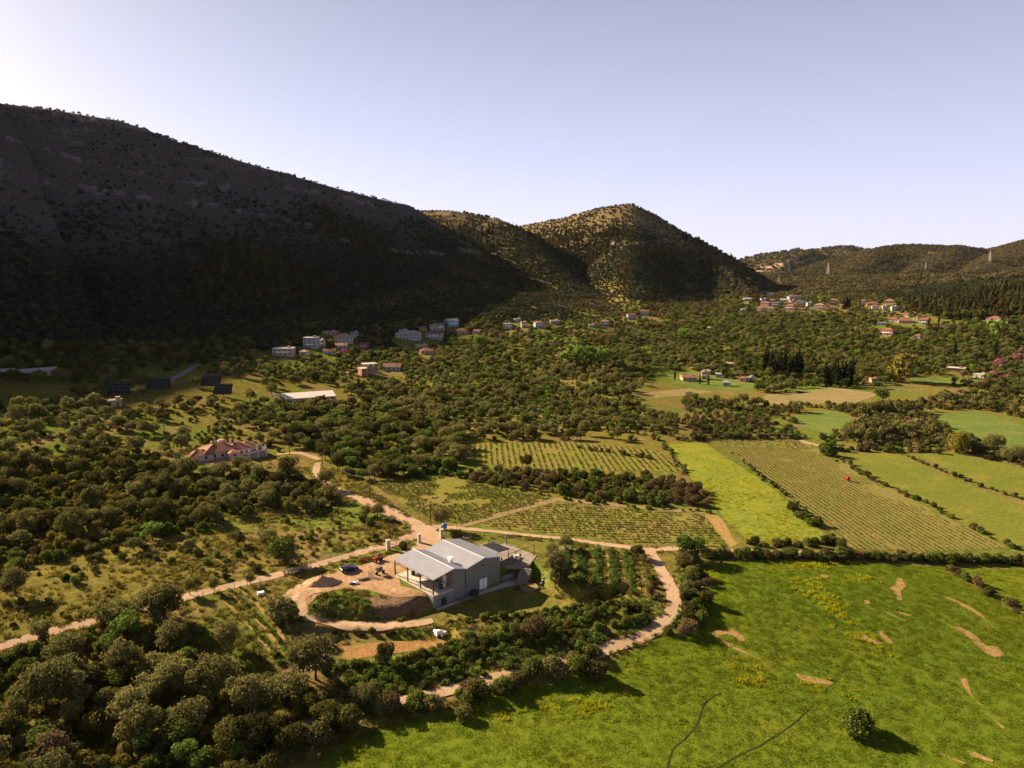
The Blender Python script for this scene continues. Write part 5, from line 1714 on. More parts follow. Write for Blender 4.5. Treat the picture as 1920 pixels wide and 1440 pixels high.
# solar tracker frames in the shade
def tracker(u, v, wpx, hpx, lb):
    x, y, z = G(u, v)
    dep = y * CP - (z - CAM_H) * SP
    w, hh = wpx * dep / F, hpx * dep / F * 1.12
    t = empty('solar_tracker', (x, y, z), -math.atan2(x, y) - 0.35, lb, 'solar panel', 'solar trackers on the shaded meadow')
    PANEL_B = M('panel_back', (0.022, 0.022, 0.022), rough=1.0, spec=0.0)
    RAIL = M('galvanised_rail', (0.14, 0.13, 0.125), rough=0.8)
    til = 0.6
    for k in range(9):
        px = (k + 0.5) / 9 * w - w / 2
        MB().add([(px - w / 18 * 0.9, 0, 1.0), (px + w / 18 * 0.9, 0, 1.0), (px + w / 18 * 0.9, hh * til, 1.0 + hh), (px - w / 18 * 0.9, hh * til, 1.0 + hh),
                  (px - w / 18 * 0.9, 0.06, 0.97), (px + w / 18 * 0.9, 0.06, 0.97), (px + w / 18 * 0.9, hh * til + 0.06, 0.97 + hh), (px - w / 18 * 0.9, hh * til + 0.06, 0.97 + hh)],
                 [(0, 1, 2, 3), (4, 7, 6, 5), (0, 4, 5, 1), (1, 5, 6, 2), (2, 6, 7, 3), (3, 7, 4, 0)]).build('panel', PANEL_B, t)
        MB().tube([(px - w / 18, -0.08, 1.0), (px - w / 18, hh * til - 0.08, 1.0 + hh)], 0.10, 4).build('rail', RAIL, t)
    for k in range(4):
        q = (k + 0.3) / 3.6
        MB().tube([(-w / 2, hh * til * q - 0.2, 1.0 + hh * q), (w / 2, hh * til * q - 0.2, 1.0 + hh * q)], 0.11, 4).build('purlin', RAIL, t)
    MB().tube([(0, hh * til / 2, -0.5), (0, hh * til / 2, 1 + hh / 2)], 0.35, 8).build('mast', RAIL, t)
    CLEAR.append((x, y + 3, w * 0.6))


tracker(224, 744, 44, 20, 'solar tracker frame nearest the tan hut')
tracker(296, 733, 42, 18, 'second solar tracker frame from the tan hut')
tracker(395, 727, 36, 17, 'solar tracker frame set back behind the rightmost one')
tracker(417, 743, 34, 17, 'rightmost solar tracker frame, at the edge of the shade')

# pylons and a few high-voltage wires on the far hill
PYT = []
PYM = M('pylon_steel', (0.42, 0.38, 0.36), rough=0.5)


def pylon(u, v, hpx, lb):
    x, y, z = G(u, v)
    dep = y * CP - (z - CAM_H) * SP
    H = hpx * dep / F
    t = empty('pylon', (x, y, z), 0.4, lb, 'pylon', 'pylons on the far hill')
    s, r = H * 0.09, H * 0.009
    mb = MB()
    for a in (-1, 1):
        for b in (-1, 1):
            MB().tube([(a * s, b * s, -2), (a * s * 0.35, b * s * 0.35, H * 0.65), (0, 0, H)], r, 4).build('leg', PYM, t)
    for k in range(6):
        q0, q1 = k / 6 * 0.65, (k + 1) / 6 * 0.65
        f0, f1 = s * (1 - q0), s * (1 - q1)
        for b in (-1, 1):
            MB().tube([(-f0, b * f0, H * q0), (f1, b * f1, H * q1)], r * 0.7, 4).build('brace', PYM, t)
    for q, L in ((0.68, 0.17), (0.80, 0.14), (0.92, 0.10)):
        MB().tube([(-H * L, 0, H * q), (0, 0, H * (q + 0.03)), (H * L, 0, H * q)], r, 4).build('arm', PYM, t)
    PYT.append((x, y, z + H * 0.7))


pylon(1552, 519, 26, 'leftmost lattice pylon, on a bare patch of the far hill')
pylon(1735, 509, 16, 'lattice pylon in the middle of the near ridge line')
pylon(1855, 496, 26, 'rightmost lattice pylon, against the dark ravine')
pylon(1460, 533, 16, 'small lattice pylon behind the village')
for a, b, lb in ((3, 0, 'from the small pylon behind the village'), (0, 1, 'from the bare patch pylon to the ridge line'), (1, 2, 'from the ridge line pylon to the rightmost one')):
    A_, B_ = Vector(PYT[a]), Vector(PYT[b])
    P = [tuple(A_.lerp(B_, k / 12) - A_ - Vector((0, 0, 30 * 4 * k / 12 * (1 - k / 12)))) for k in range(13)]
    tag(MB().tube(P, 0.22, 4).build('high_voltage_line', PYM, None, A_), 'high-voltage wire ' + lb, 'wire', 'wires between the pylons')

# ------------------------------------------------------------------ the tiled villa
x, y, z = G(430, 862)
VH = h1(x, y)
villa = empty('tiled_villa', (x, y, z), -math.atan2(x, y) + 0.30, 'sprawling white villa with several orange-red tiled roofs and a stone wall', 'house')
VW, VT = M('villa_render', (0.56, 0.47, 0.42), var=0.15, scale=0.5), tile_mat('villa_tile', (0.44, 0.185, 0.11))
VR = M('ridge_tile', (0.52, 0.30, 0.22), var=0.2, scale=2)


def vblock(name, cx, cy, w, d, H, rise, zb=0.0, ov=0.6, ridge_caps=True):
    wo_ = MB().box((cx, cy, zb + H / 2 - 1.5), (w, d, H + 3.0)).build('wall', VW, villa)
    ro = roof_mb('hip', w, d, zb + H, rise, ov).build('roof', VT, villa, (cx, cy, 0))
    if ridge_caps:
        a, b = w / 2 + ov, d / 2 + ov
        r = max(a - b, 0)
        for sx, sy in ((-1, -1), (1, -1), (1, 1), (-1, 1)):
            MB().tube([(sx * a, sy * b, zb + H + 0.03), (sx * r, 0 if a >= b else sy * (b - a), zb + H + rise + 0.03)], 0.14, 5).build('ridge_tiles', VR, ro)
    return wo_


w1 = vblock('main', -1.5, 8.5, 13, 10, 3.3, 2.6)
w2 = vblock('right', 5.5, 7.5, 9, 8, 3.0, 2.1, 0)
w3 = vblock('left', -9.5, 6.5, 9, 7, 2.7, 1.7, 0)
vblock('porch', 2.2, 1.8, 4.0, 4.5, 2.6, 0.9, 0, 0.4, False)
vblock('rear', 11.0, 11.5, 6, 5, 2.6, 1.4, 0, 0.5, False)
for (px, py, pz, rz_) in ((-12.0, 2.97, 0.9, 0), (-8.0, 2.97, 0.9, 0), (-4.5, 3.47, 0.9, 0), (-1.5, 3.47, 0.9, 0), (6.0, 3.47, 0.9, 0), (8.5, 3.47, 0.9, 0), (10.03, 8.0, 0.9, math.pi / 2)):
    o = put(WIN_ME, 'window', villa, (px, py, pz), rz_)
    put(SILL_ME, 'sill', o, (0, -0.04, 0))
put(DOOR_ME, 'door', villa, (-6.0, 3.46, 0)); put(DOOR_ME, 'door', villa, (2.2, -0.48, 0))
for (cx, cy) in ((-3.5, 10.0), (1.5, 11.0), (4.0, 9.5)):
    MB().box((cx, cy, 5.6), (0.8, 0.8, 1.6)).build('chimney', VR, villa)
MB().box((0.5, 12.0, 5.6), (2.2, 1.0, 0.9)).build('water_heater', FLASH, villa)
yw = empty('courtyard_wall', (x, y, z), villa.rotation_euler.z, 'grey stone courtyard wall with round-topped pillars right of the villa', 'wall')
WS = M('courtyard_stone', (0.34, 0.30, 0.30), var=0.45, scale=2.0, bump=0.06)
P_ = [(7.0, -3.0), (14.5, -1.5), (16.0, 3.0), (15.0, 8.0)]
for i in range(3):
    a, b = Vector(P_[i]), Vector(P_[i + 1])
    c = (a + b) / 2
    MB().box((c.x, c.y, 0.3), ((b - a).length, 0.4, 4.0 - 0.5 * (i == 2)), math.atan2((b - a).y, (b - a).x)).build('wall_panel', WS, yw)
for (px, py) in P_ + [(10.7, -2.3)]:
    MB().lathe([(0.45, -1.5), (0.45, 2.9), (0.4, 3.2), (0.2, 3.4), (0, 3.45)], (px, py, 0), 10).build('pillar', VW, yw)
sheet('villa_forecourt', [((villa.matrix_basis @ Vector((a, b, 0))).x, (villa.matrix_basis @ Vector((a, b, 0))).y) for a, b in ((-14, 2.5), (-14, -1), (-6, -4), (6, -4.5), (7, -3), (13, -1), (13, 6), (5, 2.5))], YARDM, 0.15, 2.0)
CLEAR.append((x, y + 6, 16)); CLEAR.append((x - 8, y + 3, 9)); CLEAR.append((x + 9, y + 1, 9)); CLEAR.append((x, y - 6, 9)); CLEAR.append((x - 10, y - 6, 8)); CLEAR.append((x + 10, y - 8, 8)); CLEAR.append((x, y - 14, 8))
# vine arbour left of the villa
xa, ya, za = G(330, 862)
ar = empty('vine_arbour', (xa, ya, za), 0.2, 'vine-covered arbour on white posts left of the villa', 'arbour')
for a in (-6, 0, 6):
    for b in (-2, 2):
        MB().tube([(a, b, -0.4), (a, b, 2.4)], 0.12, 6).build('post', WHITE, ar)
for b in (-2, 2):
    MB().tube([(-6.3, b, 2.4), (6.3, b, 2.4)], 0.07, 4).build('beam', WOODP, ar)
rg = np.random.default_rng(9)
Vv, Fq = crown_geo([((rg.uniform(-6, 6), rg.uniform(-2, 2), 2.6), (1.3, 1.1, 0.4)) for k in range(14)], 900, 0.35, rg)
link(bpy.data.objects.new('foliage', npmesh('foliage', Vv, Fq, LM['yellow'])), ar)
CLEAR.append((xa, ya, 7))
# red drum in the big vineyard
xa, ya, za = G(1590, 902)
t = empty('spray_tank', (xa, ya, za), 0.3, 'small red tank standing among the vine rows of the big vineyard', 'tank')
MB().lathe([(0, 0.5), (0.7, 0.5), (0.8, 0.8), (0.8, 1.6), (0.5, 1.9), (0, 1.9)], n=12).build('vessel', RED, t)
for s in (-0.6, 0.6):
    wheel(t, 0, s, 0.35, 0.2, STEEL)

# ------------------------------------------------------------------ trees and shrubs: where they stand
NAMES = {'olive': ('olive_tree', 'grey-green olive tree', 'olive tree'), 'green': ('broadleaf_tree', 'mid-green broadleaf tree', 'tree'), 'bright': ('spring_tree', 'fresh bright green tree', 'tree'),
         'dark': ('evergreen_oak', 'dark brownish evergreen tree', 'tree'), 'yellow': ('broom_shrub', 'yellow-green shrub', 'shrub'), 'brown': ('bare_shrub', 'brown leafless shrub', 'shrub'),
         'bush': ('green_shrub', 'green shrub', 'shrub'), 'obush': ('olive_shrub', 'grey-brown olive shrub', 'shrub'), 'dbush': ('evergreen_shrub', 'dark evergreen shrub', 'shrub'),
         'bbush': ('leafy_shrub', 'bright leafy shrub', 'shrub'), 'cypress': ('cypress_tree', 'slender dark cypress', 'cypress'), 'pine': ('pine_tree', 'dark pine', 'pine'), 'pink': ('judas_tree', 'pink flowering tree', 'tree')}
CAP = {'olive': 290, 'green': 190, 'bright': 120, 'dark': 160, 'yellow': 110, 'brown': 180, 'bush': 240, 'obush': 160, 'dbush': 150, 'bbush': 120, 'cypress': 80, 'pine': 60, 'pink': 30}
PLANTS = []      # (species, x, y, scale, zscale, own label or None)
ZRG = np.random.default_rng(42)


def zone(pp, spacing, cover, mix, smin=0.75, smax=1.25, nw=30.0, seed=0, road=1.0, clear=1.0, bias=None):
    W = [G(*p)[:2] for p in pp]
    Q = np.array(W)
    gx, gy = np.meshgrid(np.arange(Q[:, 0].min(), Q[:, 0].max(), spacing), np.arange(Q[:, 1].min(), Q[:, 1].max(), spacing))
    x = gx.ravel() + ZRG.uniform(-0.48, 0.48, gx.size) * spacing
    y = gy.ravel() + ZRG.uniform(-0.48, 0.48, gx.size) * spacing
    m = inside(x, y, W)
    x, y = x[m], y[m]
    q = fbm(x / nw, y / nw, 90 + seed, 3)
    q = (np.argsort(np.argsort(q)) + 0.5) / max(len(q), 1)            # even out to 0..1
    m = q * 0.7 + ZRG.random(len(x)) * 0.3 < cover
    x, y = x[m], y[m]
    m = free(x, y, clear, road)
    x, y = x[m], y[m]
    ks = list(mix); p = np.array([mix[k] for k in ks], float); p /= p.sum()
    # species come in drifts
    r = (fbm(x / 22, y / 22, 190 + seed, 2) - 0.5) * 1.6 + ZRG.random(len(x))
    r = (np.argsort(np.argsort(r)) + 0.5) / max(len(r), 1)
    ci = np.searchsorted(np.cumsum(p), r).clip(0, len(ks) - 1)
    sc = ZRG.uniform(smin, smax, len(x)) * (0.85 + 0.3 * ZRG.random(len(x)))
    for a, b, c, s in zip(x, y, ci, sc):
        PLANTS.append((ks[c], a, b, s, s * ZRG.uniform(0.72, 1.25), None))


def hedge(pp, step, mix, smin=0.6, smax=1.0, width=1.5, gap=0.0):
    W = [G(*p)[:2] for p in pp]
    C = catmull(W, step)
    ks = list(mix); p = np.array([mix[k] for k in ks], float); p /= p.sum()
    for c in C:
        if ZRG.random() < gap:
            continue
        s = ZRG.uniform(smin, smax)
        PLANTS.append((ks[ZRG.choice(len(ks), p=p)], c[0] + ZRG.normal() * width * 0.5, c[1] + ZRG.normal() * width * 0.5, s, s * ZRG.uniform(0.8, 1.15), None))


def single(sp, u, v, hpx, lb, wide=1.0):
    x, y, z = G(u, v)
    dep = y * CP - (z - CAM_H) * SP
    hm = hpx * dep / F / 0.92
    s = hm / SPEC[sp][1]
    PLANTS.append((sp, x, y, s * wide, s, lb))


# single trees that can be picked out
single('olive', 569, 1272, 72, 'slender olive with a thin trunk, left of a pair below the ploughed plot', 0.85)
single('olive', 592, 1274, 82, 'fuller olive with a pale trunk, right of the pair below the ploughed plot', 0.95)
single('dark', 724, 1250, 48, 'dark ivy-clad tree standing at the lower edge of the ploughed plot', 0.6)
single('obush', 527, 1162, 48, 'round grey olive throwing a long shadow beside the loop track', 1.05)
single('green', 533, 1056, 50, 'broad pale green tree on the grass left of the gate road', 1.15)
single('bright', 286, 1012, 34, 'small bright green umbrella-shaped tree on the left grass slope', 1.2)
single('olive', 1043, 1090, 58, 'tall leaning olive between the patio and the vegetable garden', 0.75)
single('olive', 1060, 1033, 28, 'olive with a flat crown over the small planter', 1.1)
single('olive', 1036, 1060, 44, 'olive with grey crown beside the patio corner', 0.7)
single('dbush', 1048, 1094, 30, 'dark green shrub at the foot of the leaning olive', 1.1)
single('dark', 1195, 1048, 26, 'lone round dark tree where the vine road meets the curved track', 0.9)
single('olive', 828, 994, 42, 'olive at the road junction behind the blue tank', 0.8)
single('obush', 756, 1030, 18, 'small olive shrub between the thick pillar and the pole', 0.9)
single('dark', 986, 878, 24, 'dark forked tree at the edge of the upper vineyard', 0.8)
single('bush', 1607, 1374, 50, 'lone round bush in the bright green field with its shadow', 0.95)
single('olive', 356, 1116, 34, 'small olive overhanging the road, leftmost of three by the vegetable rows', 0.8)
single('olive', 402, 1112, 30, 'thin olive in the middle of three beside the road', 0.6)
single('olive', 470, 1098, 26, 'thin olive, rightmost of three beside the road', 0.6)
single('olive', 427, 1222, 56, 'olive with a brownish crown on the rough grass below the vegetable rows', 0.9)
single('olive', 400, 1312, 84, 'large grey-brown olive with visible limbs near the lower left woods', 0.95)
single('olive', 330, 1300, 70, 'grey-brown olive left of the large one in the lower left woods', 0.95)
single('brown', 100, 1430, 70, 'half-bare tree with orange-brown leaves at the bottom left corner', 0.8)
single('bright', 240, 1200, 56, 'bright green tree below the left road', 1.1)
single('bright', 490, 1392, 44, 'bright green shrub tree at the bottom of the hedge, upper one', 1.1)
single('bright', 450, 1425, 40, 'bright green shrub tree at the bottom of the hedge, lower one', 1.1)
single('bbush', 375, 1440, 34, 'bright green shrub cut by the bottom picture edge', 1.2)
single('yellow', 230, 1442, 30, 'small yellow-green shrub at the bottom edge among dark woods', 1.0)
single('brown', 1003, 1192, 42, 'grey-brown twiggy tree on the bank below the lawn', 0.9)
single('olive', 965, 1200, 34, 'small pale olive on the bank left of the twiggy tree', 0.6)
single('bright', 1283, 1052, 50, 'pale green poplar left of two at the corner of the green field', 0.8)
single('bright', 1306, 1050, 44, 'pale green poplar right of two at the corner of the green field', 0.9)
single('bush', 1550, 854, 26, 'round green tree at the far corner of the big vineyard', 0.9)
single('green', 1655, 755, 26, 'round green tree at the edge of the dry field', 1.1)
single('yellow', 1690, 715, 50, 'tall yellow-green tree beside the bright green meadow', 0.8)
single('yellow', 1798, 850, 40, 'yellow-green tree between the two meadows on the right', 0.8)
single('bright', 1085, 690, 44, 'large light green tree clump in the middle of the olive grove', 1.6)
single('bright', 1125, 692, 40, 'light green tree right beside the large light green clump', 1.4)
single('bright', 1010, 640, 22, 'pale green poplar, left of two in the upper grove', 0.7)
single('bright', 1028, 640, 20, 'pale green poplar, right of two in the upper grove', 0.8)
single('green', 900, 652, 22, 'vivid green round tree left in the upper grove', 1.2)
single('bright', 1280, 640, 24, 'pale green poplar in the grove below the pointed hill', 0.8)
single('bright', 1870, 640, 40, 'bright green tall tree on the right hillside', 0.9)
single('bright', 1545, 572, 18, 'pale yellow-green tree in the middle of the village', 1.3)
for i, (u, v, hp) in enumerate(((672, 740, 30), (1265, 712, 16), (1312, 720, 18), (1328, 722, 20), (1582, 580, 20), (1587, 580, 24), (1592, 580, 21), (1612, 576, 16), (1632, 604, 12), (727, 742, 12), (1404, 590, 18), (1740, 620, 22), (1866, 672, 30), (1790, 668, 26), (1760, 608, 16))):
    single('cypress', u, v, hp, ['tall lone cypress in front of the unfinished building', 'cypress standing alone in the meadow left of the farm', 'left of two cypresses by the pink farmhouse', 'right of two cypresses by the pink farmhouse',
                                'left of three village cypresses', 'tallest, middle one of three village cypresses', 'right of three village cypresses', 'single cypress right of the village gap', 'small cypress on the slope below the knoll',
                                'short cypress right of the tall lone one', 'dark cypress at the left end of the village', 'cypress beside the rightmost red-roofed house', 'tall cypress behind the pink trees at the right',
                                'cypress among broadleaf trees at the right', 'cypress below the hillside pines'][i], 1.0)
for i in range(16):
    single('cypress', 1432 + i * 4.6 + ZRG.uniform(-2, 2), 702 + ZRG.uniform(-4, 5), ZRG.uniform(28, 44), None, 1.0)
for i in range(13):
    single('cypress', 1546 + i * 4.4 + ZRG.uniform(-2, 2), 722 + ZRG.uniform(-6, 5), ZRG.uniform(30, 48), None, 1.0)
for i, (u, v, hp) in enumerate(((1873, 694, 20), (1863, 714, 18), (1885, 716, 14), (1806, 709, 12), (1800, 741, 11), (1763, 621, 8), (1893, 640, 10), (1907, 680, 16), (1917, 664, 12), (1275, 612, 8), (1705, 798, 10), (1820, 846, 12), (648, 668, 12), (640, 667, 10), (1850, 720, 12), (1468, 660, 10), (1290, 608, 6))):
    single('pink', u, v, hp, ['largest pink flowering tree above the grey shed', 'pink flowering tree right of the grey shed, nearest it', 'pink flowering tree, second right of the grey shed', 'pink shrub between the two flat-roofed sheds',
                              'small pink shrub in the hedge below the bright meadow', 'tiny pink tree below the red-roofed houses', 'pink tree on the right hillside', 'pink tree near the right picture edge, lower', 'pink tree near the right picture edge, upper',
                              'pink tree in the grove below the pointed hill, larger', 'single pink shrub in the scrub left of the meadow', 'dark pink shrub beside the yellow-green tree', 'pink tree beside the white cottage, right one', 'pink tree beside the white cottage, left one',
                              'low pink shrub left of the pink pair by the shed', 'pink tree left of the cypress wood', 'pink tree in the grove below the pointed hill, smaller'][i], 1.1)

# woods, groves and scrub
zone([(-90, 1260), (60, 1205), (200, 1172), (300, 1150), (330, 1200), (400, 1250), (520, 1285), (640, 1310), (620, 1350), (560, 1405), (470, 1490), (-90, 1530)], 4.6, 0.86,
     {'olive': 0.28, 'yellow': 0.22, 'obush': 0.12, 'bush': 0.16, 'green': 0.08, 'brown': 0.05, 'bright': 0.05, 'dark': 0.04}, 0.5, 1.1, 18, 1)
zone([(300, 1150), (380, 1120), (470, 1190), (560, 1262), (520, 1285), (400, 1250), (330, 1200)], 4.5, 0.30, {'bush': 0.4, 'obush': 0.2, 'bbush': 0.2, 'brown': 0.2}, 0.3, 0.6, 10, 2)
zone([(-90, 880), (0, 878), (250, 850), (330, 872), (480, 884), (600, 905), (645, 945), (600, 962), (500, 958), (430, 968), (380, 1000), (250, 1012), (100, 1055), (-90, 1110)], 4.2, 0.96,
     {'olive': 0.16, 'yellow': 0.34, 'obush': 0.10, 'bush': 0.22, 'dark': 0.08, 'bbush': 0.10}, 0.6, 1.05, 20, 3)
zone([(430, 968), (500, 958), (720, 962), (745, 1005), (560, 1060), (300, 1128), (0, 1205), (-90, 1230), (-90, 1110), (100, 1055), (250, 1012)], 5.2, 0.42,
     {'dbush': 0.28, 'olive': 0.14, 'bush': 0.22, 'obush': 0.2, 'bbush': 0.16}, 0.35, 0.85, 14, 4)
zone([(-90, 745), (100, 752), (220, 765), (480, 752), (520, 765), (640, 765), (600, 850), (330, 855), (250, 852), (0, 878), (-90, 882)], 6.2, 0.62,
     {'olive': 0.5, 'obush': 0.2, 'dark': 0.08, 'bush': 0.12, 'yellow': 0.1}, 0.5, 0.9, 22, 5)
zone([(500, 765), (860, 750), (872, 832), (868, 882), (700, 900), (652, 912), (612, 872), (540, 842)], 5.0, 0.93, {'olive': 0.34, 'dark': 0.20, 'green': 0.26, 'bright': 0.10, 'bush': 0.1}, 0.6, 1.0, 26, 6)
zone([(480, 672), (640, 660), (800, 645), (960, 620), (1300, 606), (1300, 690), (1230, 700), (1180, 745), (1280, 800), (1260, 828), (872, 826), (862, 752), (640, 745), (500, 748)], 6.0, 0.72,
     {'olive': 0.46, 'dark': 0.08, 'green': 0.24, 'bright': 0.12, 'bush': 0.10}, 0.5, 0.9, 45, 7)
zone([(1300, 606), (1400, 594), (1560, 592), (1700, 612), (1920, 600), (2000, 600), (2000, 770), (1850, 735), (1700, 702), (1650, 728), (1430, 740), (1300, 695)], 6.6, 0.84,
     {'olive': 0.30, 'green': 0.34, 'dark': 0.14, 'bright': 0.15, 'yellow': 0.07}, 0.55, 1.0, 60, 8)
zone([(1040, 612), (1100, 596), (1180, 588), (1260, 572), (1380, 548), (1480, 545), (1560, 552), (1700, 566), (1740, 600), (1700, 614), (1560, 594), (1400, 596), (1300, 608)], 6.5, 0.80,
     {'olive': 0.5, 'dark': 0.25, 'green': 0.2, 'bright': 0.05}, 0.45, 0.8, 50, 17)
zone([(500, 670), (530, 635), (700, 614), (880, 600), (960, 604), (960, 620), (800, 646), (640, 660)], 6.0, 0.72, {'olive': 0.45, 'dark': 0.3, 'green': 0.25}, 0.45, 0.8, 30, 19)
zone([(-60, 655), (250, 650), (480, 640), (470, 682), (200, 690), (-60, 700)], 6.0, 0.9, {'dark': 0.6, 'olive': 0.2, 'green': 0.2}, 0.5, 0.9, 30, 20)
zone([(-60, 690), (200, 690), (380, 690), (470, 680), (470, 720), (300, 748), (200, 752), (-60, 752)], 7.0, 0.55, {'dark': 0.4, 'olive': 0.4, 'bush': 0.2}, 0.6, 1.0, 40, 18)
zone([(1280, 745), (1430, 760), (1650, 762), (1850, 738), (2000, 770), (2000, 800), (1830, 768), (1738, 772), (1800, 822), (1920, 862), (2000, 885), (1960, 890), (1795, 847), (1545, 838), (1490, 822), (1300, 822), (1285, 795)], 4.4, 0.74,
     {'bush': 0.30, 'brown': 0.34, 'dbush': 0.14, 'bbush': 0.08, 'olive': 0.14}, 0.6, 1.05, 26, 9)
zone([(1760, 600), (1690, 570), (1780, 556), (1920, 530), (2060, 520), (2060, 596), (1900, 600)], 8.0, 0.98, {'pine': 0.5, 'dark': 0.35, 'green': 0.15}, 0.8, 1.25, 60, 10)
zone([(884, 886), (1000, 886), (1150, 890), (1285, 905), (1338, 940), (1322, 954), (1150, 946), (1000, 922), (884, 902)], 3.2, 0.95, {'brown': 0.5, 'bush': 0.28, 'dbush': 0.12, 'bbush': 0.1}, 0.6, 1.0, 14, 11, 0.5, 0.6)
zone([(846, 1212), (960, 1170), (1100, 1144), (1225, 1124), (1246, 1150), (1200, 1184), (1080, 1228), (920, 1264), (760, 1302), (650, 1305), (560, 1268), (640, 1246), (780, 1232)], 3.0, 0.34,
     {'bush': 0.42, 'bbush': 0.24, 'dbush': 0.16, 'brown': 0.12, 'yellow': 0.06}, 0.30, 0.62, 9, 12, 0.6, 0.6)
zone([(1268, 1042), (1318, 1052), (1330, 1130), (1300, 1186), (1236, 1190), (1274, 1144), (1284, 1100)], 2.8, 0.8, {'bush': 0.5, 'brown': 0.3, 'dbush': 0.2}, 0.4, 0.8, 10, 13, 0.8, 0.2)
zone([(1214, 1060), (1246, 1100), (1252, 1140), (1218, 1130)], 2.6, 0.8, {'brown': 0.5, 'bush': 0.3, 'dbush': 0.2}, 0.35, 0.6, 8, 14, 0.5, 0.2)
zone([(860, 876), (880, 902), (720, 898), (700, 890), (800, 880)], 3.6, 0.85, {'bush': 0.5, 'green': 0.2, 'bbush': 0.2, 'dark': 0.1}, 0.6, 0.9, 14, 15, 0.8, 0.3)
zone([(590, 1116), (640, 1122), (700, 1124), (715, 1140), (700, 1166), (600, 1152), (572, 1136)], 2.0, 0.72, {'bush': 0.6, 'bbush': 0.25, 'brown': 0.15}, 0.22, 0.42, 8, 16, 0.4, 0.2)
hedge([(640, 1186), (700, 1188), (760, 1190), (820, 1184)], 1.8, {'bush': 0.5, 'dbush': 0.3, 'bbush': 0.2}, 0.28, 0.45, 1.4)
hedge([(850, 1172), (900, 1163), (1000, 1153), (1080, 1143), (1160, 1130)], 1.2, {'bush': 0.6, 'dbush': 0.2, 'bbush': 0.2}, 0.35, 0.55, 1.0)
hedge([(850, 1222), (900, 1206), (960, 1192), (1080, 1168), (1200, 1142)], 1.1, {'bush': 0.55, 'dbush': 0.2, 'bbush': 0.25}, 0.45, 0.75, 1.6)
hedge([(690, 1268), (760, 1256), (880, 1234), (1000, 1208), (1120, 1184), (1205, 1162)], 1.1, {'bush': 0.5, 'dbush': 0.3, 'bbush': 0.2}, 0.4, 0.7, 1.4)
hedge([(600, 1262), (680, 1250), (760, 1238), (850, 1216)], 1.2, {'bush': 0.6, 'dbush': 0.2, 'bbush': 0.2}, 0.35, 0.6, 1.2)
hedge([(470, 1440), (560, 1400), (620, 1372), (690, 1352), (760, 1335), (840, 1318), (920, 1298), (1000, 1276), (1080, 1256), (1130, 1238)], 1.5, {'bush': 0.32, 'obush': 0.16, 'dbush': 0.2, 'brown': 0.2, 'bbush': 0.12}, 0.7, 1.25, 3.0)
hedge([(500, 1400), (600, 1372), (700, 1338)], 2.2, {'olive': 0.4, 'dark': 0.2, 'obush': 0.4}, 0.6, 0.9, 3.0)
hedge([(1284, 1052), (1304, 1080), (1312, 1110), (1306, 1140), (1312, 1168), (1282, 1188)], 1.6, {'bush': 0.3, 'dbush': 0.3, 'brown': 0.25, 'obush': 0.15}, 0.6, 1.1, 2.6)
hedge(HEDGE_EXTRA, 1.5, {'bush': 0.4, 'dbush': 0.4, 'brown': 0.2}, 0.6, 0.95, 1.2)
hedge([(1322, 1046), (1420, 1046), (1520, 1048), (1640, 1050), (1770, 1056)], 1.9, {'bush': 0.35, 'brown': 0.3, 'dbush': 0.35}, 0.45, 0.8, 1.6)
hedge([(1770, 1056), (1850, 1056), (1960, 1058)], 1.9, {'bush': 0.6, 'dbush': 0.4}, 0.5, 0.85, 1.6)
hedge([(1774, 1064), (1800, 1082), (1840, 1102), (1880, 1130), (1950, 1172)], 1.7, {'bush': 0.4, 'brown': 0.4, 'dbush': 0.2}, 0.4, 0.75, 1.6)
hedge([(1404, 1022), (1470, 1022), (1540, 1020), (1580, 1026)], 1.9, {'dbush': 0.5, 'bush': 0.3, 'brown': 0.2}, 0.5, 0.95, 2.0)
hedge([(1372, 848), (1420, 888), (1450, 912), (1480, 938), (1520, 972), (1556, 1006)], 2.2, {'bush': 0.5, 'bbush': 0.2, 'dbush': 0.3}, 0.25, 0.6, 1.4, 0.35)
hedge([(1484, 952), (1500, 968), (1526, 985)], 1.6, {'bush': 0.6, 'dbush': 0.4}, 0.6, 0.95, 2.0)
hedge([(1550, 846), (1600, 880), (1660, 912), (1720, 940), (1780, 968), (1850, 1002), (1905, 1030)], 2.4, {'bush': 0.5, 'dbush': 0.2, 'bbush': 0.15, 'brown': 0.15}, 0.3, 0.75, 1.6, 0.15)
hedge([(1690, 852), (1740, 874), (1790, 894), (1860, 918), (1960, 954)], 2.6, {'bush': 0.5, 'dbush': 0.3, 'brown': 0.2}, 0.3, 0.7, 1.6, 0.1)
hedge([(1084, 841), (1130, 846), (1180, 854), (1222, 862)], 2.4, {'brown': 0.6, 'dbush': 0.4}, 0.4, 0.7, 2.0)
hedge([(1246, 836), (1262, 860), (1284, 890)], 2.4, {'bush': 0.5, 'brown': 0.5}, 0.3, 0.6, 1.5)
hedge([(880, 900), (940, 912), (1040, 932), (1150, 948), (1330, 962)], 2.4, {'bush': 0.6, 'bbush': 0.4}, 0.25, 0.5, 1.5, 0.2)
hedge([(1280, 826), (1370, 822), (1500, 820)], 2.2, {'brown': 0.6, 'bush': 0.2, 'dbush': 0.2}, 0.5, 0.9, 2.5)
hedge([(1560, 846), (1650, 846), (1760, 848)], 2.2, {'dbush': 0.6, 'bush': 0.4}, 0.6, 1.0, 2.0)
hedge([(1820, 846), (1880, 852), (1960, 862)], 2.2, {'dbush': 0.5, 'bush': 0.3, 'brown': 0.2}, 0.8, 1.2, 3.0)

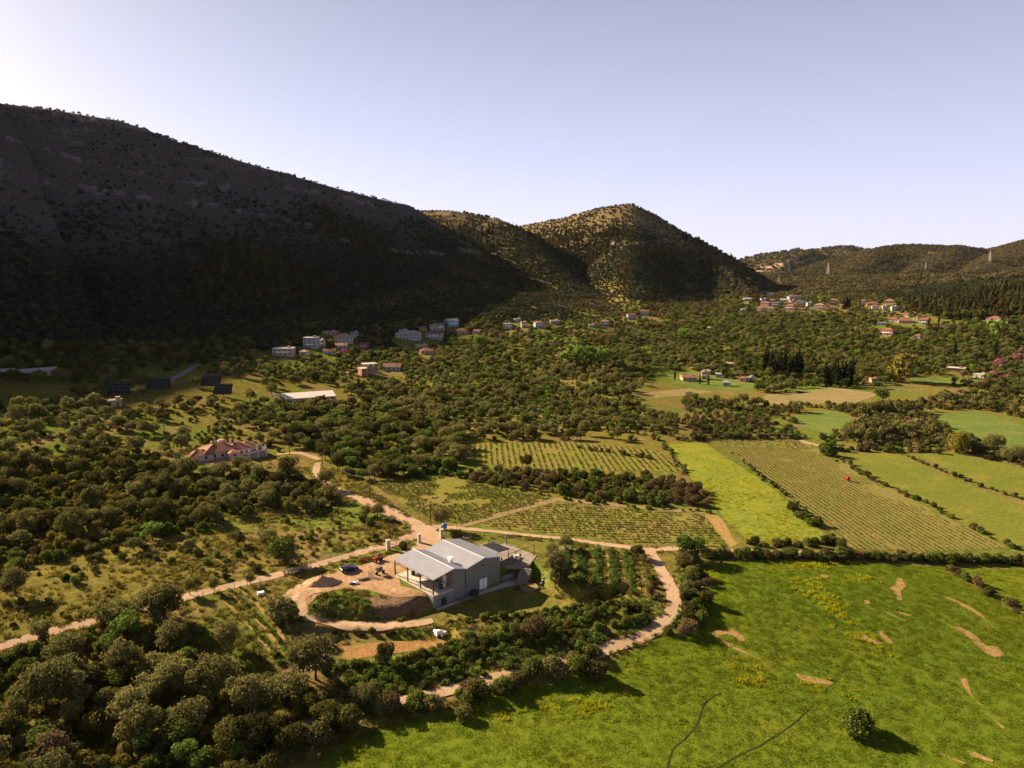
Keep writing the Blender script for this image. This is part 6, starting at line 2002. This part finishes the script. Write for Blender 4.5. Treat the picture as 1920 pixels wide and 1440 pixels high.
# undergrowth between the trees
zone([(-90, 1260), (60, 1205), (200, 1172), (300, 1150), (330, 1200), (400, 1250), (520, 1285), (640, 1310), (620, 1350), (560, 1405), (470, 1490), (-90, 1530)], 2.7, 0.85,
     {'yellow': 0.38, 'bush': 0.3, 'bbush': 0.14, 'brown': 0.1, 'obush': 0.08}, 0.3, 0.75, 10, 31)
zone([(-90, 880), (0, 878), (250, 850), (330, 872), (480, 884), (600, 905), (645, 945), (600, 962), (500, 958), (430, 968), (380, 1000), (250, 1012), (100, 1055), (-90, 1110)], 2.9, 0.85,
     {'yellow': 0.42, 'bush': 0.28, 'bbush': 0.14, 'brown': 0.06, 'obush': 0.1}, 0.3, 0.75, 12, 32)
zone([(-90, 752), (100, 756), (220, 768), (480, 756), (640, 768), (600, 850), (330, 855), (0, 878), (-90, 882)], 4.5, 0.42, {'yellow': 0.4, 'bush': 0.3, 'brown': 0.15, 'obush': 0.15}, 0.3, 0.7, 14, 33)
zone([(480, 672), (640, 660), (800, 645), (960, 620), (1300, 606), (1300, 690), (1230, 700), (1180, 745), (1280, 800), (1260, 828), (872, 826), (862, 752), (640, 745), (500, 748)], 5.0, 0.5,
     {'bush': 0.4, 'yellow': 0.3, 'bbush': 0.15, 'brown': 0.15}, 0.35, 0.8, 22, 34)
zone([(1300, 606), (1400, 594), (1560, 592), (1700, 612), (1920, 600), (2000, 600), (2000, 770), (1850, 735), (1700, 702), (1650, 728), (1430, 740), (1300, 695)], 6.0, 0.6,
     {'bush': 0.4, 'yellow': 0.25, 'bbush': 0.2, 'brown': 0.15}, 0.4, 0.85, 22, 35)
zone([(430, 968), (500, 958), (720, 962), (745, 1005), (560, 1060), (300, 1128), (0, 1205), (-90, 1230), (-90, 1110), (100, 1055), (250, 1012)], 3.0, 0.36, {'yellow': 0.4, 'bush': 0.3, 'brown': 0.3}, 0.15, 0.4, 9, 36)

# ------------------------------------------------------------------ trees and shrubs: build them
LAND = [('the tiled villa', 420, 835), ('the metal barn', 850, 1060), ('the unfinished brick building', 694, 690), ('the long pale shed', 575, 746), ('the road junction', 790, 995), ('the pair of pillars at the gate', 770, 1018),
        ('the loop track', 600, 1160), ('the ploughed plot', 760, 1212), ('the vegetable rows', 490, 1170), ('the curved track', 1255, 1110), ('the lone bush in the green field', 1607, 1360), ('the small vineyard', 860, 935),
        ('the wide vineyard beside the vine road', 1130, 985), ('the upper vineyard', 1060, 855), ('the yellow flowering field', 1380, 920), ('the big vineyard', 1600, 940), ('the dry field', 1550, 742), ('the bright meadow on the far plain', 1850, 805),
        ('the farm with two cypresses', 1340, 710), ('the knoll houses', 1660, 575), ('the village gap', 1500, 575), ('the flat-roofed brick shed', 1795, 692), ('the pointed hill foot', 1210, 600), ('the wide grey shaded house', 764, 632),
        ('the tall grey block', 581, 648), ('the solar frames', 320, 728), ('the bright umbrella-shaped tree', 286, 1005), ('the lower left road end', 100, 1185), ('the large limbed olive', 400, 1290), ('the hedge by the green field', 800, 1325),
        ('the white terraced hillside house', 1862, 600), ('the white box on the grass', 489, 1112), ('the slope left of the villa', 150, 900), ('the meadow hut', 214, 758), ('the light green tree clump', 1100, 680), ('the pole in the dry field', 1535, 725)]
LXY = np.array([(a[1], a[2]) for a in LAND], float)


def ordinal(n):
    return ['', 'nearest', 'second nearest', 'third nearest', 'fourth nearest', 'fifth nearest', 'sixth nearest', 'seventh nearest', 'eighth nearest', 'ninth nearest', 'tenth nearest'][n] if n <= 10 else '%d%s nearest' % (n, 'th' if 10 <= n % 100 <= 20 else {1: 'st', 2: 'nd', 3: 'rd'}.get(n % 10, 'th'))


PX = np.array([p[1] for p in PLANTS]); PY = np.array([p[2] for p in PLANTS]); PZ = h(PX, PY)
PS = np.array([p[3] for p in PLANTS]); PZS = np.array([p[4] for p in PLANTS])
PSP = np.array([p[0] for p in PLANTS]); PH = np.array([SPEC[s][1] for s in PSP]) * PZS
PU, PV = pix(PX, PY, PZ)
PU2, PV2 = pix(PX, PY, PZ + PH)
SEEN = (PU > -25) & (PU < 1945) & (PV2 < 1440) & (PY > 40)
APP = PH * np.sqrt(PS / np.maximum(PZS, 0.01)) / np.hypot(PX, PY)
PR = np.random.default_rng(77)
ROT = PR.uniform(0, 2 * math.pi, len(PX)); VAR = PR.integers(0, 4, len(PX))
from collections import defaultdict
pend = defaultdict(list)
for sp in SPEC:
    idx_ = np.where(PSP == sp)[0]
    own = [i for i in idx_ if PLANTS[i][5]]
    rest = [i for i in idx_ if not PLANTS[i][5] and SEEN[i]]
    rest.sort(key=lambda i: -APP[i])
    ind = own + rest[:max(0, CAP[sp] - len(own))]
    nm, desc, cat = NAMES[sp]
    for i in ind:
        lod = 'near' if PY[i] < 330 else 'mid'
        cm, tm_ = PROTO[sp, lod][VAR[i]]
        t = empty(nm, (PX[i], PY[i], PZ[i] - 0.1), ROT[i], PLANTS[i][5], cat, {'shrub': 'shrubs of the scrub and hedges', 'cypress': 'cypresses of the valley', 'olive tree': 'olive trees of the groves'}.get(cat, 'trees of the valley'))
        t.scale = (PS[i], PS[i], PZS[i])
        put(cm, 'crown', t, (0, 0, 0)); put(tm_, 'trunk', t, (0, 0, 0))
        if not PLANTS[i][5]:
            d = np.hypot(LXY[:, 0] - PU[i], (LXY[:, 1] - PV[i]) * 1.8)
            k = int(np.argmin(d))
            dx, dy = PU[i] - LXY[k, 0], PV[i] - LXY[k, 1]
            side = ('left of' if dx < 0 else 'right of') if abs(dx) > 1.3 * abs(dy) else ('behind' if dy < 0 else 'in front of')
            pend[(sp, k, side)].append((d[k], t))
    mass = np.array([i for i in idx_ if i not in set(ind)], int)
    if len(mass):
        proto_collection(sp, [merged(*PROTO[sp, 'mid'][v]) for v in range(4)])
        scatter({'shrub': 'shrubbery', 'cypress': 'cypress_wood', 'pine': 'pine_wood', 'olive tree': 'olive_grove'}.get(cat, 'woodland'), sp, np.column_stack([PX, PY, PZ - 0.1])[mass], PS[mass], ROT[mass], VAR[mass], SZ=PZS[mass])
for (sp, k, side), lst in pend.items():
    lst.sort(key=lambda q: q[0])
    for n_, (_, t) in enumerate(lst):
        t['label'] = '%s, %s %s %s' % (NAMES[sp][1], ordinal(n_ + 1), side, LAND[k][0])

# ------------------------------------------------------------------ hill forests and scrub (nobody could count these)
HR = np.random.default_rng(55)


def hill_points(y0, y1, spacing):
    xs, ys = [], []
    yy = np.arange(y0, y1, spacing)
    for q in yy:
        hw = q * 0.90 + 30
        a = np.arange(-hw, hw, spacing)
        xs.append(a + HR.uniform(-0.5, 0.5, len(a)) * spacing); ys.append(np.full(len(a), q) + HR.uniform(-0.5, 0.5, len(a)) * spacing)
    return np.concatenate(xs), np.concatenate(ys)


def seen_from_cam(x, y, z, margin=10.0):
    ok = np.ones(len(x), bool)
    for t in (0.55, 0.65, 0.74, 0.81, 0.87, 0.92, 0.96, 0.985):
        zr = CAM_H + (z + margin - CAM_H) * t
        ok &= h(x * t, y * t) < zr
    return ok


def hills(name, y0, y1, spacing, dens, smin, smax, key, seed, minup=14, zsc=1.0):
    x, y = hill_points(y0, y1, spacing)
    z = h(x, y)
    base = 40 * sst(500, 1150, y)
    up = z - base
    m = up > minup
    x, y, z, up = x[m], y[m], z[m], up[m]
    d = dens(x, y, up)
    m = HR.random(len(x)) < d
    x, y, z, up = x[m], y[m], z[m], up[m]
    u, v = pix(x, y, z)
    m = (u > -220) & (u < 2140) & seen_from_cam(x, y, z) & free(x, y, 0.5, 1.0)
    x, y, z, up = x[m], y[m], z[m], up[m]
    s = HR.uniform(smin, smax, len(x)) * (0.7 + 0.6 * vn(x / 40, y / 40, 300 + seed))
    scatter(name, key, np.column_stack([x, y, z]), s, HR.uniform(0, 6.28, len(x)), HR.integers(0, 5, len(x)) % len(PCOL[key].objects), SZ=s * zsc * HR.uniform(0.8, 1.25, len(x)))
    return len(x)


def scrub_clump(i, mat):
    rg = np.random.default_rng(400 + i)
    lobes = [((rg.normal() * 0.35, rg.normal() * 0.35, 0.45 + 0.3 * rg.random()), (0.42, 0.42, 0.45)) for k in range(6)] + [((0, 0, 0.4), (0.6, 0.6, 0.5))]
    V, Fq = crown_geo(lobes, 150, 0.42, rg, 0.6)
    return npmesh('scrub', V, Fq, LM[mat])


proto_collection('shaded_maquis', [scrub_clump(i, 'shaded_maquis') for i in range(5)])
proto_collection('sunlit_maquis', [scrub_clump(i + 20, 'sunlit_maquis') for i in range(5)])
proto_collection('pinefar', [merged(*PROTO['pine', 'mid'][v]) for v in range(4)])


def d_low(x, y, up):
    return sst(150, 70, up + 110 * (fbm(x / 90, y / 90, 311, 4) - 0.5)) * 0.9 + 0.02


def d_up(x, y, up):
    return 0.06 + 0.45 * (y > 1450) + 0.62 * sst(0.54, 0.66, fbm(x / 45, y / 30, 312, 4))


n0 = hills('slope_forest', 380, 560, 4.2, d_low, 1.5, 2.9, 'shaded_maquis', 11, 34)
n1 = hills('slope_forest', 560, 1500, 4.2, d_low, 1.5, 2.9, 'shaded_maquis', 1, 10)
n2 = hills('slope_scrub', 560, 1500, 4.6, d_up, 0.7, 1.8, 'shaded_maquis', 2, 60)
n3 = hills('slope_forest', 1500, 2200, 6.0, d_low, 2.2, 4.0, 'sunlit_maquis', 3, 10)
n4 = hills('slope_scrub', 1400, 2500, 7.0, d_up, 1.4, 3.0, 'sunlit_maquis', 4, 60)
n5 = hills('far_forest', 1150, 3300, 11.0, lambda x, y, up: 0.92 * sst(60, 260, x - 0.16 * y), 3.4, 5.6, 'sunlit_maquis', 5, 6)
n6 = hills('far_forest', 3300, 6200, 28.0, lambda x, y, up: 0.8 + 0 * x, 8, 14, 'sunlit_maquis', 6, 10)
n8 = hills('far_grove', 930, 1900, 6.5, lambda x, y, up: 1.0 * (up < 20) * (x > -150) * ((y > 1060) | ((x > 40) & (x < 330))), 1.5, 2.9, 'sunlit_maquis', 8, -40)
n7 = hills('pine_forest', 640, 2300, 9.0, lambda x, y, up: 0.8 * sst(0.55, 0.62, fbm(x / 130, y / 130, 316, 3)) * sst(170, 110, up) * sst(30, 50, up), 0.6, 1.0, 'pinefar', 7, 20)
# pines along the skyline of the big mountain
P1 = np.array(RIDGES[0][0][4:])
t_ = np.linspace(0, len(P1) - 1, 520)
x = np.interp(t_, np.arange(len(P1)), P1[:, 0]) + HR.normal(size=520) * 13; y = np.interp(t_, np.arange(len(P1)), P1[:, 1]) + HR.normal(size=520) * 13
m = fbm(t_ * 4, t_ * 0, 320, 3) + 0.25 * HR.random(520) > 0.58
x, y = x[m], y[m]
s = HR.uniform(0.2, 0.7, len(x)) ** 1.2
scatter('ridge_trees', 'dark', on_ground(x, y, -0.4), s, HR.uniform(0, 6, len(x)), HR.integers(0, 4, len(x)))
print('HILLS', n1, n2, n3, n4, n5, n6, n7, 'PLANTS', len(PLANTS))

# ------------------------------------------------------------------ grass, flowers, weeds, vines, crops
def tuft(name, mat, rg, n, hgt, rad, wid, droop=0.4):
    a = rg.uniform(0, 2 * math.pi, n); r = rad * np.sqrt(rg.random(n))
    bx, by = r * np.cos(a), r * np.sin(a)
    d = rg.uniform(0, 2 * math.pi, n); hh = hgt * rg.uniform(0.6, 1.2, n); ln = hh * droop * rg.uniform(0.3, 1.2, n)
    px, py = -np.sin(d) * wid, np.cos(d) * wid
    V = np.stack([np.column_stack([bx - px, by - py, np.full(n, -0.03)]), np.column_stack([bx + px, by + py, np.full(n, -0.03)]), np.column_stack([bx + np.cos(d) * ln + px * 0.4, by + np.sin(d) * ln + py * 0.4, hh]), np.column_stack([bx + np.cos(d) * ln - px * 0.4, by + np.sin(d) * ln - py * 0.4, hh])], 1)
    return npmesh(name, V.reshape(-1, 3), np.arange(n * 4).reshape(n, 4), mat)


proto_collection('grass', [tuft('grass', LM['grass'], np.random.default_rng(500 + i), 26, 0.17, 0.7, 0.05) for i in range(4)])
proto_collection('flower', [tuft('flower', LM['flower'], np.random.default_rng(510 + i), 22, 0.40, 0.55, 0.055) for i in range(3)])
proto_collection('weed', [tuft('weed', LM['weed'], np.random.default_rng(520 + i), 22, 0.5, 0.6, 0.07) for i in range(4)])
clump = []
for i in range(4):
    rg = np.random.default_rng(530 + i)
    V, Fq = crown_geo([((rg.normal() * 0.25, rg.normal() * 0.25, 0.35 + 0.2 * rg.random()), (0.45, 0.45, 0.4)) for k in range(4)], 90, 0.28, rg)
    clump.append(V)
proto_collection('vine', [npmesh('vine', V, np.arange(len(V)).reshape(-1, 4), LM['vine']) for V in clump])
proto_collection('crop', [npmesh('crop', V, np.arange(len(V)).reshape(-1, 4), LM['crop']) for V in clump])


def cover_points(poly, dens):
    Q = np.array(poly)
    A_ = (Q[:, 0].max() - Q[:, 0].min()) * (Q[:, 1].max() - Q[:, 1].min())
    n = int(A_ * dens)
    x = HR.uniform(Q[:, 0].min(), Q[:, 0].max(), n); y = HR.uniform(Q[:, 1].min(), Q[:, 1].max(), n)
    m = inside(x, y, poly)
    x, y = x[m], y[m]
    z = h(x, y)
    u, v = pix(x, y, z)
    m = (u > -180) & (u < 2100) & (v < 1560)
    return x[m], y[m], u[m], v[m]


FLOWERS = [[(1480, 1075), (1530, 1085), (1570, 1130), (1620, 1180), (1680, 1235), (1640, 1240), (1580, 1190), (1530, 1140), (1490, 1100)], [(1345, 1240), (1420, 1245), (1440, 1300), (1400, 1290)], [(1490, 1270), (1600, 1285), (1590, 1310), (1500, 1290)],
           [(1000, 1320), (1080, 1300), (1180, 1300), (1150, 1350), (1040, 1345)], [(1110, 1255), (1180, 1245), (1230, 1240), (1190, 1265), (1110, 1275)], [(900, 1330), (1000, 1320), (990, 1350), (930, 1350)],
           [(1322, 1075), (1345, 1070), (1350, 1110), (1330, 1110)], [(1430, 1056), (1560, 1058), (1560, 1066), (1440, 1066)], [(1560, 1075), (1640, 1085), (1600, 1092)]]
FLW = [[G(*p)[:2] for p in f] for f in FLOWERS]
BAREW = [[G(*p)[:2] for p in f] for f in BARE_PX]
x, y, u, v = cover_points(FW['green'], 1.7)
bare = np.zeros(len(x), bool); flw = np.zeros(len(x))
for P in BAREW:
    bare |= inside(x, y, P)
for P in FLW:
    d, _ = linedist(x, y, P, True)
    flw = np.maximum(flw, sst(-3, 5, np.where(inside(x, y, P), d, -d)))
pf = flw * sst(0.34, 0.54, fbm(x / 5, y / 3, 601, 4))
isf = HR.random(len(x)) < pf
g = ~bare & ~isf
s = HR.uniform(0.5, 1.25, len(x)) * (0.8 + 0.4 * fbm(x / 2.5, y / 2.5, 603, 3))
rz = HR.uniform(0, 6.28, len(x))
scatter('field_grass', 'grass', on_ground(x[g], y[g], 0.05), s[g], rz[g], HR.integers(0, 4, g.sum()))
f = isf & ~bare
scatter('field_flowers', 'flower', on_ground(x[f], y[f], 0.05), s[f], rz[f], HR.integers(0, 3, f.sum()))
x, y, u, v = cover_points(FW['right'], 0.8)
scatter('field_grass', 'grass', on_ground(x, y, 0.05), HR.uniform(0.6, 1.3, len(x)), HR.uniform(0, 6.28, len(x)), HR.integers(0, 4, len(x)))
x, y, u, v = cover_points(FW['yellow'], 1.2)
m = HR.random(len(x)) < (0.03 + 0.3 * sst(850, 930, v)) * sst(0.35, 0.6, fbm(x / 9, y / 7, 605, 4))
scatter('field_flowers', 'flower', on_ground(x[m], y[m], 0.05), HR.uniform(0.6, 1.1, m.sum()), HR.uniform(0, 6.28, m.sum()), HR.integers(0, 3, m.sum()))
# rough grass and weeds on the slopes round the farm
Wd = [G(*p)[:2] for p in [(-60, 860), (330, 850), (640, 880), (760, 960), (800, 985), (1200, 1020), (1320, 1040), (1330, 1190), (1130, 1260), (800, 1345), (500, 1470), (-60, 1500)]]
x, y, u, v = cover_points(Wd, 1.0)
m = free(x, y, -0.2, 0.2) & (HR.random(len(x)) < 0.15 + 0.85 * sst(0.4, 0.62, fbm(x / 7, y / 7, 611, 4)))
x, y = x[m], y[m]
scatter('rough_grass', 'weed', on_ground(x, y, 0.0), HR.uniform(0.5, 1.35, len(x)), HR.uniform(0, 6.28, len(x)), HR.integers(0, 4, len(x)))


def rows(poly, p0, p1, gap, step, key, name, smin, smax, miss=0.15, dz=0.05, phase=0.0, wob=0.15):
    """plants in straight rows parallel to the pixel line p0-p1 across poly"""
    a, b = np.array(G(*p0)[:2]), np.array(G(*p1)[:2])
    d = (b - a) / np.linalg.norm(b - a); nn_ = np.array([-d[1], d[0]])
    Q = np.array(poly)
    s = (Q - a) @ d; t = (Q - a) @ nn_
    X, Y = [], []
    for q in np.arange(np.ceil(t.min() / gap) * gap + phase, t.max(), gap):
        k = np.arange(s.min(), s.max(), step)
        k = k + HR.uniform(-0.25, 0.25, len(k)) * step
        w = q + HR.normal(size=len(k)) * wob
        X.append(a[0] + d[0] * k + nn_[0] * w); Y.append(a[1] + d[1] * k + nn_[1] * w)
    x, y = np.concatenate(X), np.concatenate(Y)
    m = inside(x, y, poly) & (HR.random(len(x)) > miss) & (fbm(x / 12, y / 12, 633, 3) > 0.30)
    x, y = x[m], y[m]
    scatter(name, key, on_ground(x, y, dz), HR.uniform(smin, smax, len(x)), HR.uniform(0, 6.28, len(x)), HR.integers(0, 4, len(x)))
    return x, y


rows(FW['vine1'], (868, 976), (1034, 938), 2.0, 0.5, 'vine', 'vine_rows', 0.32, 0.6, 0.12, wob=0.09)
rows(FW['vine2'], (1000, 985), (1330, 992), 2.0, 0.5, 'vine', 'vine_rows', 0.3, 0.55, 0.2, wob=0.09)
rows(FW['bigvine'], (1450, 918), (1590, 1024), 2.0, 0.6, 'vine', 'vine_rows', 0.2, 0.4, 0.15, wob=0.09)
rows(FW['vine3'], (960, 834), (968, 876), 2.4, 1.0, 'vine', 'vine_rows', 0.35, 0.7, 0.25)
rows(FW['strip'], (1330, 832), (1520, 833), 3.0, 1.6, 'vine', 'vine_rows', 0.4, 0.8, 0.3)
# vegetable rows left of the yard and the garden right of the patio
VEG = [G(*p)[:2] for p in [(400, 1112), (470, 1098), (530, 1160), (560, 1215), (545, 1250), (500, 1236)]]
rows(VEG, (420, 1120), (530, 1240), 2.4, 0.55, 'crop', 'vegetable_rows', 0.35, 0.8, 0.12)
GARD = [G(*p)[:2] for p in [(1052, 1036), (1120, 1028), (1196, 1040), (1206, 1066), (1210, 1110), (1170, 1120), (1100, 1122), (1060, 1090)]]
rows(GARD, (1146, 1034), (1152, 1115), 4.2, 0.4, 'crop', 'garden_rows', 0.7, 1.25, 0.05, wob=0.55)
rows(GARD, (1146, 1034), (1152, 1115), 4.2, 0.6, 'crop', 'garden_rows', 0.4, 0.8, 0.1, phase=1.0, wob=0.3)
for k, uu in enumerate((1080, 1112, 1136, 1160, 1185)):
    ribbon('garden_soil', [(uu + 4, 1036 + k), (uu + 5 + k, 1075), (uu + 6 + k * 2, 1112)], 1.0, BARE, 0.10, 1.5, jit=0.2)
for q in range(4):
    ribbon('garden_soil', [(412 + q * 22, 1118 - q * 5), (470 + q * 18, 1176 - q * 8), (510 + q * 13, 1226 - q * 10)], 0.9, BARE, 0.10, 1.5, jit=0.2)
# lush weeds on the banks below the barn
BK = [G(*p)[:2] for p in [(846, 1206), (960, 1166), (1100, 1140), (1225, 1122), (1246, 1150), (1200, 1184), (1080, 1228), (920, 1264), (760, 1302), (650, 1300), (600, 1262), (640, 1246), (780, 1230)]]
BK2 = [G(*p)[:2] for p in [(588, 1114), (640, 1120), (700, 1121), (716, 1140), (712, 1164), (610, 1154), (576, 1138)]]
BK3 = [G(*p)[:2] for p in [(1268, 1042), (1300, 1048), (1310, 1120), (1290, 1170), (1190, 1214), (1100, 1245), (1240, 1185), (1272, 1144), (1276, 1100)]]
for P, dn, key, sm in ((BK, 1.0, 'crop', 1.3), (BK2, 1.4, 'crop', 1.0), (BK3, 1.2, 'crop', 0.9)):
    x, y, u, v = cover_points(P, dn)
    m = free(x, y, 0.1, 0.3) & (HR.random(len(x)) < 0.25 + 0.75 * sst(0.38, 0.55, fbm(x / 8, y / 5, 640, 3)))
    x, y = x[m], y[m]
    scatter('bank_weeds', key, on_ground(x, y, -0.05), HR.uniform(0.6, sm, len(x)), HR.uniform(0, 6.28, len(x)), HR.integers(0, 4, len(x)))

# ------------------------------------------------------------------ haze in the valley air
HZ = bpy.data.materials.new('haze')
HZ.use_nodes = True
hn, hl_ = HZ.node_tree.nodes, HZ.node_tree.links
hn.clear()
ho = hn.new('ShaderNodeOutputMaterial')
hv = hn.new('ShaderNodeVolumePrincipled')
hv.inputs['Color'].default_value = (0.70, 0.84, 1.0, 1)
hv.inputs['Density'].default_value = 0.000005
hl_.new(hv.outputs[0], ho.inputs['Volume'])
zlo, zhi = float(TZ.min()) - 1.0, float(TZ.max()) + 40.0
hz = MB().box((0, 0, (zlo + zhi) / 2), (46000, 46000, zhi - zlo)).build('haze', HZ)
tag(hz, kind='stuff')
